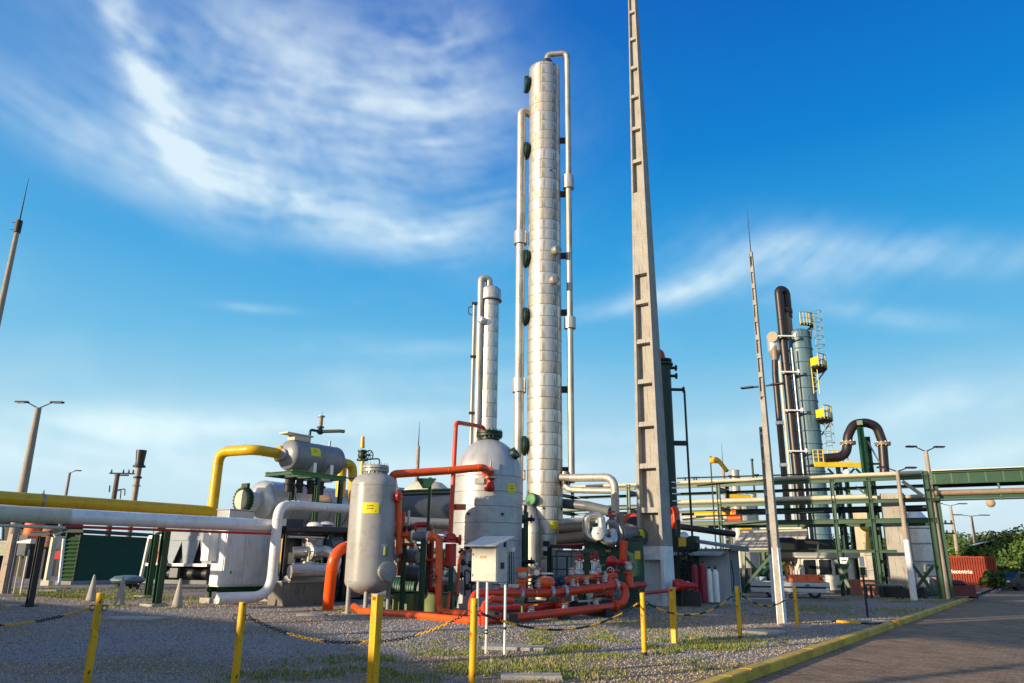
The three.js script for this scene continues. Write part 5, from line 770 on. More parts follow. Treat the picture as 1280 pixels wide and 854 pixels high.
  { const t = T('instrument_stand', onG(at(735, 745, 27)), 'grey bracket with small gauges between the two red manifold pipes', 'bracket'); P(t, 'plate', bar(at(722, 752, 26.6), at(750, 750, 27), .1, .06), M.silver); P(t, 'post', cyl(onG(at(736, 760, 26.8)), at(736, 744, 26.8), .05, .05, 8), M.silver); P(t, 'gauge', disc(at(737, 743, 26.6), V3(0, 0, 1), .12, .08), M.silver); P(t, 'tag', ybox(at(716, 748, 25.6), .08, .16, .02), M.white); }
}
// tall green riser and hand valves between round tank and column
{
  const t = T('valve_riser', onG(at(657, 730, 33)), 'slim green riser with two handwheel valves between the round tank and the tall column', 'valve'); P(t, 'riser', cyl(onG(at(655, 740, 33)), at(657, 632, 33), .09, .07, 12), M.green); P(t, 'thin_tube', cyl(onG(at(659, 740, 33)), at(659.5, 640, 33), .04, .04, 8), M.brownLight);
  for (const [y, m] of [[649, M.greenLight], [702, M.dark]]) { P(t, 'valve_body', [cyl(at(645, y, 32.6), at(667, y + .5, 33.2), .09, .09, 10), ball(at(652, y, 32.8), .2), disc(at(647, y, 32.6), V3(1, 0, 0), .17, .06), disc(at(664, y, 33.1), V3(1, 0, 0), .17, .06)], M.greenDark, undefined, 'stuff'); P(t, 'handwheel', wheelG(at(642, y, 32.3), V3(-.45, 0, .9).normalize(), .24), m, undefined, 'stuff'); }
  P(t, 'cable_bundle', pipe([onG(at(651, 738, 33.2)), at(652, 700, 33.2), at(651, 660, 33.2)], .12), M.greenDark);
}
{ // grey switch cabinets, dark frame, green skid cabinet
  const t = T('switch_cabinet', onG(at(713, 735, 34)), 'grey two-door switch cabinet in a dark frame beside the tall column', 'cabinet'); const f = (px, py, D) => at(px, py, D); const c = onG(at(714, 735, 34)), yt = hAt(713, 688, 34); P(t, 'body', ybox(V3(c.x, yt / 2, c.z), 1.25, yt, .6, -.25, .02), M.greyDark); for (const s of [-.3, .3]) P(t, 'door', ybox(V3(c.x + s, yt / 2, c.z + .32 + s * .25), .58, yt - .2, .04, -.25, .01), mat([.30, .33, .36], .5)); P(t, 'handle', ybox(V3(c.x + .08, yt * .55, c.z + .37), .03, .2, .04, -.25), M.black); P(t, 'tag', ybox(V3(c.x + .3, yt - .5, c.z + .45), .08, .1, .01, -.25), M.white); P(t, 'frame', [bar(at(686, 735, 33.6), at(687, 683, 33.6), .14), bar(at(687, 683, 33.6), at(728, 685, 33.6), .14)], M.black, undefined, 'stuff'); P(t, 'steel_plate', ybox(onG(at(694, 735, 34), yt / 2), .35, yt, .05, 0, .01), M.steelDull);
  const g = T('skid_cabinet', onG(at(765, 735, 33)), 'large dark green skid enclosure behind the red manifold', 'enclosure'); const gc = onG(at(769, 735, 33)), gt = hAt(769, 674, 33); P(g, 'body', ybox(V3(gc.x, gt / 2, gc.z), 2.4, gt, 1.4, -.2, .02), M.greenDark); for (const s of [-.75, 0, .75]) P(g, 'panel', ybox(V3(gc.x + s, gt / 2, gc.z + .72 + s * .2), .68, gt - .25, .04, -.2, .015), mat([.012, .075, .05], .45)); P(g, 'plate', ybox(V3(gc.x - .35, gt - .5, gc.z + .70), .22, .1, .02, -.2), M.yellow); P(g, 'hazard_plate', ybox(at(797, 694, 31.5), .22, .32, .03, -.2), M.yellowRail); P(g, 'top_beam', ibeam(at(735, 674, 32), at(803, 673, 33), .2, .2), M.greenDark);
  run('red_pipe', 'thin dark red fire main running right below the dark drum', [at(693, 683, 34), at(760, 679, 34)], .07, M.red); run('dark_pipe', 'thick dark pipe behind the tall column above the red fire main', [at(695, 675, 36), at(745, 670, 36)], .26, M.dark); run('dark_pipe', 'flat dark tray pipe higher behind the tall column', [at(698, 661, 37), at(740, 659, 37)], .24, M.dark);
  run('cream_pipe', 'cream pipe lit by the sun between the tall column and the silver loop', [at(700, 653, 42), at(742, 651, 43)], .2, M.creamPipe);
}
{ // dark drum with a white end, in a silver loop
  const a = at(748, 667, 31.2), e = at(806, 670, 34.5), d = e.clone().sub(a).setY(0).normalize(), t = T('dark_drum', a, 'dark grey horizontal drum ending behind the mast, with yellow plates', 'drum'); P(t, 'shell', cyl(a.clone().addScaledVector(d, .9), a.clone().addScaledVector(d, 5), .40, .40, 28), M.greyDark); P(t, 'flange', [disc(a.clone().addScaledVector(d, 1.1), d, .52, .08, 26), disc(a.clone().addScaledVector(d, 1.3), d, .52, .08, 26)], M.steelDull, undefined, 'stuff'); P(t, 'label_plate', aim(idx(new THREE.CylinderGeometry(.415, .415, .4, 6, 1, true, .2, .9)), a.clone().addScaledVector(d, 3.1), d), mPlate); P(t, 'branch', cyl(a.clone().addScaledVector(d, 1.9), a.clone().addScaledVector(d, 1.9).add(V3(0, .9, 0)), .16, .16, 14), M.brownLight);
  const w = T('capped_pipe', a, 'white capped pipe end in front of the silver pipe loop', 'pipe end'); P(w, 'cap', lathe([[.27, 0], [.26, .07], [.001, .09]], a, V3(-.35, 0, .94), 26), M.white); P(w, 'pipe', cyl(a, a.clone().add(V3(.5, 0, -1.1)), .25, .25, 22), M.alu3); P(w, 'centre_pin', disc(a.clone().add(V3(-.033, 0, .09)), V3(-.35, 0, .94).normalize(), .03, .03), M.black);
  run('silver_loop_pipe', 'cream silver loop of pipe wound round the white capped pipe end', [at(746, 675, 31.6), at(733, 671, 31.6), at(732, 645, 31.6), at(752, 644, 31.6), at(753, 676, 31.4), at(768, 678, 31.4), at(766, 664, 31.8)], .16, M.alu3, { bend: .42, seg: 16, bands: .6 });
  const v = T('control_valve', at(765, 655, 33), 'small brown control valve at the foot of the silver drop pipe', 'valve'); P(v, 'body', ball(at(765, 655, 32.6), .26, 1, .9, 1), M.steelDull); P(v, 'bonnet', cyl(at(765, 655, 32.6), at(764, 643, 32.6), .12, .1, 12), M.brownLight); P(v, 'yoke', [disc(at(764, 645, 32.6), UP, .22, .08), bar(at(760, 640, 32.6), at(769, 640, 32.6), .08)], M.red, undefined, 'stuff');
}
// red fittings and dark clutter behind the mast
{
  run('red_pipe', 'red orange pipe bend far behind the mast on its left side', [at(779, 652, 40), at(789, 648, 40), at(803, 650, 40)], .28, M.orangeRed, { bend: .5 });
  { const t = T('filter_pot', onG(at(794, 660, 38)), 'dark pot with a pale neck left of the mast under the red bend', 'filter'); P(t, 'pot', lathe([[0, 0], [.5, 0], [.55, .5], [.4, .9], [.2, 1.0], [0, 1]], at(795, 672, 38), UP, 20), M.dark); P(t, 'neck', cyl(at(787, 672, 38), at(786, 654, 38), .14, .1, 12), M.cream); P(t, 'stand', cyl(onG(at(795, 690, 38)), at(795, 672, 38), .3, .3, 12), M.greenDark); }
  run('orange_pipe', 'orange pipe curving up close behind the right edge of the mast', [at(846, 660, 38), at(845, 655, 38), at(844, 640, 38), at(841, 634, 38)], .22, M.orangeRed, { bend: .4 });
  run('dark_pipe', 'dull red pipe sloping down right from behind the mast', [at(846, 658, 40), at(918, 668, 41)], .16, M.brown);
  { const p = at(852, 732, 33), t = T('fire_hydrant_valve', onG(p), 'red and white valve on a pipe right of the mast foot', 'valve'); P(t, 'body', lathe([[0, -.3], [.2, -.3], [.28, -.1], [.24, .1], [.14, .3], [.12, .6], [0, .6]], at(850, 732, 33), V3(1, 0, .1), 20), M.red); P(t, 'coupling', lathe([[0, 0], [.2, 0], [.2, .12], [.13, .2], [.13, .3], [0, .3]], at(858, 733, 33.2), V3(1, 0, .1), 18), M.clad); P(t, 'spout', cyl(at(862, 733, 33.2), at(870, 733, 33.4), .12, .12, 14), M.red); P(t, 'stand', cyl(onG(at(852, 750, 33)), at(852, 736, 33), .1, .1, 10), M.dark); P(t, 'base', ybox(onG(at(858, 748, 33.4), .3), 1.2, .6, .7, -.3), M.dark); }
  { const t = T('pipe_manifold', onG(at(855, 720, 36)), 'dark tangle of valves, cables and green boxes between the mast and the gas cylinder shed', 'pipework'); for (const [x, y, r] of [[853, 690, .22], [858, 700, .25], [862, 686, .18], [852, 710, .2], [864, 712, .2], [856, 722, .22]]) P(t, 'hand_valve', [...wheelG(at(x, y, 36), V3(-.3, 0, 1).normalize(), r), cyl(at(x, y, 36), at(x + 3, y + 2, 37), .05, .05, 8)], M.dark, undefined, 'stuff'); P(t, 'green_box', ybox(at(858, 680, 37), .8, .6, .5, -.4, .03), M.greenDark); P(t, 'yellow_plate', ybox(at(855, 696, 36.2), .3, .25, .05), M.greenBase); P(t, 'yellow_plate', ybox(at(853, 678, 36.4), .35, .4, .05), M.yellow); P(t, 'pale_drum', ball(at(855, 671, 37), .24), M.clad); P(t, 'cabinet', ybox(onG(at(857, 735, 37.5), 1.5), 1.4, 3.0, .8, -.5), M.greenDark); P(t, 'riser', cyl(onG(at(849, 735, 37)), at(848, 650, 37), .1, .1, 10), M.greenDark); }
}

// ------------------------------------------------------------------ green column and thin line right of the mast
{
  const D = 43, c = onG(at(833, 700, D)), y = (py) => hAt(836, py, D), t = T('green_column', c, 'dark green column behind the right edge of the tall mast', 'column'), R = .44; const x0 = at(833.5, 560, D).x, cc = V3(x0, 0, c.z);
  P(t, 'shell', lathe([[.001, 0], [R, .05], ...headProf(R, R * .5, y(458), true, 6)], cc, UP, 28), M.greenDark); P(t, 'top_flange', [disc(V3(x0, y(456), cc.z), UP, R * 1.35, .12, 24), disc(V3(x0, y(451), cc.z), UP, R * 1.2, .1, 24)], M.greenDark, undefined, 'stuff');
  for (const [py, l] of [[460, .32], [470, .32], [487, .7]]) P(t, 'nozzle', [cyl(V3(x0 + R * .6, y(py), cc.z), V3(x0 + R + l, y(py), cc.z), .09, .09, 10), disc(V3(x0 + R + l, y(py), cc.z), V3(1, 0, 0), .18, .09)], M.greenDark, undefined, 'stuff');
  for (const py of [604, 611, 618, 627, 636]) P(t, 'ladder_rung', bar(V3(x0 + R * .2, y(py), cc.z + R), V3(x0 + R + .12, y(py), cc.z + R), .05), M.clad);
  run('red_pipe', 'red pipe bend on the very top of the green column', [V3(x0 - .05, y(452), cc.z), V3(x0 - .05, y(441), cc.z), V3(x0 - .9, y(436), cc.z)], .2, M.red, { bend: .35 });
  const lx = x0 + R + .75; run('thin_green_pipe', 'thin dark vertical pipe standing clear right of the green column', [V3(x0 + R + .2, y(487), cc.z), V3(lx, y(487), cc.z), V3(lx, y(700), cc.z)], .065, M.greenDark, { bend: .15 }); const b = T('pipe_bracket', V3(lx, y(554), cc.z), 'dark bracket tying the thin pipe to the green column', 'bracket'); P(b, 'arm', bar(V3(x0 + R - .05, y(554), cc.z), V3(lx + .05, y(554), cc.z), .12, .28), M.dark);
}
// ------------------------------------------------------------------ gas cylinder shed
{
  const D = 36.5, fc = onG(at(913, 752, D)), t = T('gas_shed', fc, 'grey lean-to shed with sloping roof and corrugated awning sheltering gas cylinders', 'shed'); const q = (u, y, w) => off(V3(fc.x, y, fc.z), u, 0, w), s = 1;
  const hl = hAt(868, 684, 35), hr = hAt(912, 690, D);
  const L = 2.4, Dp = 1.5;
  P(t, 'front_wall', prism([[-.03, -L], [-.03, 0], [.03, 0], [.03, -L]].map(([u, w]) => q(u, .05, w)), [[-.03, -L], [-.03, 0], [.03, 0], [.03, -L]].map(([u, w]) => q(u, 2.42, w))), M.shedWall);
  P(t, 'side_wall', prism([[.04, -.06], [.04, 0], [Dp, 0], [Dp, -.06]].reverse().map(([u, w]) => q(u, .05, w)), [[.04, -.06], [.04, 0], [Dp, 0], [Dp, -.06]].reverse().map(([u, w]) => q(u, 2.42, w))), M.shedDoor);
  for (const [y0, y1] of [[.1, 1.25], [1.3, 2.35]]) P(t, 'door', gbox(q(Dp * .55, (y0 + y1) / 2, .015), Dp * .8, y1 - y0, .04, .01), M.shedDoor); P(t, 'side_post', bar(q(Dp, 0, 0), q(Dp, 2.4, 0), .07), M.clad); P(t, 'corner_post', bar(q(0, 0, .04), q(0, 2.4, .04), .06), M.shedWall);
  P(t, 'meter', gbox(q(.45, 1.75, .06), .26, .32, .1, .03), M.greyDark); P(t, 'cable', pipe([q(.45, 1.6, .06), q(.55, 1.0, .05), q(.3, .5, .05)], .02), M.black);
  const rc = [q(-.5, 2.42, .35), q(Dp + .4, 2.42, .35), q(Dp + .4, 2.92, -L - .5), q(-.5, 2.92, -L - .5)]; P(t, 'roof', prism(rc, rc.map((p) => p.clone().add(V3(0, .12, 0)))), M.roof); P(t, 'fascia', prism([q(-.52, 2.32, .36), q(Dp + .42, 2.32, .36), q(Dp + .42, 2.32, .42), q(-.52, 2.32, .42)].reverse(), [q(-.52, 2.56, .36), q(Dp + .42, 2.56, .36), q(Dp + .42, 2.56, .42), q(-.52, 2.56, .42)].reverse()), M.greyDark);
  const cor = []; for (let i = 0; i < 17; i++) { const w = -L - .1 + i * (L + .1) / 17; cor.push(cyl(q(-.9, 2.16, w + .07), q(-.02, 2.30, w + .07), .075, .075, 8)); } P(t, 'corrugated_awning', cor, mat([.46, .56, .62], .5, { metal: .2 }), undefined, 'stuff');
  P(t, 'slab', gbox(q(.2, .03, -L / 2), 2.6, .08, L + .6, .02), M.concPale); P(t, 'rear_rack', gbox(q(-.12, .75, -.85), .08, 1.4, .4), M.greyDark);
  let first; const spots = [[871, M.crimson, 'crimson gas cylinder farthest left under the awning', 1.62], [880.5, M.crimson, 'crimson gas cylinder second from left, next to a white one', 1.66], [888.5, M.clad, 'white gas cylinder third from left, beside the crimson ones', 1.42], [896.5, M.clad, 'white gas cylinder rightmost of the four under the awning', 1.40]];
  spots.forEach(([px, m, label, h]) => { const b = onG(at(px, 752, 35.4), .07), g = T('gas_cylinder', b, label, 'gas cylinder', 'gas cylinders under the awning'); P(g, 'body', lathe([[0, 0], [.135, 0], [.142, .03], [.142, h - .16], [.12, h - .06], [.06, h], [0, h]], b, UP, 22), m); P(g, 'shoulder', lathe([[.125, h - .07], [.07, h - .0], [.05, h + .02], [0, h + .02]], b, UP, 18), m === M.crimson ? M.red : M.white); P(g, 'valve', [cyl(b.clone().add(V3(0, h, 0)), b.clone().add(V3(0, h + .12, 0)), .03, .03, 8), cyl(b.clone().add(V3(-.07, h + .08, 0)), b.clone().add(V3(.07, h + .08, 0)), .02, .02, 8), ...wheelG(b.clone().add(V3(0, h + .14, 0)), UP, .05)], M.dark, undefined, 'stuff'); P(g, 'guard_ring', torus(b.clone().add(V3(0, h + .13, 0)), V3(.2, 0, 1), .09, .012, 14, 5), M.dark); });
}

// ------------------------------------------------------------------ green pipe rack
{
  const A = at(860, 605, 51.3), E = at(1165, 592, 44), dir = E.clone().sub(A).setY(0).normalize(), nrm = V3(-dir.z, 0, dir.x).multiplyScalar(-1); // nrm: away from the camera
  if (nrm.z > 0) nrm.negate();
  const onLine = (px) => { const d = dirOf(px, 600); // where the ray through px meets the front plane
    const k = (A.x * dir.z - A.z * dir.x) / (d.x * dir.z - d.z * dir.x); return V3(d.x * k, 0, d.z * k); };
  const at3 = (px, y, n = 0) => onLine(px).setY(y).addScaledVector(nrm, n);
  const DZ = (px) => -onLine(px).z;
  const h1 = hAt(1165, 596, 44), h2 = hAt(1035, 628, DZ(1035)), h3 = hAt(1035, 652, DZ(1035)), h4 = hAt(1035, 689, DZ(1035));
  const t = T('pipe_rack', onLine(1035), 'long green steel pipe rack crossing behind the masts on the right', 'pipe rack');
  for (const px of [598 + 100, 785, 897, 1039, 1085]) { const b = onLine(px), tall = px < 800 ? h1 + .3 : h1 + .15; P(t, 'post', ibeam(b, b.clone().setY(tall), .22, .2, dir), M.green); if (px !== 785) P(t, 'rear_post', ibeam(b.clone().addScaledVector(nrm, 2.4), b.clone().addScaledVector(nrm, 2.4).setY(tall), .2, .2, dir), M.green); for (const y of [h1 - .25, h2 - .2, h3 - .1]) P(t, 'cross_tie', ibeam(b.clone().setY(y), b.clone().addScaledVector(nrm, 2.4).setY(y), .24, .18), M.green); }
  const e1 = onLine(1157); P(t, 'end_post', ibeam(e1, e1.clone().setY(h1 + .35), .28, .24, dir), M.green); const e2 = onLine(1168).addScaledVector(nrm, .3); P(t, 'end_post', ibeam(e2, e2.clone().setY(h1 + .1), .28, .24, dir), M.green);
  for (const [y, a, b, hh, w] of [[h1, 690, 1163, .25, .18], [h2, 690, 1163, .22, .16], [h3, 690, 1163, .28, .18], [h4, 925, 1110, .17, .14]]) P(t, 'long_beam', ibeam(at3(a, y), at3(b, y), hh, w), M.green);
  for (const [y, a, b, hh] of [[h1 - .30, 690, 1163, .2], [h2 - .22, 690, 1163, .18], [h3 - .1, 840, 1163, .22]]) P(t, 'rear_beam', ibeam(at3(a, y, 2.4), at3(b, y, 2.4), hh, .2), M.green);
  P(t, 'knee_brace', bar(at3(1128, h1 - .2), at3(1153, h2 + .15), .22, .2), M.concPale, 'pale diagonal strut near the lamp');
  for (const [a, b] of [[1047, 1066], [1066, 1085]]) P(t, 'truss_diagonal', bar(at3(a, h1 - .3, 1.2), at3(b, h2 + .2, 1.2), .12), M.green);
  for (const [x0, y0, x1, y1] of [[1045, 700, 1062, 735], [1062, 700, 1048, 735], [895, 700, 930, 740], [968, 690, 930, 735], [1140, 705, 1168, 742], [1168, 706, 1140, 742]]) P(t, 'brace', bar(at(x0, y0, DZ(Math.min(1163, x0))), at(x1, y1, DZ(Math.min(1163, x1))), .17), M.green);
  const sg = at3(1045, hAt(1045, 701, DZ(1045))); P(t, 'tag_plate', ybox(sg.clone().addScaledVector(nrm, -.25), .46, .36, .03, Math.atan2(-dir.z, dir.x)), M.white, 'white sign plate with a line of small print'); P(t, 'tag_print', ybox(sg.clone().addScaledVector(nrm, -.27).add(V3(0, .02, 0)), .30, .07, .01, Math.atan2(-dir.z, dir.x)), M.dark);
  // bridge to the right
  const br = T('pipe_bridge', at3(1170, h1), 'green box girder bridge of the rack running out of the photo on the right', 'pipe bridge');
  const far = onLine(1310); const F = (y, n = 0) => far.clone().setY(y).addScaledVector(nrm, n), N = (y, n = 0) => at3(1166, y, n);
  const hb = hAt(1200, 597, DZ(1200)); P(br, 'girder', ibeam(N(hb), F(hb), .70, .3, UP, .05), M.green); P(br, 'girder', ibeam(N(hb, 1.6), F(hb, 1.6), .80, .3, UP, .05), M.green); for (let i = 0; i < 7; i++) P(br, 'stiffener', bar(N(hb - .36).lerp(F(hb - .36), i / 6.5), N(hb + .36).lerp(F(hb + .36), i / 6.5), .05, .32), M.green); P(br, 'top_plate', prism([N(hb + .41, -.2), F(hb + .41, -.2), F(hb + .41, 1.8), N(hb + .41, 1.8)], [N(hb + .46, -.2), F(hb + .46, -.2), F(hb + .46, 1.8), N(hb + .46, 1.8)]), M.cream);
  const hl = hAt(1200, 617.5, DZ(1200)); P(br, 'lower_beam', ibeam(N(hl - .15), F(hl - .15), .22, .2), M.green); P(br, 'drop_hanger', bar(at3(1247, hb - .35), at3(1249, hAt(1249, 625, DZ(1249))), .1), M.green);
  run('brown_cream_pipe', 'cream and brown pipe under the green girder bridge', [N(hl + .08, -.05), F(hl + .08, -.05)], .16, M.brownLight); run('thin_green_pipe', 'thin dark line strung lowest under the girder bridge', [at3(1120, hAt(1200, 627, DZ(1200)) + .1), F(hAt(1200, 627, DZ(1200)) + .1)], .045, M.dark);
  // pipes on the rack
  const rk = (label, a, b, y, n, r, m) => run('rack_pipe', label, [at3(a, y, n), at3(b, y, n)], r, m, { group: undefined });
  rk('cream pipe along the very top of the green rack', 690, 1163, h1 + .28, .12, .12, M.creamPipe); rk('dark pipe behind the cream one on top of the rack', 690, 1163, h1 + .24, 1.5, .10, M.green); rk('thicker cream pipe on the second level of the green rack', 848, 1080, h2 + .28, .10, .15, M.creamPipe); rk('grey cream pipe along the second level right of the slanting post', 1041, 1160, h2 + .27, 1.0, .13, M.creamPipe); rk('dark brown pipe at the back of the second rack level', 690, 1160, h2 + .2, 2.0, .14, M.dark); rk('dark pipe under the second level of the rack', 840, 1160, h2 - .45, 1.8, .1, M.dark);
  rk('cream pipe lying on the third rack level near the windsock', 850, 905, h3 + .38, .2, .17, M.creamPipe);
  { const y = at3(905, h3 + .62, .9), q = T('orange_yellow_pipe', y, 'yellow pipe with orange flanged end on the third rack level', 'pipe'); P(q, 'pipe', cyl(at3(862, h3 + .62, .9), at3(913, h3 + .62, .9), .24, .24, 18), M.yellow); P(q, 'end_flange', cyl(at3(909, h3 + .62, .9), at3(914, h3 + .62, .9), .34, .34, 20), M.orange); P(q, 'orange_end', cyl(at3(906, h3 + .3, .2), at3(922, h3 + .3, .2), .17, .17, 16), M.orange); P(q, 'end_cap', disc(at3(921, h3 + .3, .2), dir, .27, .14), M.orangeRed); }
  { const q = T('rack_valves', at3(868, h1 + .5), 'small dark fittings standing on top of the green rack', 'fittings'); for (const px of [855, 869, 866, 945, 912]) P(q, 'fitting', [cyl(at3(px, h1 + .3, .3), at3(px, h1 + .62, .3), .05, .05, 8), disc(at3(px, h1 + .6, .3), UP, .16, .06)], M.dark, undefined, 'stuff'); P(q, 'white_light', ball(at3(1059, h1 + .5, .3), .2), M.white); P(q, 'hook', pipe([at3(797, h2 + .2), at3(797, h2 + 1.2), at3(795, h2 + 1.4), at3(792.5, h2 + 1.2)], .035, .1), M.dark); }
  // concrete pillar, silo and what stands at the rack's foot
  { const b = onG(at(1130, 735, 46)), tp = hAt(1122, 617, 46), p = T('concrete_pillar', b, 'broad rough concrete pillar under the pipe rack beside the white footed lamp', 'pillar'); P(p, 'shaft', prism([[-.7, -.35], [.7, -.35], [.7, .35], [-.7, .35]].map(([w, u]) => off(b, u, .55, w)), [[-.62, -.3], [.62, -.3], [.62, .3], [-.62, .3]].map(([w, u]) => off(b, u, tp, w))), M.conc); P(p, 'base_block', gbox(off(b, 0, .3, 0), 1.5, .6, 2.2, .04), M.dark); }
}
{
  const D = 56, c = onG(at(1156, 735, D)), y = (py) => hAt(1152, py, D), t = T('grey_silo', c, 'pale grey upright silo behind the rack end posts', 'silo'), R = 15.5 * mpp(1156, 680, D); P(t, 'shell', lathe([[.001, .1], [R, .1], [R, y(652)], [R * .96, y(650)], [R * .5, y(640)], [R * .4, y(637)], [R * .4, y(634)], [.001, y(633)]], c, UP, 36), M.clad); for (const py of [661, 680, 702, 720]) P(t, 'band', torus(V3(c.x, y(py), c.z), UP, R + .01, .05, 36, 6), M.steelDull); for (const s of [-1, 1]) P(t, 'riser_pipe', cyl(V3(c.x - R - .3, .0, c.z + .4 * s), V3(c.x - R - .3, y(655), c.z + .4 * s), .12, .12, 10), M.cream);
}
// ------------------------------------------------------------------ blue grey column with its pipes, platforms and ladders
{
  const D = 66, c = onG(at(1021, 690, D)), top = at(1003, 412, D), y = (py) => hAt(1006, py, D), X = (px, py, dz = 0) => { const p = at(px, py, D + dz); return V3(p.x, p.y, p.z); }, R = 14.2 * mpp(1010, 560, D), cx = (at(1004, 430, D).x + at(1017, 640, D).x) / 2, cc = V3(cx, 0, -D);
  const t = T('blue_column', cc, 'blue grey column with yellow platforms at the right, taller than the rack', 'column'); P(t, 'shell', lathe([[.001, 0], [R, .05], ...headProf(R, R * .45, y(418), true, 8)], cc, UP, 40), M.blueGrey); for (const py of [424, 438, 455, 472, 487, 503, 520, 540, 556, 575, 590, 620, 645, 668]) P(t, 'stiffening_ring', torus(V3(cx, y(py), cc.z), UP, R + .02, .055, 36, 6), M.blueGrey);
  P(t, 'top_nozzle', cyl(V3(cx - .9, y(420), cc.z), V3(cx - .9, y(386), cc.z), .36, .36, 16), M.brownLight); P(t, 'nozzle_flange', disc(V3(cx - .9, y(390), cc.z), UP, .5, .3, 18), M.brown);
  const plat = (py, a0, a1, r1, lbl, yb) => { // sector platform with rail
    const g = [], n = 9, pt = (a, r, h) => V3(cx + Math.sin(a) * r, h, cc.z + Math.cos(a) * r), h = y(py); const p = T('column_platform', pt((a0 + a1) / 2, R + .5, h), lbl, 'platform');
    for (let i = 0; i < n; i++) { const a = mix(a0, a1, i / n), b = mix(a0, a1, (i + 1) / n); g.push(prism([pt(a, R, h), pt(a, r1, h), pt(b, r1, h), pt(b, R, h)], [pt(a, R, h + .12), pt(a, r1, h + .12), pt(b, r1, h + .12), pt(b, R, h + .12)])); } P(p, 'deck', g, M.dark);
    const arc = (r, hh) => Array.from({ length: n + 1 }, (_, i) => pt(mix(a0, a1, i / n), r, h + hh)); P(p, 'handrail', sweep(arc(r1, 1.2), .045, 6), M.greenBase); P(p, 'mid_rail', sweep(arc(r1, .65), .035, 6), M.greenBase); P(p, 'toe_board', sweep(arc(r1, .16), .05, 6), M.greenBase); for (let i = 0; i <= n; i++) P(p, 'rail_post', cyl(pt(mix(a0, a1, i / n), r1, h), pt(mix(a0, a1, i / n), r1, h + 1.2), .035, .035, 6), i < 4 ? M.yellowRail : M.greenBase); P(p, 'end_panel', bar(pt(a0, R + .1, h + .55), pt(a0, r1, h + .55), .06, .7), M.yellowRail, 'yellow sheeted end of the railing'); P(p, 'bracket', bar(pt((a0 + a1) / 2, R, h - 1.2), pt((a0 + a1) / 2, r1 - .1, h), .12), M.dark); };
  plat(464, .35, 2.1, R + 1.05, 'higher yellow railed platform on the right side of the blue column'); plat(528, .35, 2.1, R + 1.05, 'lower yellow railed platform on the right side of the blue column'); plat(411, -.2, 1.9, R + .3, 'small railed platform on the very top of the blue column');
  const ladder = (px, y0, y1, lbl, m, cage) => { const a = X(px, y0), z = cc.z + 1.0, b = T('cage_ladder', V3(a.x, y(y1), z), lbl, 'ladder'), xx = a.x, h0 = y(y1), h1 = y(y0); for (const s of [-.25, .25]) P(b, 'stile', bar(V3(xx + s, h0, z), V3(xx + s, h1, z), .06), m); for (let h = h0 + .2, i = 0; h < h1; h += .42, i++) P(b, 'rung', cyl(V3(xx - .25, h, z), V3(xx + .25, h, z), .025, .025, 6), m); if (cage) { for (let h = h0 + .4; h < h1; h += .8) P(b, 'cage_hoop', pipe(Array.from({ length: 8 }, (_, i) => V3(xx - Math.cos(i / 7 * 3.14) * .4, h, z + Math.sin(i / 7 * 3.14) * .75)), .03, .05, 6), m); for (const a2 of [.6, 1.57, 2.5]) P(b, 'cage_bar', bar(V3(xx - Math.cos(a2) * .4, h0 + .4, z + Math.sin(a2) * .75), V3(xx - Math.cos(a2) * .4, h1, z + Math.sin(a2) * .75), .035), m); } };
  ladder(1014, 395, 442, 'caged grey ladder beside the top of the blue column', M.blueGrey, true); ladder(1012, 460, 495, 'yellow ladder between the two railed platforms of the blue column', M.yellowRail, false); ladder(1028, 532, 562, 'caged grey ladder hanging below the lower railed platform', M.blueGrey, true);
  // its big brown line: up, over and down the front left side
  run('brown_pipe', 'big dark brown pipe looping over the blue column and down its left side', [V3(cx - .82, y(398), cc.z), V3(cx - .82, y(364), cc.z), V3(cx - 1.72, y(364), cc.z + .5), V3(cx - 1.72, y(700), cc.z + .9)].map((p) => p.clone()), .37, M.brown, { bend: .5, seg: 18 });
  const px2 = cx - 2.75; run('brown_pipe', 'slimmer dark pipe left of the big brown one on the blue column', [V3(px2 + .1, y(452), cc.z + .6), V3(px2, y(470), cc.z + .6), V3(px2, y(700), cc.z + .6)], .27, M.brown, { seg: 14 });
  run('cream_pipe', 'cream pipe between the two brown ones on the blue column', [V3(cx - 2.36, y(455), cc.z + .9), V3(cx - 2.36, y(700), cc.z + .9)], .12, M.cream); run('cream_pipe', 'pale pipe right of the big brown one on the blue column', [V3(cx - 1.30, y(440), cc.z + 1.2), V3(cx - 1.30, y(700), cc.z + 1.2)], .07, M.silver);
  const s = T('side_vessel', V3(px2 + .3, y(430), cc.z), 'small pale vessel at the upper left of the blue column', 'vessel'); P(s, 'shell', lathe([[0, 0], [.3, .1], [.55, .8], [.62, .9], [.62, 2.3], [.5, 2.5], [0, 2.6]], V3(px2 + .3, y(452), cc.z + .2), UP, 22), M.silver); P(s, 'flange', disc(V3(px2 + .0, y(425), cc.z + .8), V3(-.6, 0, .8).normalize(), .5, .2, 18), M.brownLight); P(s, 'elbow', pipe([V3(px2 + .4, y(432), cc.z + .5), V3(px2 + .1, y(440), cc.z + .6), V3(px2 + .1, y(453), cc.z + .6)], .28, .4), M.brownLight);
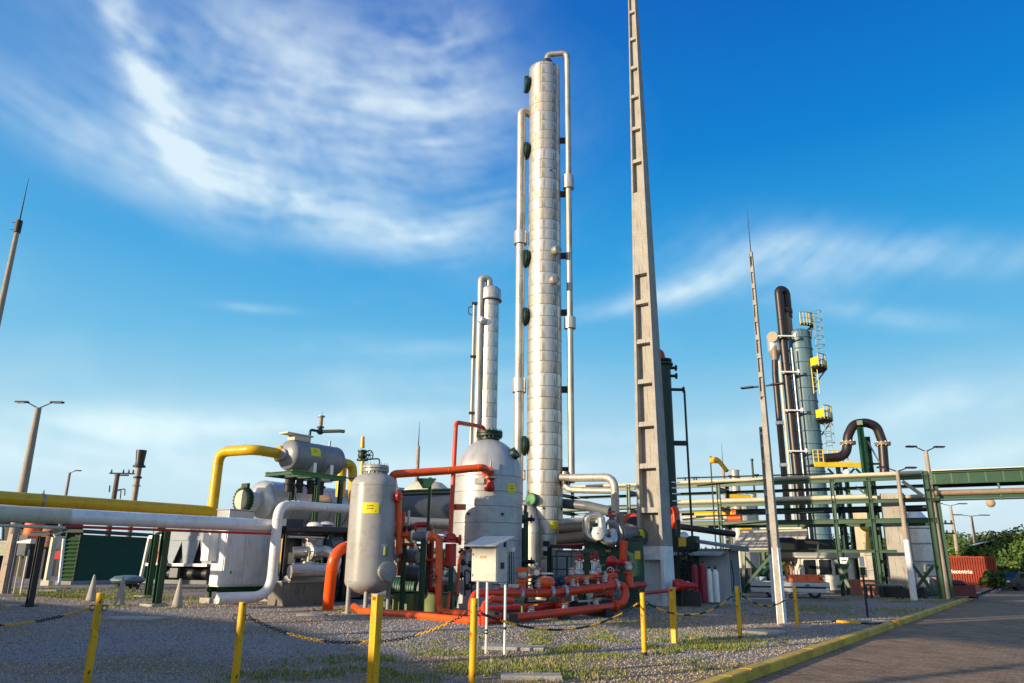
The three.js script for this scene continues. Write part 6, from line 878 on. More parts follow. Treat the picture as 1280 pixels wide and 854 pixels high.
  for (const [i, py] of [426, 470, 517, 567].entries()) { const k = T('pipe_clamp', V3(cx - 1.8, y(py), cc.z + 1), ['topmost pale clamp on the brown pipes of the blue column', 'second pale clamp from the top on the brown pipes', 'third pale clamp, level with the lower railed platform', 'lowest pale clamp, just above the rack, on the brown pipes'][i], 'clamp', 'clamps on the brown pipes'); P(k, 'bar', ybox(V3(cx - 1.6, y(py), cc.z + 1.42), 1.7, .12, .12), M.white); P(k, 'collar', cyl(V3(cx - 1.78, y(py) - .1, cc.z + .85), V3(cx - 1.78, y(py) + .1, cc.z + .85), .48, .48, 18, true), M.steelDull); P(k, 'lug', ybox(V3(cx - .9, y(py) + .05, cc.z + 1.42), .22, .3, .22, .5), M.white); }
  for (const [px, py] of [[981, 531], [986, 583]]) { const k = T('pipe_collar', X(px, py), (py < 550 ? 'upper' : 'lower') + ' grey collar on the slimmer brown pipe of the blue column', 'collar', 'collars on the slimmer brown pipe'); P(k, 'collar', cyl(V3(px2, y(py) - .14, cc.z + .6), V3(px2, y(py) + .14, cc.z + .6), .34, .34, 16), M.clad); }
}
// ------------------------------------------------------------------ brown arch pipe, its platform and frame
{
  const D = 57, X = (px, py, dz = 0) => at(px, py, D + dz), r = 5.6 * mpp(1080, 540, D);
  run('brown_arch_pipe', 'huge dark brown pipe arching over like a walking stick above the yellow platform', [X(1030, 573), X(1058, 571), X(1060, 545), X(1067, 530), X(1083, 528.5), X(1096, 533), X(1103, 552), X(1106.5, 598)], r, M.brown, { bend: 1.0, seg: 20, flanges: [[X(1060, 554), UP], [X(1103.5, 555), UP], [X(1106, 594), UP]], fm: M.brownLight });
  const t = T('yellow_platform', X(1045, 580), 'yellow edged platform with railings beside the blue column, carrying the brown arch pipe', 'platform'), y = hAt(1045, 581, D), a = X(1018, 582).setY(y), b = X(1079, 578).setY(y), dd = b.clone().sub(a).normalize(), nn = V3(-dd.z, 0, dd.x); if (nn.z > 0) nn.negate();
  P(t, 'deck', prism([a, b, b.clone().addScaledVector(nn, 1.6), a.clone().addScaledVector(nn, 1.6)], [a, b, b.clone().addScaledVector(nn, 1.6), a.clone().addScaledVector(nn, 1.6)].map((p) => p.clone().add(V3(0, .1, 0)))), M.dark); P(t, 'edge_beam', bar(a.clone().addScaledVector(nn, -.03), b.clone().addScaledVector(nn, -.03), .1, .36), M.yellowRail);
  for (let i = 0; i <= 7; i++) P(t, 'rail_post', cyl(a.clone().lerp(b, i / 10), a.clone().lerp(b, i / 10).add(V3(0, 1.1, 0)), .04, .04, 6), M.yellowRail); for (const h of [.55, .8, 1.1]) P(t, 'rail', cyl(a.clone().add(V3(0, h, 0)), a.clone().lerp(b, .7).add(V3(0, h, 0)), .035, .035, 6), M.yellowRail);
  const f = T('pipe_scaffold', onG(X(1080, 735)), 'tall green steel frame that holds up the brown arch pipe', 'frame'); const pst = (px, py, dz, w, m) => { const p = X(px, py, dz); P(f, 'post', ibeam(onG(p), p, w, w, dd), m); }; pst(1075, 534, -.4, .36, M.green); pst(1084, 546, .8, .3, M.greenDark); pst(1047, 580, .2, .26, M.greenDark); pst(1056, 580, 1.2, .26, M.greenDark);
  P(f, 'saddle', gbox(X(1075.5, 529, -.4), .5, .34, .4), M.green); P(f, 'beam', bar(X(1080, 580), X(1104, 580), .14), M.greenDark); P(f, 'diagonal', bar(X(1085, 552), X(1103, 585), .09), M.steelDull); for (const [x0, y0, x1, y1] of [[1035, 586, 1047, 598], [1068, 586, 1057, 598], [1070, 586, 1080, 596], [1055, 596, 1046, 586]]) P(f, 'knee_brace', bar(X(x0, y0), X(x1, y1), .13), M.greenDark); P(f, 'tie', bar(X(1104, 592), X(1118, 591), .1), M.dark);
}

// ------------------------------------------------------------------ far tanks and stacks seen through the rack
{
  const tank = (px, py0, py1, rp, D, m, label, roof) => { const b = onG(at(px, 700, D)), y1 = hAt(px, py1, D), R = rp * mpp(px, py0, D), t = T('storage_tank', b, label, 'tank'); P(t, 'shell', lathe([[.001, 0], [R, .02], [R, y1 - .2], [R * .98, y1], [R * .5, y1 + R * .1], [.001, y1 + R * .14]], b, UP, 36), m); for (const q of [.35, .7, .99]) P(t, 'band', torus(V3(b.x, y1 * q, b.z), UP, R + .01, .07, 36, 5), m); if (roof) P(t, 'roof_rail', [torus(V3(b.x, y1 + 1, b.z), UP, R * .95, .05, 30, 5), ...Array.from({ length: 12 }, (_, i) => cyl(V3(b.x + Math.sin(i / 12 * 6.28) * R * .95, y1, b.z + Math.cos(i / 12 * 6.28) * R * .95), V3(b.x + Math.sin(i / 12 * 6.28) * R * .95, y1 + 1, b.z + Math.cos(i / 12 * 6.28) * R * .95), .04, .04, 5))], M.yellowRail, undefined, 'stuff'); };
  tank(935, 660, 630, 17, 85, M.silver, 'wide silver tank behind the rack right of the windsock', true); tank(1160, 600, 690, 10, 90, M.clad, 'small far tank seen low behind the rack end');
  tank(1092, 700, 678, 9, 75, M.concPale, 'grey tank glimpsed between the rack posts left of the concrete pillar'); tank(952, 700, 655, 6, 100, M.blueGrey, 'narrow blue grey tank behind the slender mast');
  { const D = 82, a = at(918, 588, D), b = onG(a), t = T('exhaust_stack', b, 'short silver exhaust stack showing above the rack right of the windsock', 'stack'); P(t, 'stack', lathe([[.5, 0], [.5, a.y - .1], [.56, a.y], [.4, a.y], [.4, a.y - 1], [.0, a.y - 1]], b, UP, 18), M.alu2); P(t, 'band', torus(V3(b.x, a.y - .8, b.z), UP, .53, .05, 18, 5), M.steelDull); }
  { const D = 80, a = at(940, 575, D), b = onG(a), t = T('vent_pole', b, 'thin green vent pole right of the silver stack', 'pole'); P(t, 'pole', cyl(b, a, .11, .11, 8), M.greenDark); P(t, 'cap', disc(a, UP, .16, .2), M.greenDark); }
  run('yellow_pipe', 'short yellow pipework on the tank roof behind the rack', [at(905, 621, 80), at(938, 623, 80)], .35, M.yellow, { bend: .4 }); run('yellow_pipe', 'yellow drum end low behind the rack above the pale roof', [at(925, 663, 75), at(938, 664, 75)], .55, M.yellow, {});
  run('yellow_pipe', 'yellow bent pipe seen through the rack right of the hut', [at(1073, 650, 70), at(1080, 661, 70), at(1086, 662, 70), at(1086, 690, 70)], .25, M.yellow, { bend: .4 });
  { const p = at(1073, 640, 80), t = T('cream_building', onG(p), 'tall cream building glimpsed through the rack left of the concrete pillar', 'building'); P(t, 'wall', ybox(onG(at(1080, 640, 85), hAt(1080, 638, 85) / 2), 2.2, hAt(1080, 638, 85), 2.2, -GA), M.beige); P(t, 'roof_edge', ybox(onG(at(1080, 640, 85), hAt(1080, 638, 85)), 2.4, .25, 2.4, -GA), M.concPale); }
}
// beige roofed shelter, white hut, trailer
{
  const D = 58, t = T('beige_shelter', onG(at(960, 725, D)), 'long low building with a pale beige roof behind the slender mast', 'building'); const a = at(914, 689, 60), y0 = a.y, b = a.clone().addScaledVector(W, 5.2), c = a.clone().addScaledVector(U, 2.6), d = b.clone().addScaledVector(U, 2.6), y1 = hAt(918, 669, 61.5); const q = [a.clone().setY(y0), b.clone().setY(y0), d.clone().setY(y1), c.clone().setY(y1)]; P(t, 'roof', prism(q, q.map((p) => p.clone().add(V3(0, .2, 0)))), mat([.74, .66, .50], .75, { map: tConc, s: 3 })); const seams = []; for (let i = 1; i < 9; i++) { const p0 = q[0].clone().lerp(q[1], i / 9).add(V3(0, .23, 0)), p1 = q[3].clone().lerp(q[2], i / 9).add(V3(0, .23, 0)); seams.push(bar(p0, p1, .03, .03)); } P(t, 'roof_seam', seams, M.beige, undefined, 'stuff');
  P(t, 'ridge', bar(q[3].clone().add(V3(0, .25, 0)), q[2].clone().add(V3(0, .25, 0)), .4, .4), M.cream); P(t, 'parapet', bar(q[3].clone().add(V3(2, .6, -1)), q[2].clone().add(V3(0, .6, -1)), .3, .5), M.cream); for (const p of [q[0], q[0].clone().lerp(q[1], .5), q[1]]) P(t, 'post', bar(onG(p).add(V3(0, 0, -.4)), p.clone().add(V3(0, 0, -.4)), .2), M.greenDark);
  for (const [px, py, m, s] of [[942, 715, M.dark, 1.5], [960, 712, M.steelDull, 1.2], [925, 718, M.blueDark, 1.2]]) { const e = T('stored_machine', onG(at(px, py, 52)), px === 942 ? 'dark machine under the beige roof left of the slender mast' : px === 960 ? 'grey motor under the beige roof beside the slender mast' : 'dark blue machine beside the gas shed under the beige roof', 'machine'); const b0 = onG(at(px, py, 52), s * .5); P(e, 'body', ybox(b0, s * 1.1, s, s, .4, .1), m); P(e, 'motor', cyl(b0.clone().add(V3(-s * .6, .2, .3)), b0.clone().add(V3(s * .5, .3, .6)), s * .28, s * .28, 16), m); P(e, 'base', ybox(b0.clone().setY(.1), s * 1.4, .2, s * 1.2, .4), M.dark); }
}
{
  const D = 51.5, cr = onG(at(1003, 738, D)), t = T('white_hut', cr, 'small white prefabricated hut with three dark windows behind the trailer', 'hut'), yaw = -.20, wx = V3(Math.cos(yaw), 0, -Math.sin(yaw)), wz = V3(Math.sin(yaw), 0, Math.cos(yaw)), q = (x, y, z) => cr.clone().addScaledVector(wx, x).addScaledVector(wz, z).setY(y), L = 3.25, Hh = hAt(1030, 697, D), bx = (x, y, z, w, h, d, r) => ybox(q(x, y, z), w, h, d, yaw, r);
  P(t, 'body', bx(L / 2, Hh / 2, -2, L, Hh, 4, .02), M.white); P(t, 'roof', bx(L / 2 + .1, Hh + .16, -2, L + .8, .34, 4.4, .03), M.silver); P(t, 'fascia', bx(L / 2 + .1, Hh + .02, .26, L + .82, .1, .06), M.cream);
  const wy = hAt(1010, 709, D), wh = .95; for (let i = 0; i < 3; i++) { const x = .62 + i * .95, f = P(t, 'window', [bx(x, wy + wh / 2 + .03, .03, .86, .06, .06), bx(x, wy - wh / 2 - .03, .03, .86, .06, .06), bx(x - .41, wy, .03, .05, wh, .06), bx(x + .41, wy, .03, .05, wh, .06)], M.white, undefined, 'stuff'); P(f, 'pane', bx(x, wy, .015, .78, wh, .03), M.glass); }
  for (let i = 0; i < 6; i++) { const g = gbox(V3(0, 0, 0), 1, 1, 1); P(t, 'side_panel', bx(L + .015, Hh / 2, -.4 - i * .64, .03, Hh - .1, .6, .01), mat([.40, .50, .60], .5)); } P(t, 'corner_trim', bx(L + .01, Hh / 2, .01, .08, Hh, .08), M.cream); P(t, 'corner_trim', bx(-.01, Hh / 2, .01, .1, Hh, .08), M.cream); P(t, 'plinth', bx(L / 2, .1, -2, L + .1, .2, 4.1), M.concDark);
  { const w = T('roof_unit', q(.9, Hh + .4, -1), 'dark pile of equipment on the roof of the white hut', 'equipment'); P(w, 'unit', bx(1.3, Hh + .75, -2.2, 2.4, .9, 1.4, .05), M.dark); P(w, 'curved_cowl', pipe([q(1.2, Hh + .35, 0), q(1.3, Hh + .9, 0), q(2.1, Hh + .9, 0), q(2.2, Hh + .35, 0)], .09, .3), M.dark); P(w, 'tarp', bx(-.6, Hh + .5, -1.6, 1.4, 1.6, 2, .3), M.black); }
  { const s = T('salmon_wall', onG(at(1083, 735, 52)), 'low salmon coloured wall between the hut and the concrete pillar', 'wall', null, 'structure'); P(s, 'wall', bar(onG(at(1060, 729, 50), .45), onG(at(1103, 729, 48.5), .45), .2, .9), M.salmon); P(s, 'wall', bar(onG(at(1137, 738, 50), .55), onG(at(1186, 738, 49), .55), .2, 1.1), M.salmon); }
  { const p = onG(at(1070, 742, 40)), g = T('sign_post', gnd(1085, 772), 'thin black sign post with a small pale plate standing in the gravel', 'sign'); const b = gnd(1085, 772), tp = at(1081, 702, -b.z); P(g, 'post', cyl(b, V3(b.x, tp.y - .25, b.z), .04, .035, 10), M.black); P(g, 'plate', ybox(V3(b.x, tp.y, b.z + .03), .17, .34, .015), M.white); P(g, 'dark_plate', ybox(V3(b.x, tp.y - .33, b.z + .03), .17, .26, .015), M.greenDark); }
  { const b = onG(at(1064, 735, 50)), s = T('green_sign', onG(at(994, 705, 54)), 'small green and white notice on a post left of the white hut', 'sign'); const a = at(994, 708, 54); P(s, 'post', cyl(onG(a), a, .05, .05, 8), M.dark); P(s, 'plate', ybox(at(994, 702, 54), .45, .5, .03), M.green); P(s, 'white_plate', ybox(at(994, 709, 54), .4, .4, .03), M.cream); P(s, 'pink_hose', torus(at(986, 714, 54), V3(.8, 0, .6), .6, .1, 20, 6), M.salmon); }
}
{ // trailer with an orange tarpaulin
  const D = 43.5, a = onG(at(937, 745, D)), b = onG(at(1040, 744, D - 1.2)), d = b.clone().sub(a).normalize(), n = V3(-d.z, 0, d.x), L = a.distanceTo(b), yaw = Math.atan2(-d.z, d.x); const q = (s, y, k) => a.clone().addScaledVector(d, s).addScaledVector(n, k).setY(y), bx = (s, y, k, w, h, dp, r) => ybox(q(s, y, k), w, h, dp, yaw, r);
  const yb = hAt(985, 741, D - .5), yt = hAt(985, 727.5, D - .5), t = T('flatbed_trailer', a, 'low silver trailer parked behind the slender mast with black tyres', 'trailer');
  P(t, 'side_board', bx(L * .5, (yb + yt) / 2 + .15, .0, L * .96, (yt - yb) * .42, .08, .03), M.silver); P(t, 'side_board', bx(L * .5, (yb + yt) / 2 - .16, .0, L * .96, (yt - yb) * .42, .1, .03), M.silver); P(t, 'bed', bx(L * .5, (yb + yt) / 2, -.95, L * .94, .25, 1.8), M.dark); P(t, 'side_board', bx(L * .5, (yb + yt) / 2, -1.8, L * .94, yt - yb, .08), M.silver); P(t, 'tailgate', bx(L * .975, (yb + yt) / 2, -.9, .1, yt - yb, 1.8, .02), M.blueDark); P(t, 'tail_lamp', bx(L * .955, (yb + yt) / 2 - .12, .06, .16, .26, .06, .02), M.clad); P(t, 'badge', bx(L * .72, (yb + yt) / 2 + .12, .06, .22, .1, .03, .03), M.greyDark);
  for (const s of [L * .28, L * .8]) { const w = P(t, 'wheel', disc(q(s, .34, -.12), n, .34, .24, 22), M.rubber); P(w, 'rim', disc(q(s, .34, .01), n, .19, .03, 18), M.steelDull); } P(t, 'chassis', bx(L * .5, .42, -.9, L * .9, .14, .9), M.black);
  const o = T('orange_tarpaulin', q(L * .7, yt, -.9), 'bright orange covered load on the back of the silver trailer', 'tarpaulin'); const lo = [[L * .50, .02], [L * .93, .02], [L * .93, -1.7], [L * .50, -1.7]], hi = [[L * .53, -.08], [L * .905, -.08], [L * .905, -1.6], [L * .53, -1.6]]; P(o, 'cover', prism(lo.map(([s, k]) => q(s, yt + .01, k)), hi.map(([s, k]) => q(s, yt + .38, k))), M.orangeTarp); P(o, 'red_lamp', bx(L * .885, yt + .2, .02, .16, .14, .05, .03), M.red); P(o, 'strap', bx(L * .72, yt + .2, -.0, .06, .36, .02), mat([.6, .16, .02], .6));
}
{ // dark bench and bits at the pillar, red hose box
  const b = onG(at(1105, 742, 44)), t = T('dark_bench', b, 'low dark steel bench at the foot of the concrete pillar', 'bench'); P(t, 'top', ybox(V3(b.x, .7, b.z), 1.9, .12, .9, -.6, .03), M.greyDark); for (const [x, z] of [[-.8, -.3], [.8, -.3], [-.8, .3], [.8, .3]]) P(t, 'leg', ybox(V3(b.x + x * .82, .33, b.z + z + x * .5), .1, .66, .1), M.black);
  const c = onG(at(1199, 747, 46)), r = T('hose_box', c, 'dark red fire hose box at the end of the kerb', 'box'); P(r, 'body', prism([[-.85, -.4], [.85, -.4], [.85, .4], [-.85, .4]].reverse().map(([x, z]) => c.clone().add(V3(x, .1, z))), [[-.8, -.36], [.8, -.36], [.8, .36], [-.8, .36]].reverse().map(([x, z]) => c.clone().add(V3(x, .75, z)))), M.darkRed); P(r, 'lid', lathe([[.001, .26], [.3, .22], [.5, .08], [.52, 0], [.0, 0]], c.clone().add(V3(0, .75, 0)), UP, 20).scale(1, 1, 1), M.darkRed); P(r, 'foot', ybox(c.clone().add(V3(.8, .1, .1)), .3, .22, .5, 0, .03), M.black); P(r, 'plate', ybox(c.clone().add(V3(.95, .55, .3)), .35, .35, .05), M.salmon);
}
// ------------------------------------------------------------------ container, shed, car, trees on the right
{
  const a = onG(at(1168, 735, 70)), b = onG(at(1250, 735, 68)), d = b.clone().sub(a).normalize(), n = V3(-d.z, 0, d.x), L = a.distanceTo(b), H = 2.75, yaw = Math.atan2(-d.z, d.x), t = T('shipping_container', a, 'rust red corrugated shipping container with white lettering below the trees', 'container');
  const q = (s, y, k) => a.clone().addScaledVector(d, s).addScaledVector(n, k).setY(y - .13);
  P(t, 'body', ybox(q(L / 2, H / 2 + .1, -1.2), L - .1, H - .1, 2.3, yaw), M.rustRed); const ribs = 26; for (let i = 0; i < ribs; i++) { const s = L * (i + .5) / ribs, hw = L / ribs * .28; P(t, 'corrugation', prism([[-hw * 1.5, -.06], [-hw * 1.5 + 2 * hw * 1.5, -.06], [hw, .04], [-hw, .04]].reverse().map(([x, k]) => q(s + x, .2, k)).reverse().reverse(), [[-hw * 1.5, -.06], [hw * 1.5, -.06], [hw, .04], [-hw, .04]].reverse().map(([x, k]) => q(s + x, H - .1, k))), M.rustRed); }
  for (const y of [.1, H - .04]) P(t, 'rail', ybox(q(L / 2, y, -.02), L, .16, .18, yaw, .01), M.rustRed); for (const s of [.06, L - .06]) P(t, 'corner_post', ybox(q(s, H / 2, -.02), .16, H, .2, yaw, .01), M.rustRed); P(t, 'end_door', ybox(q(L + .01, H / 2, -1.2), .06, H - .2, 2.2, yaw, .01), M.rustRed);
  const cv = document.createElement('canvas'); cv.width = 512; cv.height = 96; const x = cv.getContext('2d'); x.clearRect(0, 0, 512, 96); x.fillStyle = '#f0ece6'; x.font = 'bold 92px sans-serif'; x.fillText('D', 6, 82); x.font = 'bold 66px sans-serif'; x.fillText('locentria', 106, 76); const tx = new THREE.CanvasTexture(cv); tx.colorSpace = THREE.SRGBColorSpace; P(t, 'lettering', new THREE.PlaneGeometry(L * .58, .62).rotateY(yaw).translate(...q(L * .47, H * .55, .06).toArray()), new THREE.MeshStandardMaterial({ map: tx, roughness: .6, alphaTest: .5 }), 'white lettering that starts with a large D');
  P(t, 'stencil', ybox(q(L * .905, H * .52, .05), .3, .12, .01, yaw), M.white);
  { const p = onG(at(1215, 700, 88)), s = T('dark_shed', p, 'dark open shed with a thin pale roof edge behind the container', 'shed'), r0 = at(1168, 691, 84), r1 = at(1238, 675, 84); P(s, 'roof', bar(r0, r1, 1.6, .12, UP), M.dark); P(s, 'roof_edge', bar(r0.clone().add(V3(0, 0, .9)), r1.clone().add(V3(0, 0, .9)), .06, .12), M.clad); P(s, 'rear_wall', prism([r0, r1, r1.clone().add(V3(0, 0, -.3)), r0.clone().add(V3(0, 0, -.3))].map((v) => onG(v)), [r0, r1, r1.clone().add(V3(0, 0, -.3)), r0.clone().add(V3(0, 0, -.3))]), M.dark); for (const q of [0, .5, 1]) P(s, 'post', bar(onG(r0.clone().lerp(r1, q)).add(V3(0, 0, .6)), r0.clone().lerp(r1, q).add(V3(0, 0, .6)), .2), M.dark); }
  { const c = onG(at(1271, 736, 68), -.13), k = T('dark_car', c, 'dark parked car cut by the right edge of the photo', 'car'), yw = .5, v = (x, y, z) => V3(c.x + x * Math.cos(yw) + z * Math.sin(yw), y - .13, c.z - x * Math.sin(yw) + z * Math.cos(yw)); const prof = [[-2.1, .35], [2.1, .35], [2.15, .8], [1.3, .95], [.7, 1.45], [-.9, 1.48], [-1.6, 1.0], [-2.1, .9]], sh = new THREE.Shape(prof.map(([x, y]) => new THREE.Vector2(x, y))), g = idx(new THREE.ExtrudeGeometry(sh, { depth: 1.6, bevelEnabled: true, bevelSize: .06, bevelThickness: .08, bevelSegments: 2 })).translate(0, -.13, -.8).rotateY(yw).translate(c.x, 0, c.z); P(k, 'body', g, mat([.015, .02, .028], .3)); P(k, 'side_window', ybox(v(-.1, 1.2, .9), 1.3, .36, .02, yw), M.glass); for (const [x, z] of [[-1.3, .82], [1.3, .82], [-1.3, -.82], [1.3, -.82]]) P(k, 'wheel', disc(v(x, .33, z), V3(Math.sin(yw), 0, Math.cos(yw)), .33, .22, 20), M.rubber); P(k, 'headlight', ybox(v(-2.14, .75, .55), .06, .16, .4, yw, .03), M.clad); }
  { const c = gnd(1222, 741, -.13), k = T('parking_bar', c, 'pale parking stop lying before the container on the left', 'wheel stop', 'wheel stops before the container'); P(k, 'bar', bar(gnd(1213, 738, -.05), gnd(1224, 741, -.05), .25, .14), M.concPale); P(k, 'pin', cyl(c.clone(), c.clone().add(V3(0, .2, 0)), .03, .03, 6), M.dark); const k2 = T('parking_bar', gnd(1245, 738, -.13), 'pale parking stop lying before the container on the right', 'wheel stop', 'wheel stops before the container'); P(k2, 'bar', bar(gnd(1240, 741, -.05), gnd(1252, 736, -.05), .25, .14), M.concPale); P(k2, 'pin', cyl(gnd(1246, 738, -.1), gnd(1246, 738, .1), .03, .03, 6), M.dark); }
}
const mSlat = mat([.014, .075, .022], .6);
// ------------------------------------------------------------------ left background: louvred shed, chiller, shelter
{
  const D = 50, c0 = onG(at(75, 722.5, D)), c1 = onG(at(92.5, 722.5, D)), t = T('louvred_shed', c0, 'dark green louvred shed under the overhead pipes at the left', 'shed'); const d = c1.clone().sub(c0).normalize(), yt = hAt(92, 668, D), far = onG(at(195, 722, D + 8)), e = far.clone().sub(c1).normalize(), L = far.distanceTo(c1), Wd = c0.distanceTo(c1);
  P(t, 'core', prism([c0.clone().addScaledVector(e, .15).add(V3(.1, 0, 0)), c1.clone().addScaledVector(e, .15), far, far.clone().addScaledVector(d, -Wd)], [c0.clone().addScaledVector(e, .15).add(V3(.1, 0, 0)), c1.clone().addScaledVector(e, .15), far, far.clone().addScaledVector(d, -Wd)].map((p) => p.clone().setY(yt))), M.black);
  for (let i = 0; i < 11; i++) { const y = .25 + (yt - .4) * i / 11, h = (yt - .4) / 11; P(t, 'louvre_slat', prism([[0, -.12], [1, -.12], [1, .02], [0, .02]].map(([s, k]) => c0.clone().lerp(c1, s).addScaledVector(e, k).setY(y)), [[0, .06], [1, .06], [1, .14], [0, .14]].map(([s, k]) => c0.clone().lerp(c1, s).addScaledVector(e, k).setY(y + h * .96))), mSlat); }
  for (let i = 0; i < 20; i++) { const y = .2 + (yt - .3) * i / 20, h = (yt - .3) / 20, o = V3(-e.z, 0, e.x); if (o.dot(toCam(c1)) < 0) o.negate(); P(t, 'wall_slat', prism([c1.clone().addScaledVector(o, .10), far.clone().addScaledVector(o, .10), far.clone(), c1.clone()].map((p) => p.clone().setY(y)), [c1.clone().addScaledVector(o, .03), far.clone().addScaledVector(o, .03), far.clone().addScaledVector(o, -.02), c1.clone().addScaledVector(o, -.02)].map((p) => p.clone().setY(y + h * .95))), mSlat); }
  for (const p of [c0, c1, far]) P(t, 'corner_post', bar(p, p.clone().setY(yt + .1), .16), M.greenDark); P(t, 'roof', prism([c0.clone().addScaledVector(e, -.3), c1.clone().addScaledVector(e, -.3).addScaledVector(d, .3), far.clone().addScaledVector(d, .3), far.clone().addScaledVector(d, -Wd)].map((p) => p.clone().setY(yt + .1)), [c0.clone().addScaledVector(e, -.3), c1.clone().addScaledVector(e, -.3).addScaledVector(d, .3), far.clone().addScaledVector(d, .3), far.clone().addScaledVector(d, -Wd)].map((p) => p.clone().setY(yt + .3))), M.greenDark); P(t, 'plinth', prism([c0.clone().addScaledVector(e, -.35), c1.clone().addScaledVector(e, -.35).addScaledVector(d, .1), far.clone().addScaledVector(d, .1), far.clone().addScaledVector(d, -Wd)], [c0.clone().addScaledVector(e, -.35), c1.clone().addScaledVector(e, -.35).addScaledVector(d, .1), far.clone().addScaledVector(d, .1), far.clone().addScaledVector(d, -Wd)].map((p) => p.clone().setY(.22))), M.concPale);
  { const b = onG(at(60, 717, 50)), g = T('pipe_gantry', b, 'pale steel arm and post standing left of the louvred shed', 'frame'); const p0 = onG(at(60, 717, 48)), tp = at(69, 672, 48); P(g, 'post', bar(p0, V3(p0.x, tp.y, p0.z), .28), M.cream); P(g, 'arm', bar(at(67, 669, 48), at(82, 663, 48.5), .14), M.cream); P(g, 'arm', bar(at(67, 668, 48), at(98, 656, 49), .12), M.greenDark); P(g, 'arm', bar(at(68, 672, 48), at(81, 672, 48.4), .16), M.cream); P(g, 'downpipe', bar(onG(at(76, 718, 48.6)), at(80, 673, 48.6), .14), M.white); P(g, 'foot', ybox(onG(p0, .15), .5, .3, .4), M.cream); P(g, 'blue_box', ybox(at(75, 679, 49), .5, .7, .3), M.blueDark); P(g, 'red_box', ybox(at(73, 694, 49), .35, .5, .3), M.red); }
}
{ // chiller
  const D = 47, a = onG(at(172, 731, D)), b = onG(at(262, 733, D - 1)), d = b.clone().sub(a).normalize(), n = V3(-d.z, 0, d.x), L = a.distanceTo(b), yw = Math.atan2(-d.z, d.x), t = T('air_chiller', a, 'white air cooled chiller with dark V shaped openings beside the louvred shed', 'chiller'), q = (s, y, k = 0) => a.clone().addScaledVector(d, s).addScaledVector(n, k).setY(y), Y = (py) => hAt(215, py, D);
  P(t, 'body', ybox(q(L * .55, (Y(706) + Y(660)) / 2, -1.3), L * .95, Y(660) - Y(706), 2.2, yw, .03), M.dark); P(t, 'top_hood', ybox(q(L * .58, (Y(671) + Y(656)) / 2, -1.1), L * .9, Y(656) - Y(671), 2.3, yw, .02), mat([.24, .30, .35], .5));
  const tri = (s0, s1, s2, y0, y1) => prism([q(s0, y0, .05), q(s1, y0, .05), q(s1, y0, -.1), q(s0, y0, -.1)], [q(s2 - .6, y1, .05), q(s2 + .6, y1, .05), q(s2 + .6, y1, -.1), q(s2 - .6, y1, -.1)]);
  const vs = [[.10, .13, .30], [.33, .50, .42], [.60, .76, .74]]; for (const [s0, s1, s2] of [[.40, .45, .43], [.60, .73, .67], [.86, .99, .93]]) P(t, 'coil_panel', prism([q(L * s0, Y(705), .06), q(L * s1, Y(705), .06), q(L * s1, Y(705), -.04), q(L * s0, Y(705), -.04)], [q(L * (s2 - .125), Y(675), .06), q(L * (s2 + .125), Y(675), .06), q(L * (s2 + .125), Y(675), -.04), q(L * (s2 - .125), Y(675), -.04)]), mat([.25, .31, .37], .5));
  P(t, 'header', ybox(q(L * .6, Y(673), .04), L * .86, .25, .12, yw), mat([.25, .31, .37], .5)); P(t, 'sill', ybox(q(L * .52, Y(706), .05), L * .85, .16, .2, yw), M.silver); P(t, 'base_rail', ybox(q(L * .5, Y(727), .05), L * .95, .22, .3, yw), M.greyDark); P(t, 'control_box', ybox(q(L * .5, Y(716), .0), .55, .55, .3, yw, .02), M.greyDark); P(t, 'compressor', cyl(q(L * .2, Y(717), -.6), q(L * .9, Y(717), -.6), .4, .4, 18), M.black);
  P(t, 'side_frame', [bar(q(.1, 0, 0), q(.35, Y(672), 0), .16), bar(q(.35, Y(672), 0), q(1.6, Y(670), 0), .16), bar(q(.9, 0, .3), q(1.1, Y(705), .3), .12), bar(q(1.1, Y(705), .3), q(2, Y(705), .3), .14)], M.clad, undefined, 'stuff'); P(t, 'end_hood', prism([q(.75, Y(690), 0), q(1.2, Y(690), 0), q(1.2, Y(690), -1), q(.75, Y(690), -1)], [q(.5, Y(673), .05), q(1.6, Y(673), .05), q(1.6, Y(673), -1), q(.5, Y(673), -1)]), M.brownLight); P(t, 'red_extinguisher', cyl(q(1.35, Y(703), .2), q(1.42, Y(690), .2), .16, .14, 14), M.red); P(t, 'vent', ybox(q(L * .72, Y(663), .08), .45, .2, .1, yw, .04), M.white);
  const s = onG(at(160, 724, 44)), w = T('steel_dish', s, 'round flattened steel dish end lying beside the chiller', 'dish'); P(w, 'dish', lathe([[0, 0], [.7, .02], [.88, .16], [.88, .26], [.7, .4], [.3, .46], [0, .47]], s.clone().add(V3(0, .28, 0)), UP, 30), M.blueGrey); P(w, 'rim', torus(s.clone().add(V3(0, .49, 0)), UP, .885, .03, 30, 6), M.steelDull); for (const x of [-.5, .1, .5]) P(w, 'block', ybox(s.clone().add(V3(x, .14, 0)), .2, .28, .4), M.dark);
}
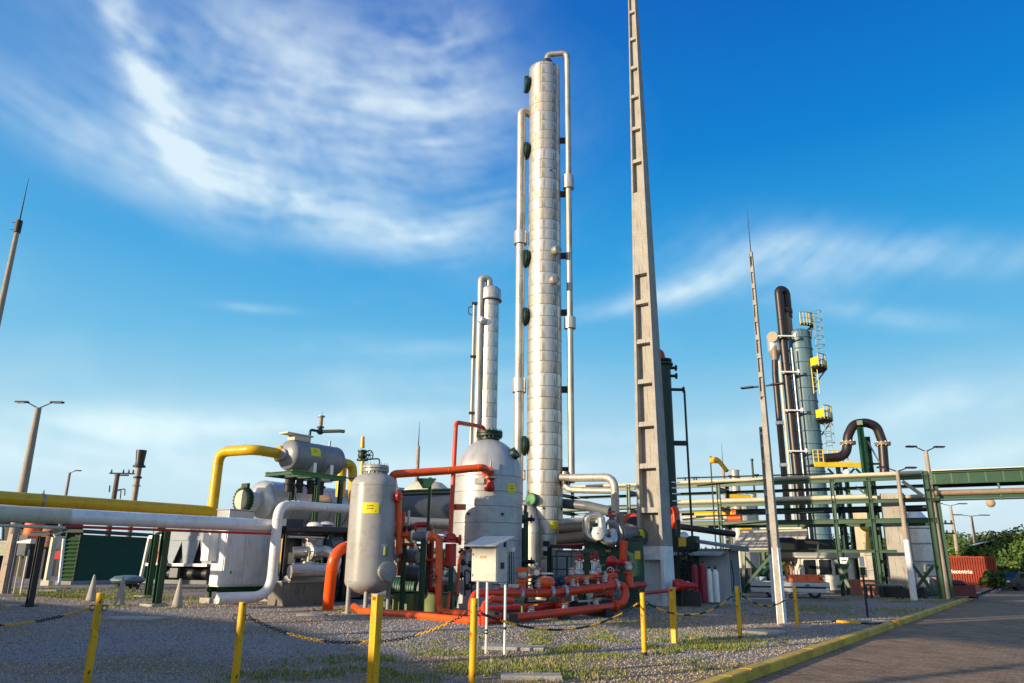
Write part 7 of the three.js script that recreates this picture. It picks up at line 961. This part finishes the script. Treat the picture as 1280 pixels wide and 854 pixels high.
{ // things behind the left edge
  const t = T('open_shelter', onG(at(30, 715, 75)), 'dark open shelter far behind at the left edge', 'shelter'); const a = onG(at(-30, 715, 74)), b = onG(at(72, 715, 74)); const y = hAt(20, 655, 74); P(t, 'roof', bar(a.clone().setY(y + .2), b.clone().setY(y + .2), 6, .4), M.dark); P(t, 'rear_wall', bar(a.clone().setY(y / 2).add(V3(0, 0, -3)), b.clone().setY(y / 2).add(V3(0, 0, -3)), .2, y), M.black); for (const px of [2, 33, 48]) P(t, 'post', bar(onG(at(px, 715, 72)), at(px + 2, 655, 72), .18), M.blueGrey);
  const k = T('grey_trough', onG(at(35, 700, 70)), 'long grey green tank wall under the shelter at the left edge', 'tank'); const y0 = hAt(30, 695, 70), y1 = hAt(30, 678, 70); P(k, 'side', bar(onG(at(-30, 690, 70)).setY((y0 + y1) / 2), onG(at(68, 690, 68)).setY((y0 + y1) / 2), .6, y1 - y0), mat([.30, .33, .24], .7)); P(k, 'rim', bar(onG(at(-30, 690, 70)).setY(y1), onG(at(68, 690, 68)).setY(y1), .75, .18), mat([.36, .38, .30], .7)); for (const px of [0, 30, 60]) P(k, 'leg', bar(onG(at(px, 700, 69.5)), onG(at(px, 700, 69.5)).setY(y0), .3), M.black);
  for (const [px, py, r, m, l] of [[42, 663, .7, M.orangeTarp, 'orange barrel half hidden by the black post under the pipes'], [62, 673, .6, M.salmon, 'pink barrel beside the pale steel arm']]) { const p = at(px, py, 62), q = T('barrel', onG(p), l, 'barrel'); P(q, 'body', lathe([[0, -.75], [r * .92, -.75], [r, -.6], [r, .6], [r * .92, .75], [0, .75]], p, UP, 22), m); P(q, 'hoop', [torus(p.clone().add(V3(0, .3, 0)), UP, r + .01, .04, 22, 5), torus(p.clone().add(V3(0, -.3, 0)), UP, r + .01, .04, 22, 5)], m, undefined, 'stuff'); P(q, 'stand', bar(onG(p), p.clone().add(V3(0, -.7, 0)), .5), M.dark); }
  { const b = gnd(4, 742), g = T('concrete_post', b, 'thick pale concrete post at the left edge with a grey box', 'post'), tp = at(16, 668, -b.z); P(g, 'post', bar(b, V3(b.x, tp.y, b.z), .30, .36), M.pole); P(g, 'dark_side', bar(b.clone().add(V3(.2, 0, .02)), V3(b.x + .2, tp.y, b.z + .02), .12, .3), M.greyDark); P(g, 'box', ybox(V3(b.x + .55, (tp.y + hAt(16, 690, -b.z)) / 2 - .1, b.z), .42, .95, .3, 0, .03), M.greyDark); P(g, 'box_roof', prism([[.3, -.2], [.95, -.2], [.95, .2], [.3, .2]].reverse().map(([x, z]) => V3(b.x + x, tp.y - .42, b.z + z)), [[.3, -.2], [.95, -.2], [.95, .2], [.3, .2]].reverse().map(([x, z]) => V3(b.x + x, tp.y - .34 + (x > .5 ? .14 : 0), b.z + z))), M.white); for (const x of [.48, .82]) P(g, 'leg', cyl(V3(b.x + x, 0, b.z), V3(b.x + x, tp.y - .7, b.z), .05, .05, 8), M.cream); }  // post has a darker strip along its right side
}
// ------------------------------------------------------------------ trees
const leafM = [[.050, .105, .016], [.080, .145, .020], [.034, .068, .014], [.12, .15, .022]].map((c) => new THREE.MeshStandardMaterial({ color: new THREE.Color().setRGB(...c), roughness: .75, side: THREE.DoubleSide }));
function tree(c, H, R, label, seed, n = 2600, group = 'trees beyond the container') {
  const r = rng(seed), t = T('tree', c, label, 'tree', group), lobes = []; const th = H * .42;
  const tr = [sweep([c.clone(), c.clone().add(V3(.1, th * .5, 0)), c.clone().add(V3(.25, th, .1))], H * .028, 8)];
  for (let i = 0; i < 9; i++) { const a = r() * 6.28, q = Math.sqrt(r()) * R * .78, y = H * (.42 + .5 * r() * (1 - .5 * q / R)), p = c.clone().add(V3(Math.cos(a) * q, y, Math.sin(a) * q)); lobes.push([p, R * (.28 + .22 * r())]); tr.push(sweep([c.clone().add(V3(.2, th * .8, .05)), c.clone().add(V3(.2, th, .05)).lerp(p, .6).add(V3(0, -.2, 0)), p], H * .009, 6)); }
  P(t, 'trunk', tr, M.brown, undefined, 'stuff');
  const pos = [], ind = [], sets = [[], []], nn = [[], []];
  for (let i = 0; i < n; i++) {
    const [p, R2] = lobes[Math.floor(r() * lobes.length)], d = V3(r() - .5, r() - .5, r() - .5).normalize(), q = p.clone().addScaledVector(d, R2 * Math.pow(r(), .38)); q.y = Math.max(.4, q.y);
    const s = .10 + .15 * r(), a = V3(r() - .5, r() - .5, r() - .5).normalize().multiplyScalar(s), b = a.clone().cross(V3(r() - .5, r() - .2, r() - .5)).normalize().multiplyScalar(s * .55), k = r() < .55 ? 0 : 1, o = sets[k].length / 3;
    for (const v of [q.clone().sub(a), q.clone().add(b), q.clone().add(a), q.clone().sub(b)]) sets[k].push(v.x, v.y, v.z); nn[k].push(o, o + 1, o + 2, o, o + 2, o + 3);
  }
  const pick = seed % 4; sets.forEach((sv, k) => { const g = new THREE.BufferGeometry(); g.setAttribute('position', new THREE.Float32BufferAttribute(sv, 3)); g.setIndex(nn[k]); g.computeVertexNormals(); P(t, 'crown', g, leafM[(pick + k) % 4], undefined, 'stuff'); });
}
{
  const list = [[1188, 84, 664, 3.6, 'dark tree directly behind the pale power pole'], [1206, 92, 656, 4.2, 'round tree behind the third lamp pole'], [1226, 98, 655, 4.4, 'tree whose crown shows over the thin shed roof'], [1246, 86, 661, 4.2, 'bright green tree standing over the right end of the container'], [1262, 80, 660, 4.0, 'yellow green bushy tree right of the container'], [1280, 84, 653, 4.6, 'tall green tree cut by the right edge'], [1256, 74, 690, 2.8, 'low bush at the container end'], [1272, 73, 686, 3.0, 'low yellowish bush above the dark car'], [1300, 84, 655, 4.6, 'tree just outside the right edge']];
  list.forEach(([px, D, py, R, l], i) => tree(onG(at(px, 700, D), -.2), hAt(px, py, D) - .9, R, l, 100 + i * 3, 7000));
  const mid = [[1003, 92, 664, 4, 'dark tree seen through the rack behind the blue column'], [1034, 95, 663, 4, 'dark tree seen through the rack behind the hut roof'], [1062, 96, 665, 4, 'tree seen through the rack left of the yellow bent pipe'], [1112, 100, 668, 4, 'dark tree seen low behind the concrete pillar'], [975, 100, 668, 4, 'dark tree seen beside the slender mast'], [1140, 98, 668, 4, 'dark tree behind the grey silo']];
  mid.forEach(([px, D, py, R, l], i) => tree(onG(at(px, 700, D), -.2), hAt(px, py, D) - .5, R, l, 200 + i * 5, 4000, 'trees seen through the pipe rack'));
  tree(onG(at(1246, 735, 63), -.2), 1.7, .95, 'dark round leafy clump in front of the right end of the container', 301, 2600, 'clumps'); tree(onG(at(39, 640, 95), -.2), hAt(39, 640, 95), 2.2, 'small tree showing between the overhead pipes at the left', 301, 1600, 'far trees on the left');  // first is a leafy clump filling a dark area at the container end
  // the far wood round the plain
  const g = T('distant_wood', V3(0, 0, 0), 'low far wood along the horizon behind the plant', null, null, 'stuff'), geo = new THREE.BufferGeometry(); geo.setAttribute('position', new THREE.Float32BufferAttribute([-1, 0, 0, 0, -.5, .2, 1, 0, 0, 0, .6, -.1], 3)); geo.setIndex([0, 1, 2, 0, 2, 3]); geo.computeVertexNormals();
  const n = 26000, m = new THREE.InstancedMesh(geo, leafM[2], n), o = new THREE.Object3D(), r = rng(9); for (let i = 0; i < n; i++) { const a = rad(-75 + 150 * r()), D = 150 + 40 * r(), top = 3.0 + 3.2 * fbm(a * 14, 3, 4, 4) ; o.position.set(Math.sin(a) * D, top * Math.pow(r(), .6) - .2, -Math.cos(a) * D); o.rotation.set(r() * 6, r() * 6, r() * 6); o.scale.setScalar(.5 + .6 * r()); o.updateMatrix(); m.setMatrixAt(i, o.matrix); } m.name = 'foliage'; m.userData.kind = 'stuff'; g.add(m);
}



// ------------------------------------------------------------------ more of the small fittings that crowd the middle of the plant
{
  const hv = (px, py, D, r, m, wm, label, axis = V3(1, 0, -.35), wd = UP) => { const p = at(px, py, D), t = T('hand_valve', p, label, 'valve'); valve(t, p, axis, r, m, wm, wd, r * 2.8); return t; };
  hv(664, 741, 25, .12, M.silver, M.red, 'small grey hand valve with red wheel beside the orange topped stub');
  hv(722, 738, 26.1, .13, M.silver, M.red, 'grey hand valve with red wheel on the middle red pipe under the green actuator');
  hv(748, 735, 26.6, .12, M.silver, M.blueDark, 'grey hand valve with dark wheel near the bend of the middle red pipe');
  hv(620, 743, 23.9, .10, M.silver, M.dark, 'small grey hand valve with dark wheel seen between the cabinet legs');
  hv(508, 669, 27.0, .10, M.orangeRed, M.dark, 'orange valve with dark wheel at the left end of the manifold', V3(1, 0, 0));
  hv(556, 674, 26.7, .10, M.silver, M.red, 'small valve with red wheel just left of the red filter pot', V3(1, 0, 0));
  hv(548, 720, 26.3, .12, M.orange, M.dark, 'orange valve halfway down the dropping orange pipe', UP, V3(-.5, 0, .86));
  hv(703, 757, 25.6, .13, M.orangeRed, M.dark, 'red valve with dark wheel on the rearmost low red pipe');
  run('orange_pipe', 'slim orange pipe rising straight beside the red filter pot to the round tank', [at(572, 745, 27.4), at(574, 700, 27.8), at(578, 690, 28.6), at(590, 688, 29.4)], .055, M.orange, { bend: .15 });
  run('orange_pipe', 'slim orange pipe along the foot of the green plinth', [at(500, 765, 26.2), at(545, 768, 25.8), at(560, 762, 26.4), at(562, 740, 26.6)], .06, M.orange, { bend: .15 });
  run('orange_pipe', 'slim orange branch crossing behind the grey ball valve', [at(498, 680, 27.6), at(530, 682, 27.5), at(533, 700, 27.5), at(560, 702, 27.3)], .05, M.orangeRed, { bend: .12 });
  run('orange_pipe', 'slim orange pipe linking the stub valve to the tall column skirt', [at(660, 722, 25.6), at(672, 718, 28), at(676, 712, 32), at(676, 740, 33)], .06, M.orange, { bend: .2 });
  run('orange_pipe', 'slim orange pipe running over the switch cabinet front', [at(690, 730, 28.5), at(715, 728, 28.6), at(718, 712, 28.8), at(730, 711, 29)], .06, M.orange, { bend: .15 });
  run('red_pipe', 'slim red pipe stepping up before the green skid enclosure', [at(742, 745, 28), at(756, 743, 28.2), at(757, 715, 28.6), at(774, 714, 29)], .06, M.red, { bend: .15 });
  run('red_pipe', 'slim red pipe behind the square chain post', [at(800, 742, 30), at(842, 738, 32), at(850, 733, 33)], .07, M.red, { bend: .15 });
  run('silver_pipe', 'slim silver tube snaking round the tall column skirt', [at(664, 735, 35), at(690, 732, 35), at(692, 712, 35.4), at(720, 710, 35.8)], .05, M.steel, { bend: .15 });
  run('silver_pipe', 'insulated silver pipe low between the grey vessel and the round tank', [at(566, 728, 29.4), at(552, 726, 29), at(540, 724, 29.2), at(520, 722, 29.4)], .13, M.alu2, { bend: .3, bands: .6 });
  run('silver_pipe', 'vertical silver pipe behind the small drum frame', [at(446, 660, 37), at(446, 612, 37)], .14, M.alu3, { bands: .7 });
  for (const [px, py, D, l] of [[497, 700, 27.4, 'round white gauge beside the grey vessel on the manifold'], [671, 705, 31, 'round white gauge low on the tall column'], [598, 720, 29.2, 'round white gauge on the front of the round tank'], [729, 708, 28, 'round white gauge left of the green actuator']]) { const p = at(px, py, D), t = T('pressure_gauge', p, l, 'gauge'); P(t, 'dial', disc(p, V3(-.25, 0, 1).normalize(), .09, .05), M.white); P(t, 'bezel', torus(p.clone().add(V3(-.006, 0, .026)), V3(-.25, 0, 1).normalize(), .09, .014, 18, 6), M.dark); P(t, 'stem', cyl(p, p.clone().add(V3(0, -.3, 0)), .018, .018, 6), M.steelDull); }
  { const t = T('cable_ladder', at(640, 735, 29), 'dark cable tray standing along the foot of the round tank', 'cable tray'); for (const s of [0, .3]) P(t, 'stile', bar(onG(at(632, 735, 29.2)).add(V3(s, .2, 0)), at(632, 690, 29.2).add(V3(s, 0, 0)), .04), M.steelDull); for (let i = 0; i < 9; i++) P(t, 'rung', bar(onG(at(632, 735, 29.2)).add(V3(0, .3 + i * .2, 0)), onG(at(632, 735, 29.2)).add(V3(.3, .3 + i * .2, 0)), .025), M.steelDull); for (const s of [.08, .15, .22]) P(t, 'cable', cyl(onG(at(632, 735, 29.2)).add(V3(s, .1, .03)), at(632, 690, 29.2).add(V3(s, 0, .03)), .022, .022, 6), M.black); }
  { // a grating walkway with green rail behind the red manifold
    const t = T('grating_walkway', onG(at(740, 740, 30)), 'low green grating walkway with a handrail behind the red manifold', 'walkway'), a = at(690, 735, 31).setY(.9), b = at(800, 735, 32.5).setY(.9), d = b.clone().sub(a).normalize(); P(t, 'deck', bar(a, b, .9, .06), M.steelDull); for (let i = 0; i <= 6; i++) { const p = a.clone().lerp(b, i / 6); P(t, 'post', bar(onG(p), p.clone().add(V3(0, 1.05, 0)), .06), M.green); } for (const h of [.55, 1.05]) P(t, 'rail', cyl(a.clone().add(V3(0, h, 0)), b.clone().add(V3(0, h, 0)), .03, .03, 8), M.green); }
  { // thin steelwork, tubing and conduits hung on the pipe rack
    const list = [[700, 640, 846, 634, 52, 'thin green conduit under the second rack level left of the tall mast'], [870, 646, 1030, 640, 49, 'thin dark conduit strung under the second rack level'], [846, 598, 1040, 592, 50, 'thin line standing proud on top of the rack']];
    for (const [x0, y0, x1, y1, D, l] of list) run('conduit', l, [at(x0, y0, D), at(x1, y1, D - (x1 - x0) * .017)], .045, l.includes('pale') ? M.creamPipe : M.greenDark);
    const s = T('cross_frame', onG(at(980, 720, 47)), 'crossed green braces low under the rack left of the slender mast', 'frame'); for (const [x0, y0, x1, y1] of [[930, 695, 970, 740], [970, 698, 932, 742]]) P(s, 'brace', bar(at(x0, y0, 50), at(x1, y1, 50), .14), M.green); for (const px of [930, 972]) P(s, 'post', bar(onG(at(px, 740, 50)), at(px, 690, 50), .18), M.green);
  }
  { const t = T('drum_rack', onG(at(940, 742, 46)), 'row of pale blue drums in the shade right of the gas shed', 'drum rack'); for (const px of [945, 953]) P(t, 'drum', lathe([[0, 0], [.3, 0], [.3, .9], [0, .9]], onG(at(px, 735, 50), .1), UP, 20), mat([.25, .38, .45], .5)); P(t, 'pallet', ybox(onG(at(949, 735, 50), .05), 1.6, .1, .9, .3), M.brownLight); }
}

{ // machines and skids that fill the shade behind the front row
  const mach = (px, D, w, h, dp, yaw, m, label, o = {}) => { const b = onG(at(px, 735, D)), t = T('pump_skid', b, label, 'pump skid'), R = (x, y, z) => b.clone().add(V3(x * Math.cos(yaw) + z * Math.sin(yaw), y, -x * Math.sin(yaw) + z * Math.cos(yaw))), ax = R(1, 0, 0).sub(b); P(t, 'base_frame', [ibeam(R(-w / 2, .16, dp / 2), R(w / 2, .16, dp / 2), .22, .16), ibeam(R(-w / 2, .16, -dp / 2), R(w / 2, .16, -dp / 2), .22, .16)], M.green, undefined, 'stuff'); P(t, 'motor', [cyl(R(-w * .4, h * .45, 0), R(w * .1, h * .45, 0), h * .27, h * .27, 20), disc(R(-w * .42, h * .45, 0), ax, h * .24, .1)], m, undefined, 'stuff'); const fins = []; for (let i = 0; i < 9; i++) fins.push(disc(R(-w * .36 + i * w * .05, h * .45, 0), ax, h * .285, .02)); P(t, 'cooling_fins', fins, m, undefined, 'stuff'); P(t, 'casing', lathe([[0, -.3], [h * .2, -.28], [h * .34, -.1], [h * .34, .1], [h * .2, .28], [0, .3]], R(w * .28, h * .42, 0), ax, 22), o.m2 || M.motorGrey); P(t, 'coupling', cyl(R(w * .1, h * .45, 0), R(w * .25, h * .45, 0), h * .1, h * .1, 14), M.steelDull); P(t, 'discharge', pipe([R(w * .28, h * .7, 0), R(w * .28, h * 1.25, 0), R(w * .28 + .5, h * 1.25, 0)], .11, .25), o.m3 || M.greyDark); P(t, 'terminal_box', ybox(R(-w * .15, h * .8, 0), .35, .28, .3, yaw, .03), m); P(t, 'pedestal', ybox(R(0, .3, 0), w * .8, .3, dp * .8, yaw, .02), M.concDark); };
  mach(386, 33.5, 2.6, 1.7, 1.2, -.5, M.motorBlue, 'blue motor and pump in the shade behind the silver pipe loop'); mach(424, 34.5, 2.2, 1.6, 1.1, -.5, M.motorGrey, 'grey motor and pump behind the orange riser', { m3: M.orangeRed });
  mach(516, 30.5, 2.0, 1.5, 1.0, -.3, M.motorGreen, 'green motor and pump behind the red manifold posts', { m2: M.motorGrey }); mach(548, 30.5, 1.8, 1.9, 1.0, .2, M.motorGrey, 'grey pump between the manifold and the round tank', { m3: M.red });
  mach(715, 31, 2.2, 1.3, 1.0, -.2, M.motorGrey, 'grey pump in front of the grey switch cabinet', { m3: M.steelDull }); mach(752, 30.5, 2.0, 1.4, 1.0, .3, M.motorGreen, 'green pump before the green skid enclosure', { m2: M.motorGrey, m3: M.red });
  mach(870, 41, 2.6, 1.8, 1.2, .2, M.motorGrey, 'grey pump behind the crimson gas cylinders'); mach(1150, 49, 2.2, 1.5, 1.1, .3, M.motorGrey, 'grey pump at the foot of the pale silo');
}
{ // flanged valves on the red manifold, each with a short riser
  const list = [[672, 741, 25, 'first flanged riser right of the orange topped stub'], [716, 739.5, 26, 'flanged riser on the middle red pipe left of the green actuator'], [733, 737, 26.3, 'flanged riser on the middle red pipe right under the green actuator'], [756, 734, 26.8, 'flanged riser on the middle red pipe before its bend'], [664, 769.5, 23.9, 'flanged drain stub on the lowest red pipe near the chain'], [706, 765, 24.9, 'flanged drain stub in the middle of the lowest red pipe'], [745, 760, 25.9, 'flanged drain stub toward the right end of the lowest red pipe'], [714, 725, 26.7, 'grey flanged stub on the upper red pipe left of the two handwheels'], [749, 722, 27.5, 'grey flanged stub on the upper red pipe right of the two handwheels'], [626, 742, 24, 'flanged riser on the red pipe seen between the cabinet legs']];
  for (const [px, py, D, l] of list) { const p = at(px, py, D), t = T('flanged_stub', p, l, 'pipe stub'), h = py > 755 ? .22 : .34; P(t, 'stub', cyl(p, p.clone().add(V3(0, h, 0)), .055, .055, 12), M.orangeRed); P(t, 'flange', [disc(p.clone().add(V3(0, h * .55, 0)), UP, .10, .03), disc(p.clone().add(V3(0, h * .55 + .035, 0)), UP, .10, .03), disc(p.clone().add(V3(0, h + .02, 0)), UP, .1, .035)], M.silver, undefined, 'stuff'); P(t, 'lever', bar(p.clone().add(V3(0, h + .06, 0)), p.clone().add(V3(.2, h + .09, .04)), .02), M.yellow); P(t, 'body', ball(p.clone().add(V3(0, h * .8, 0)), .085), M.silver); }
}
renderer.render(scene, camera);
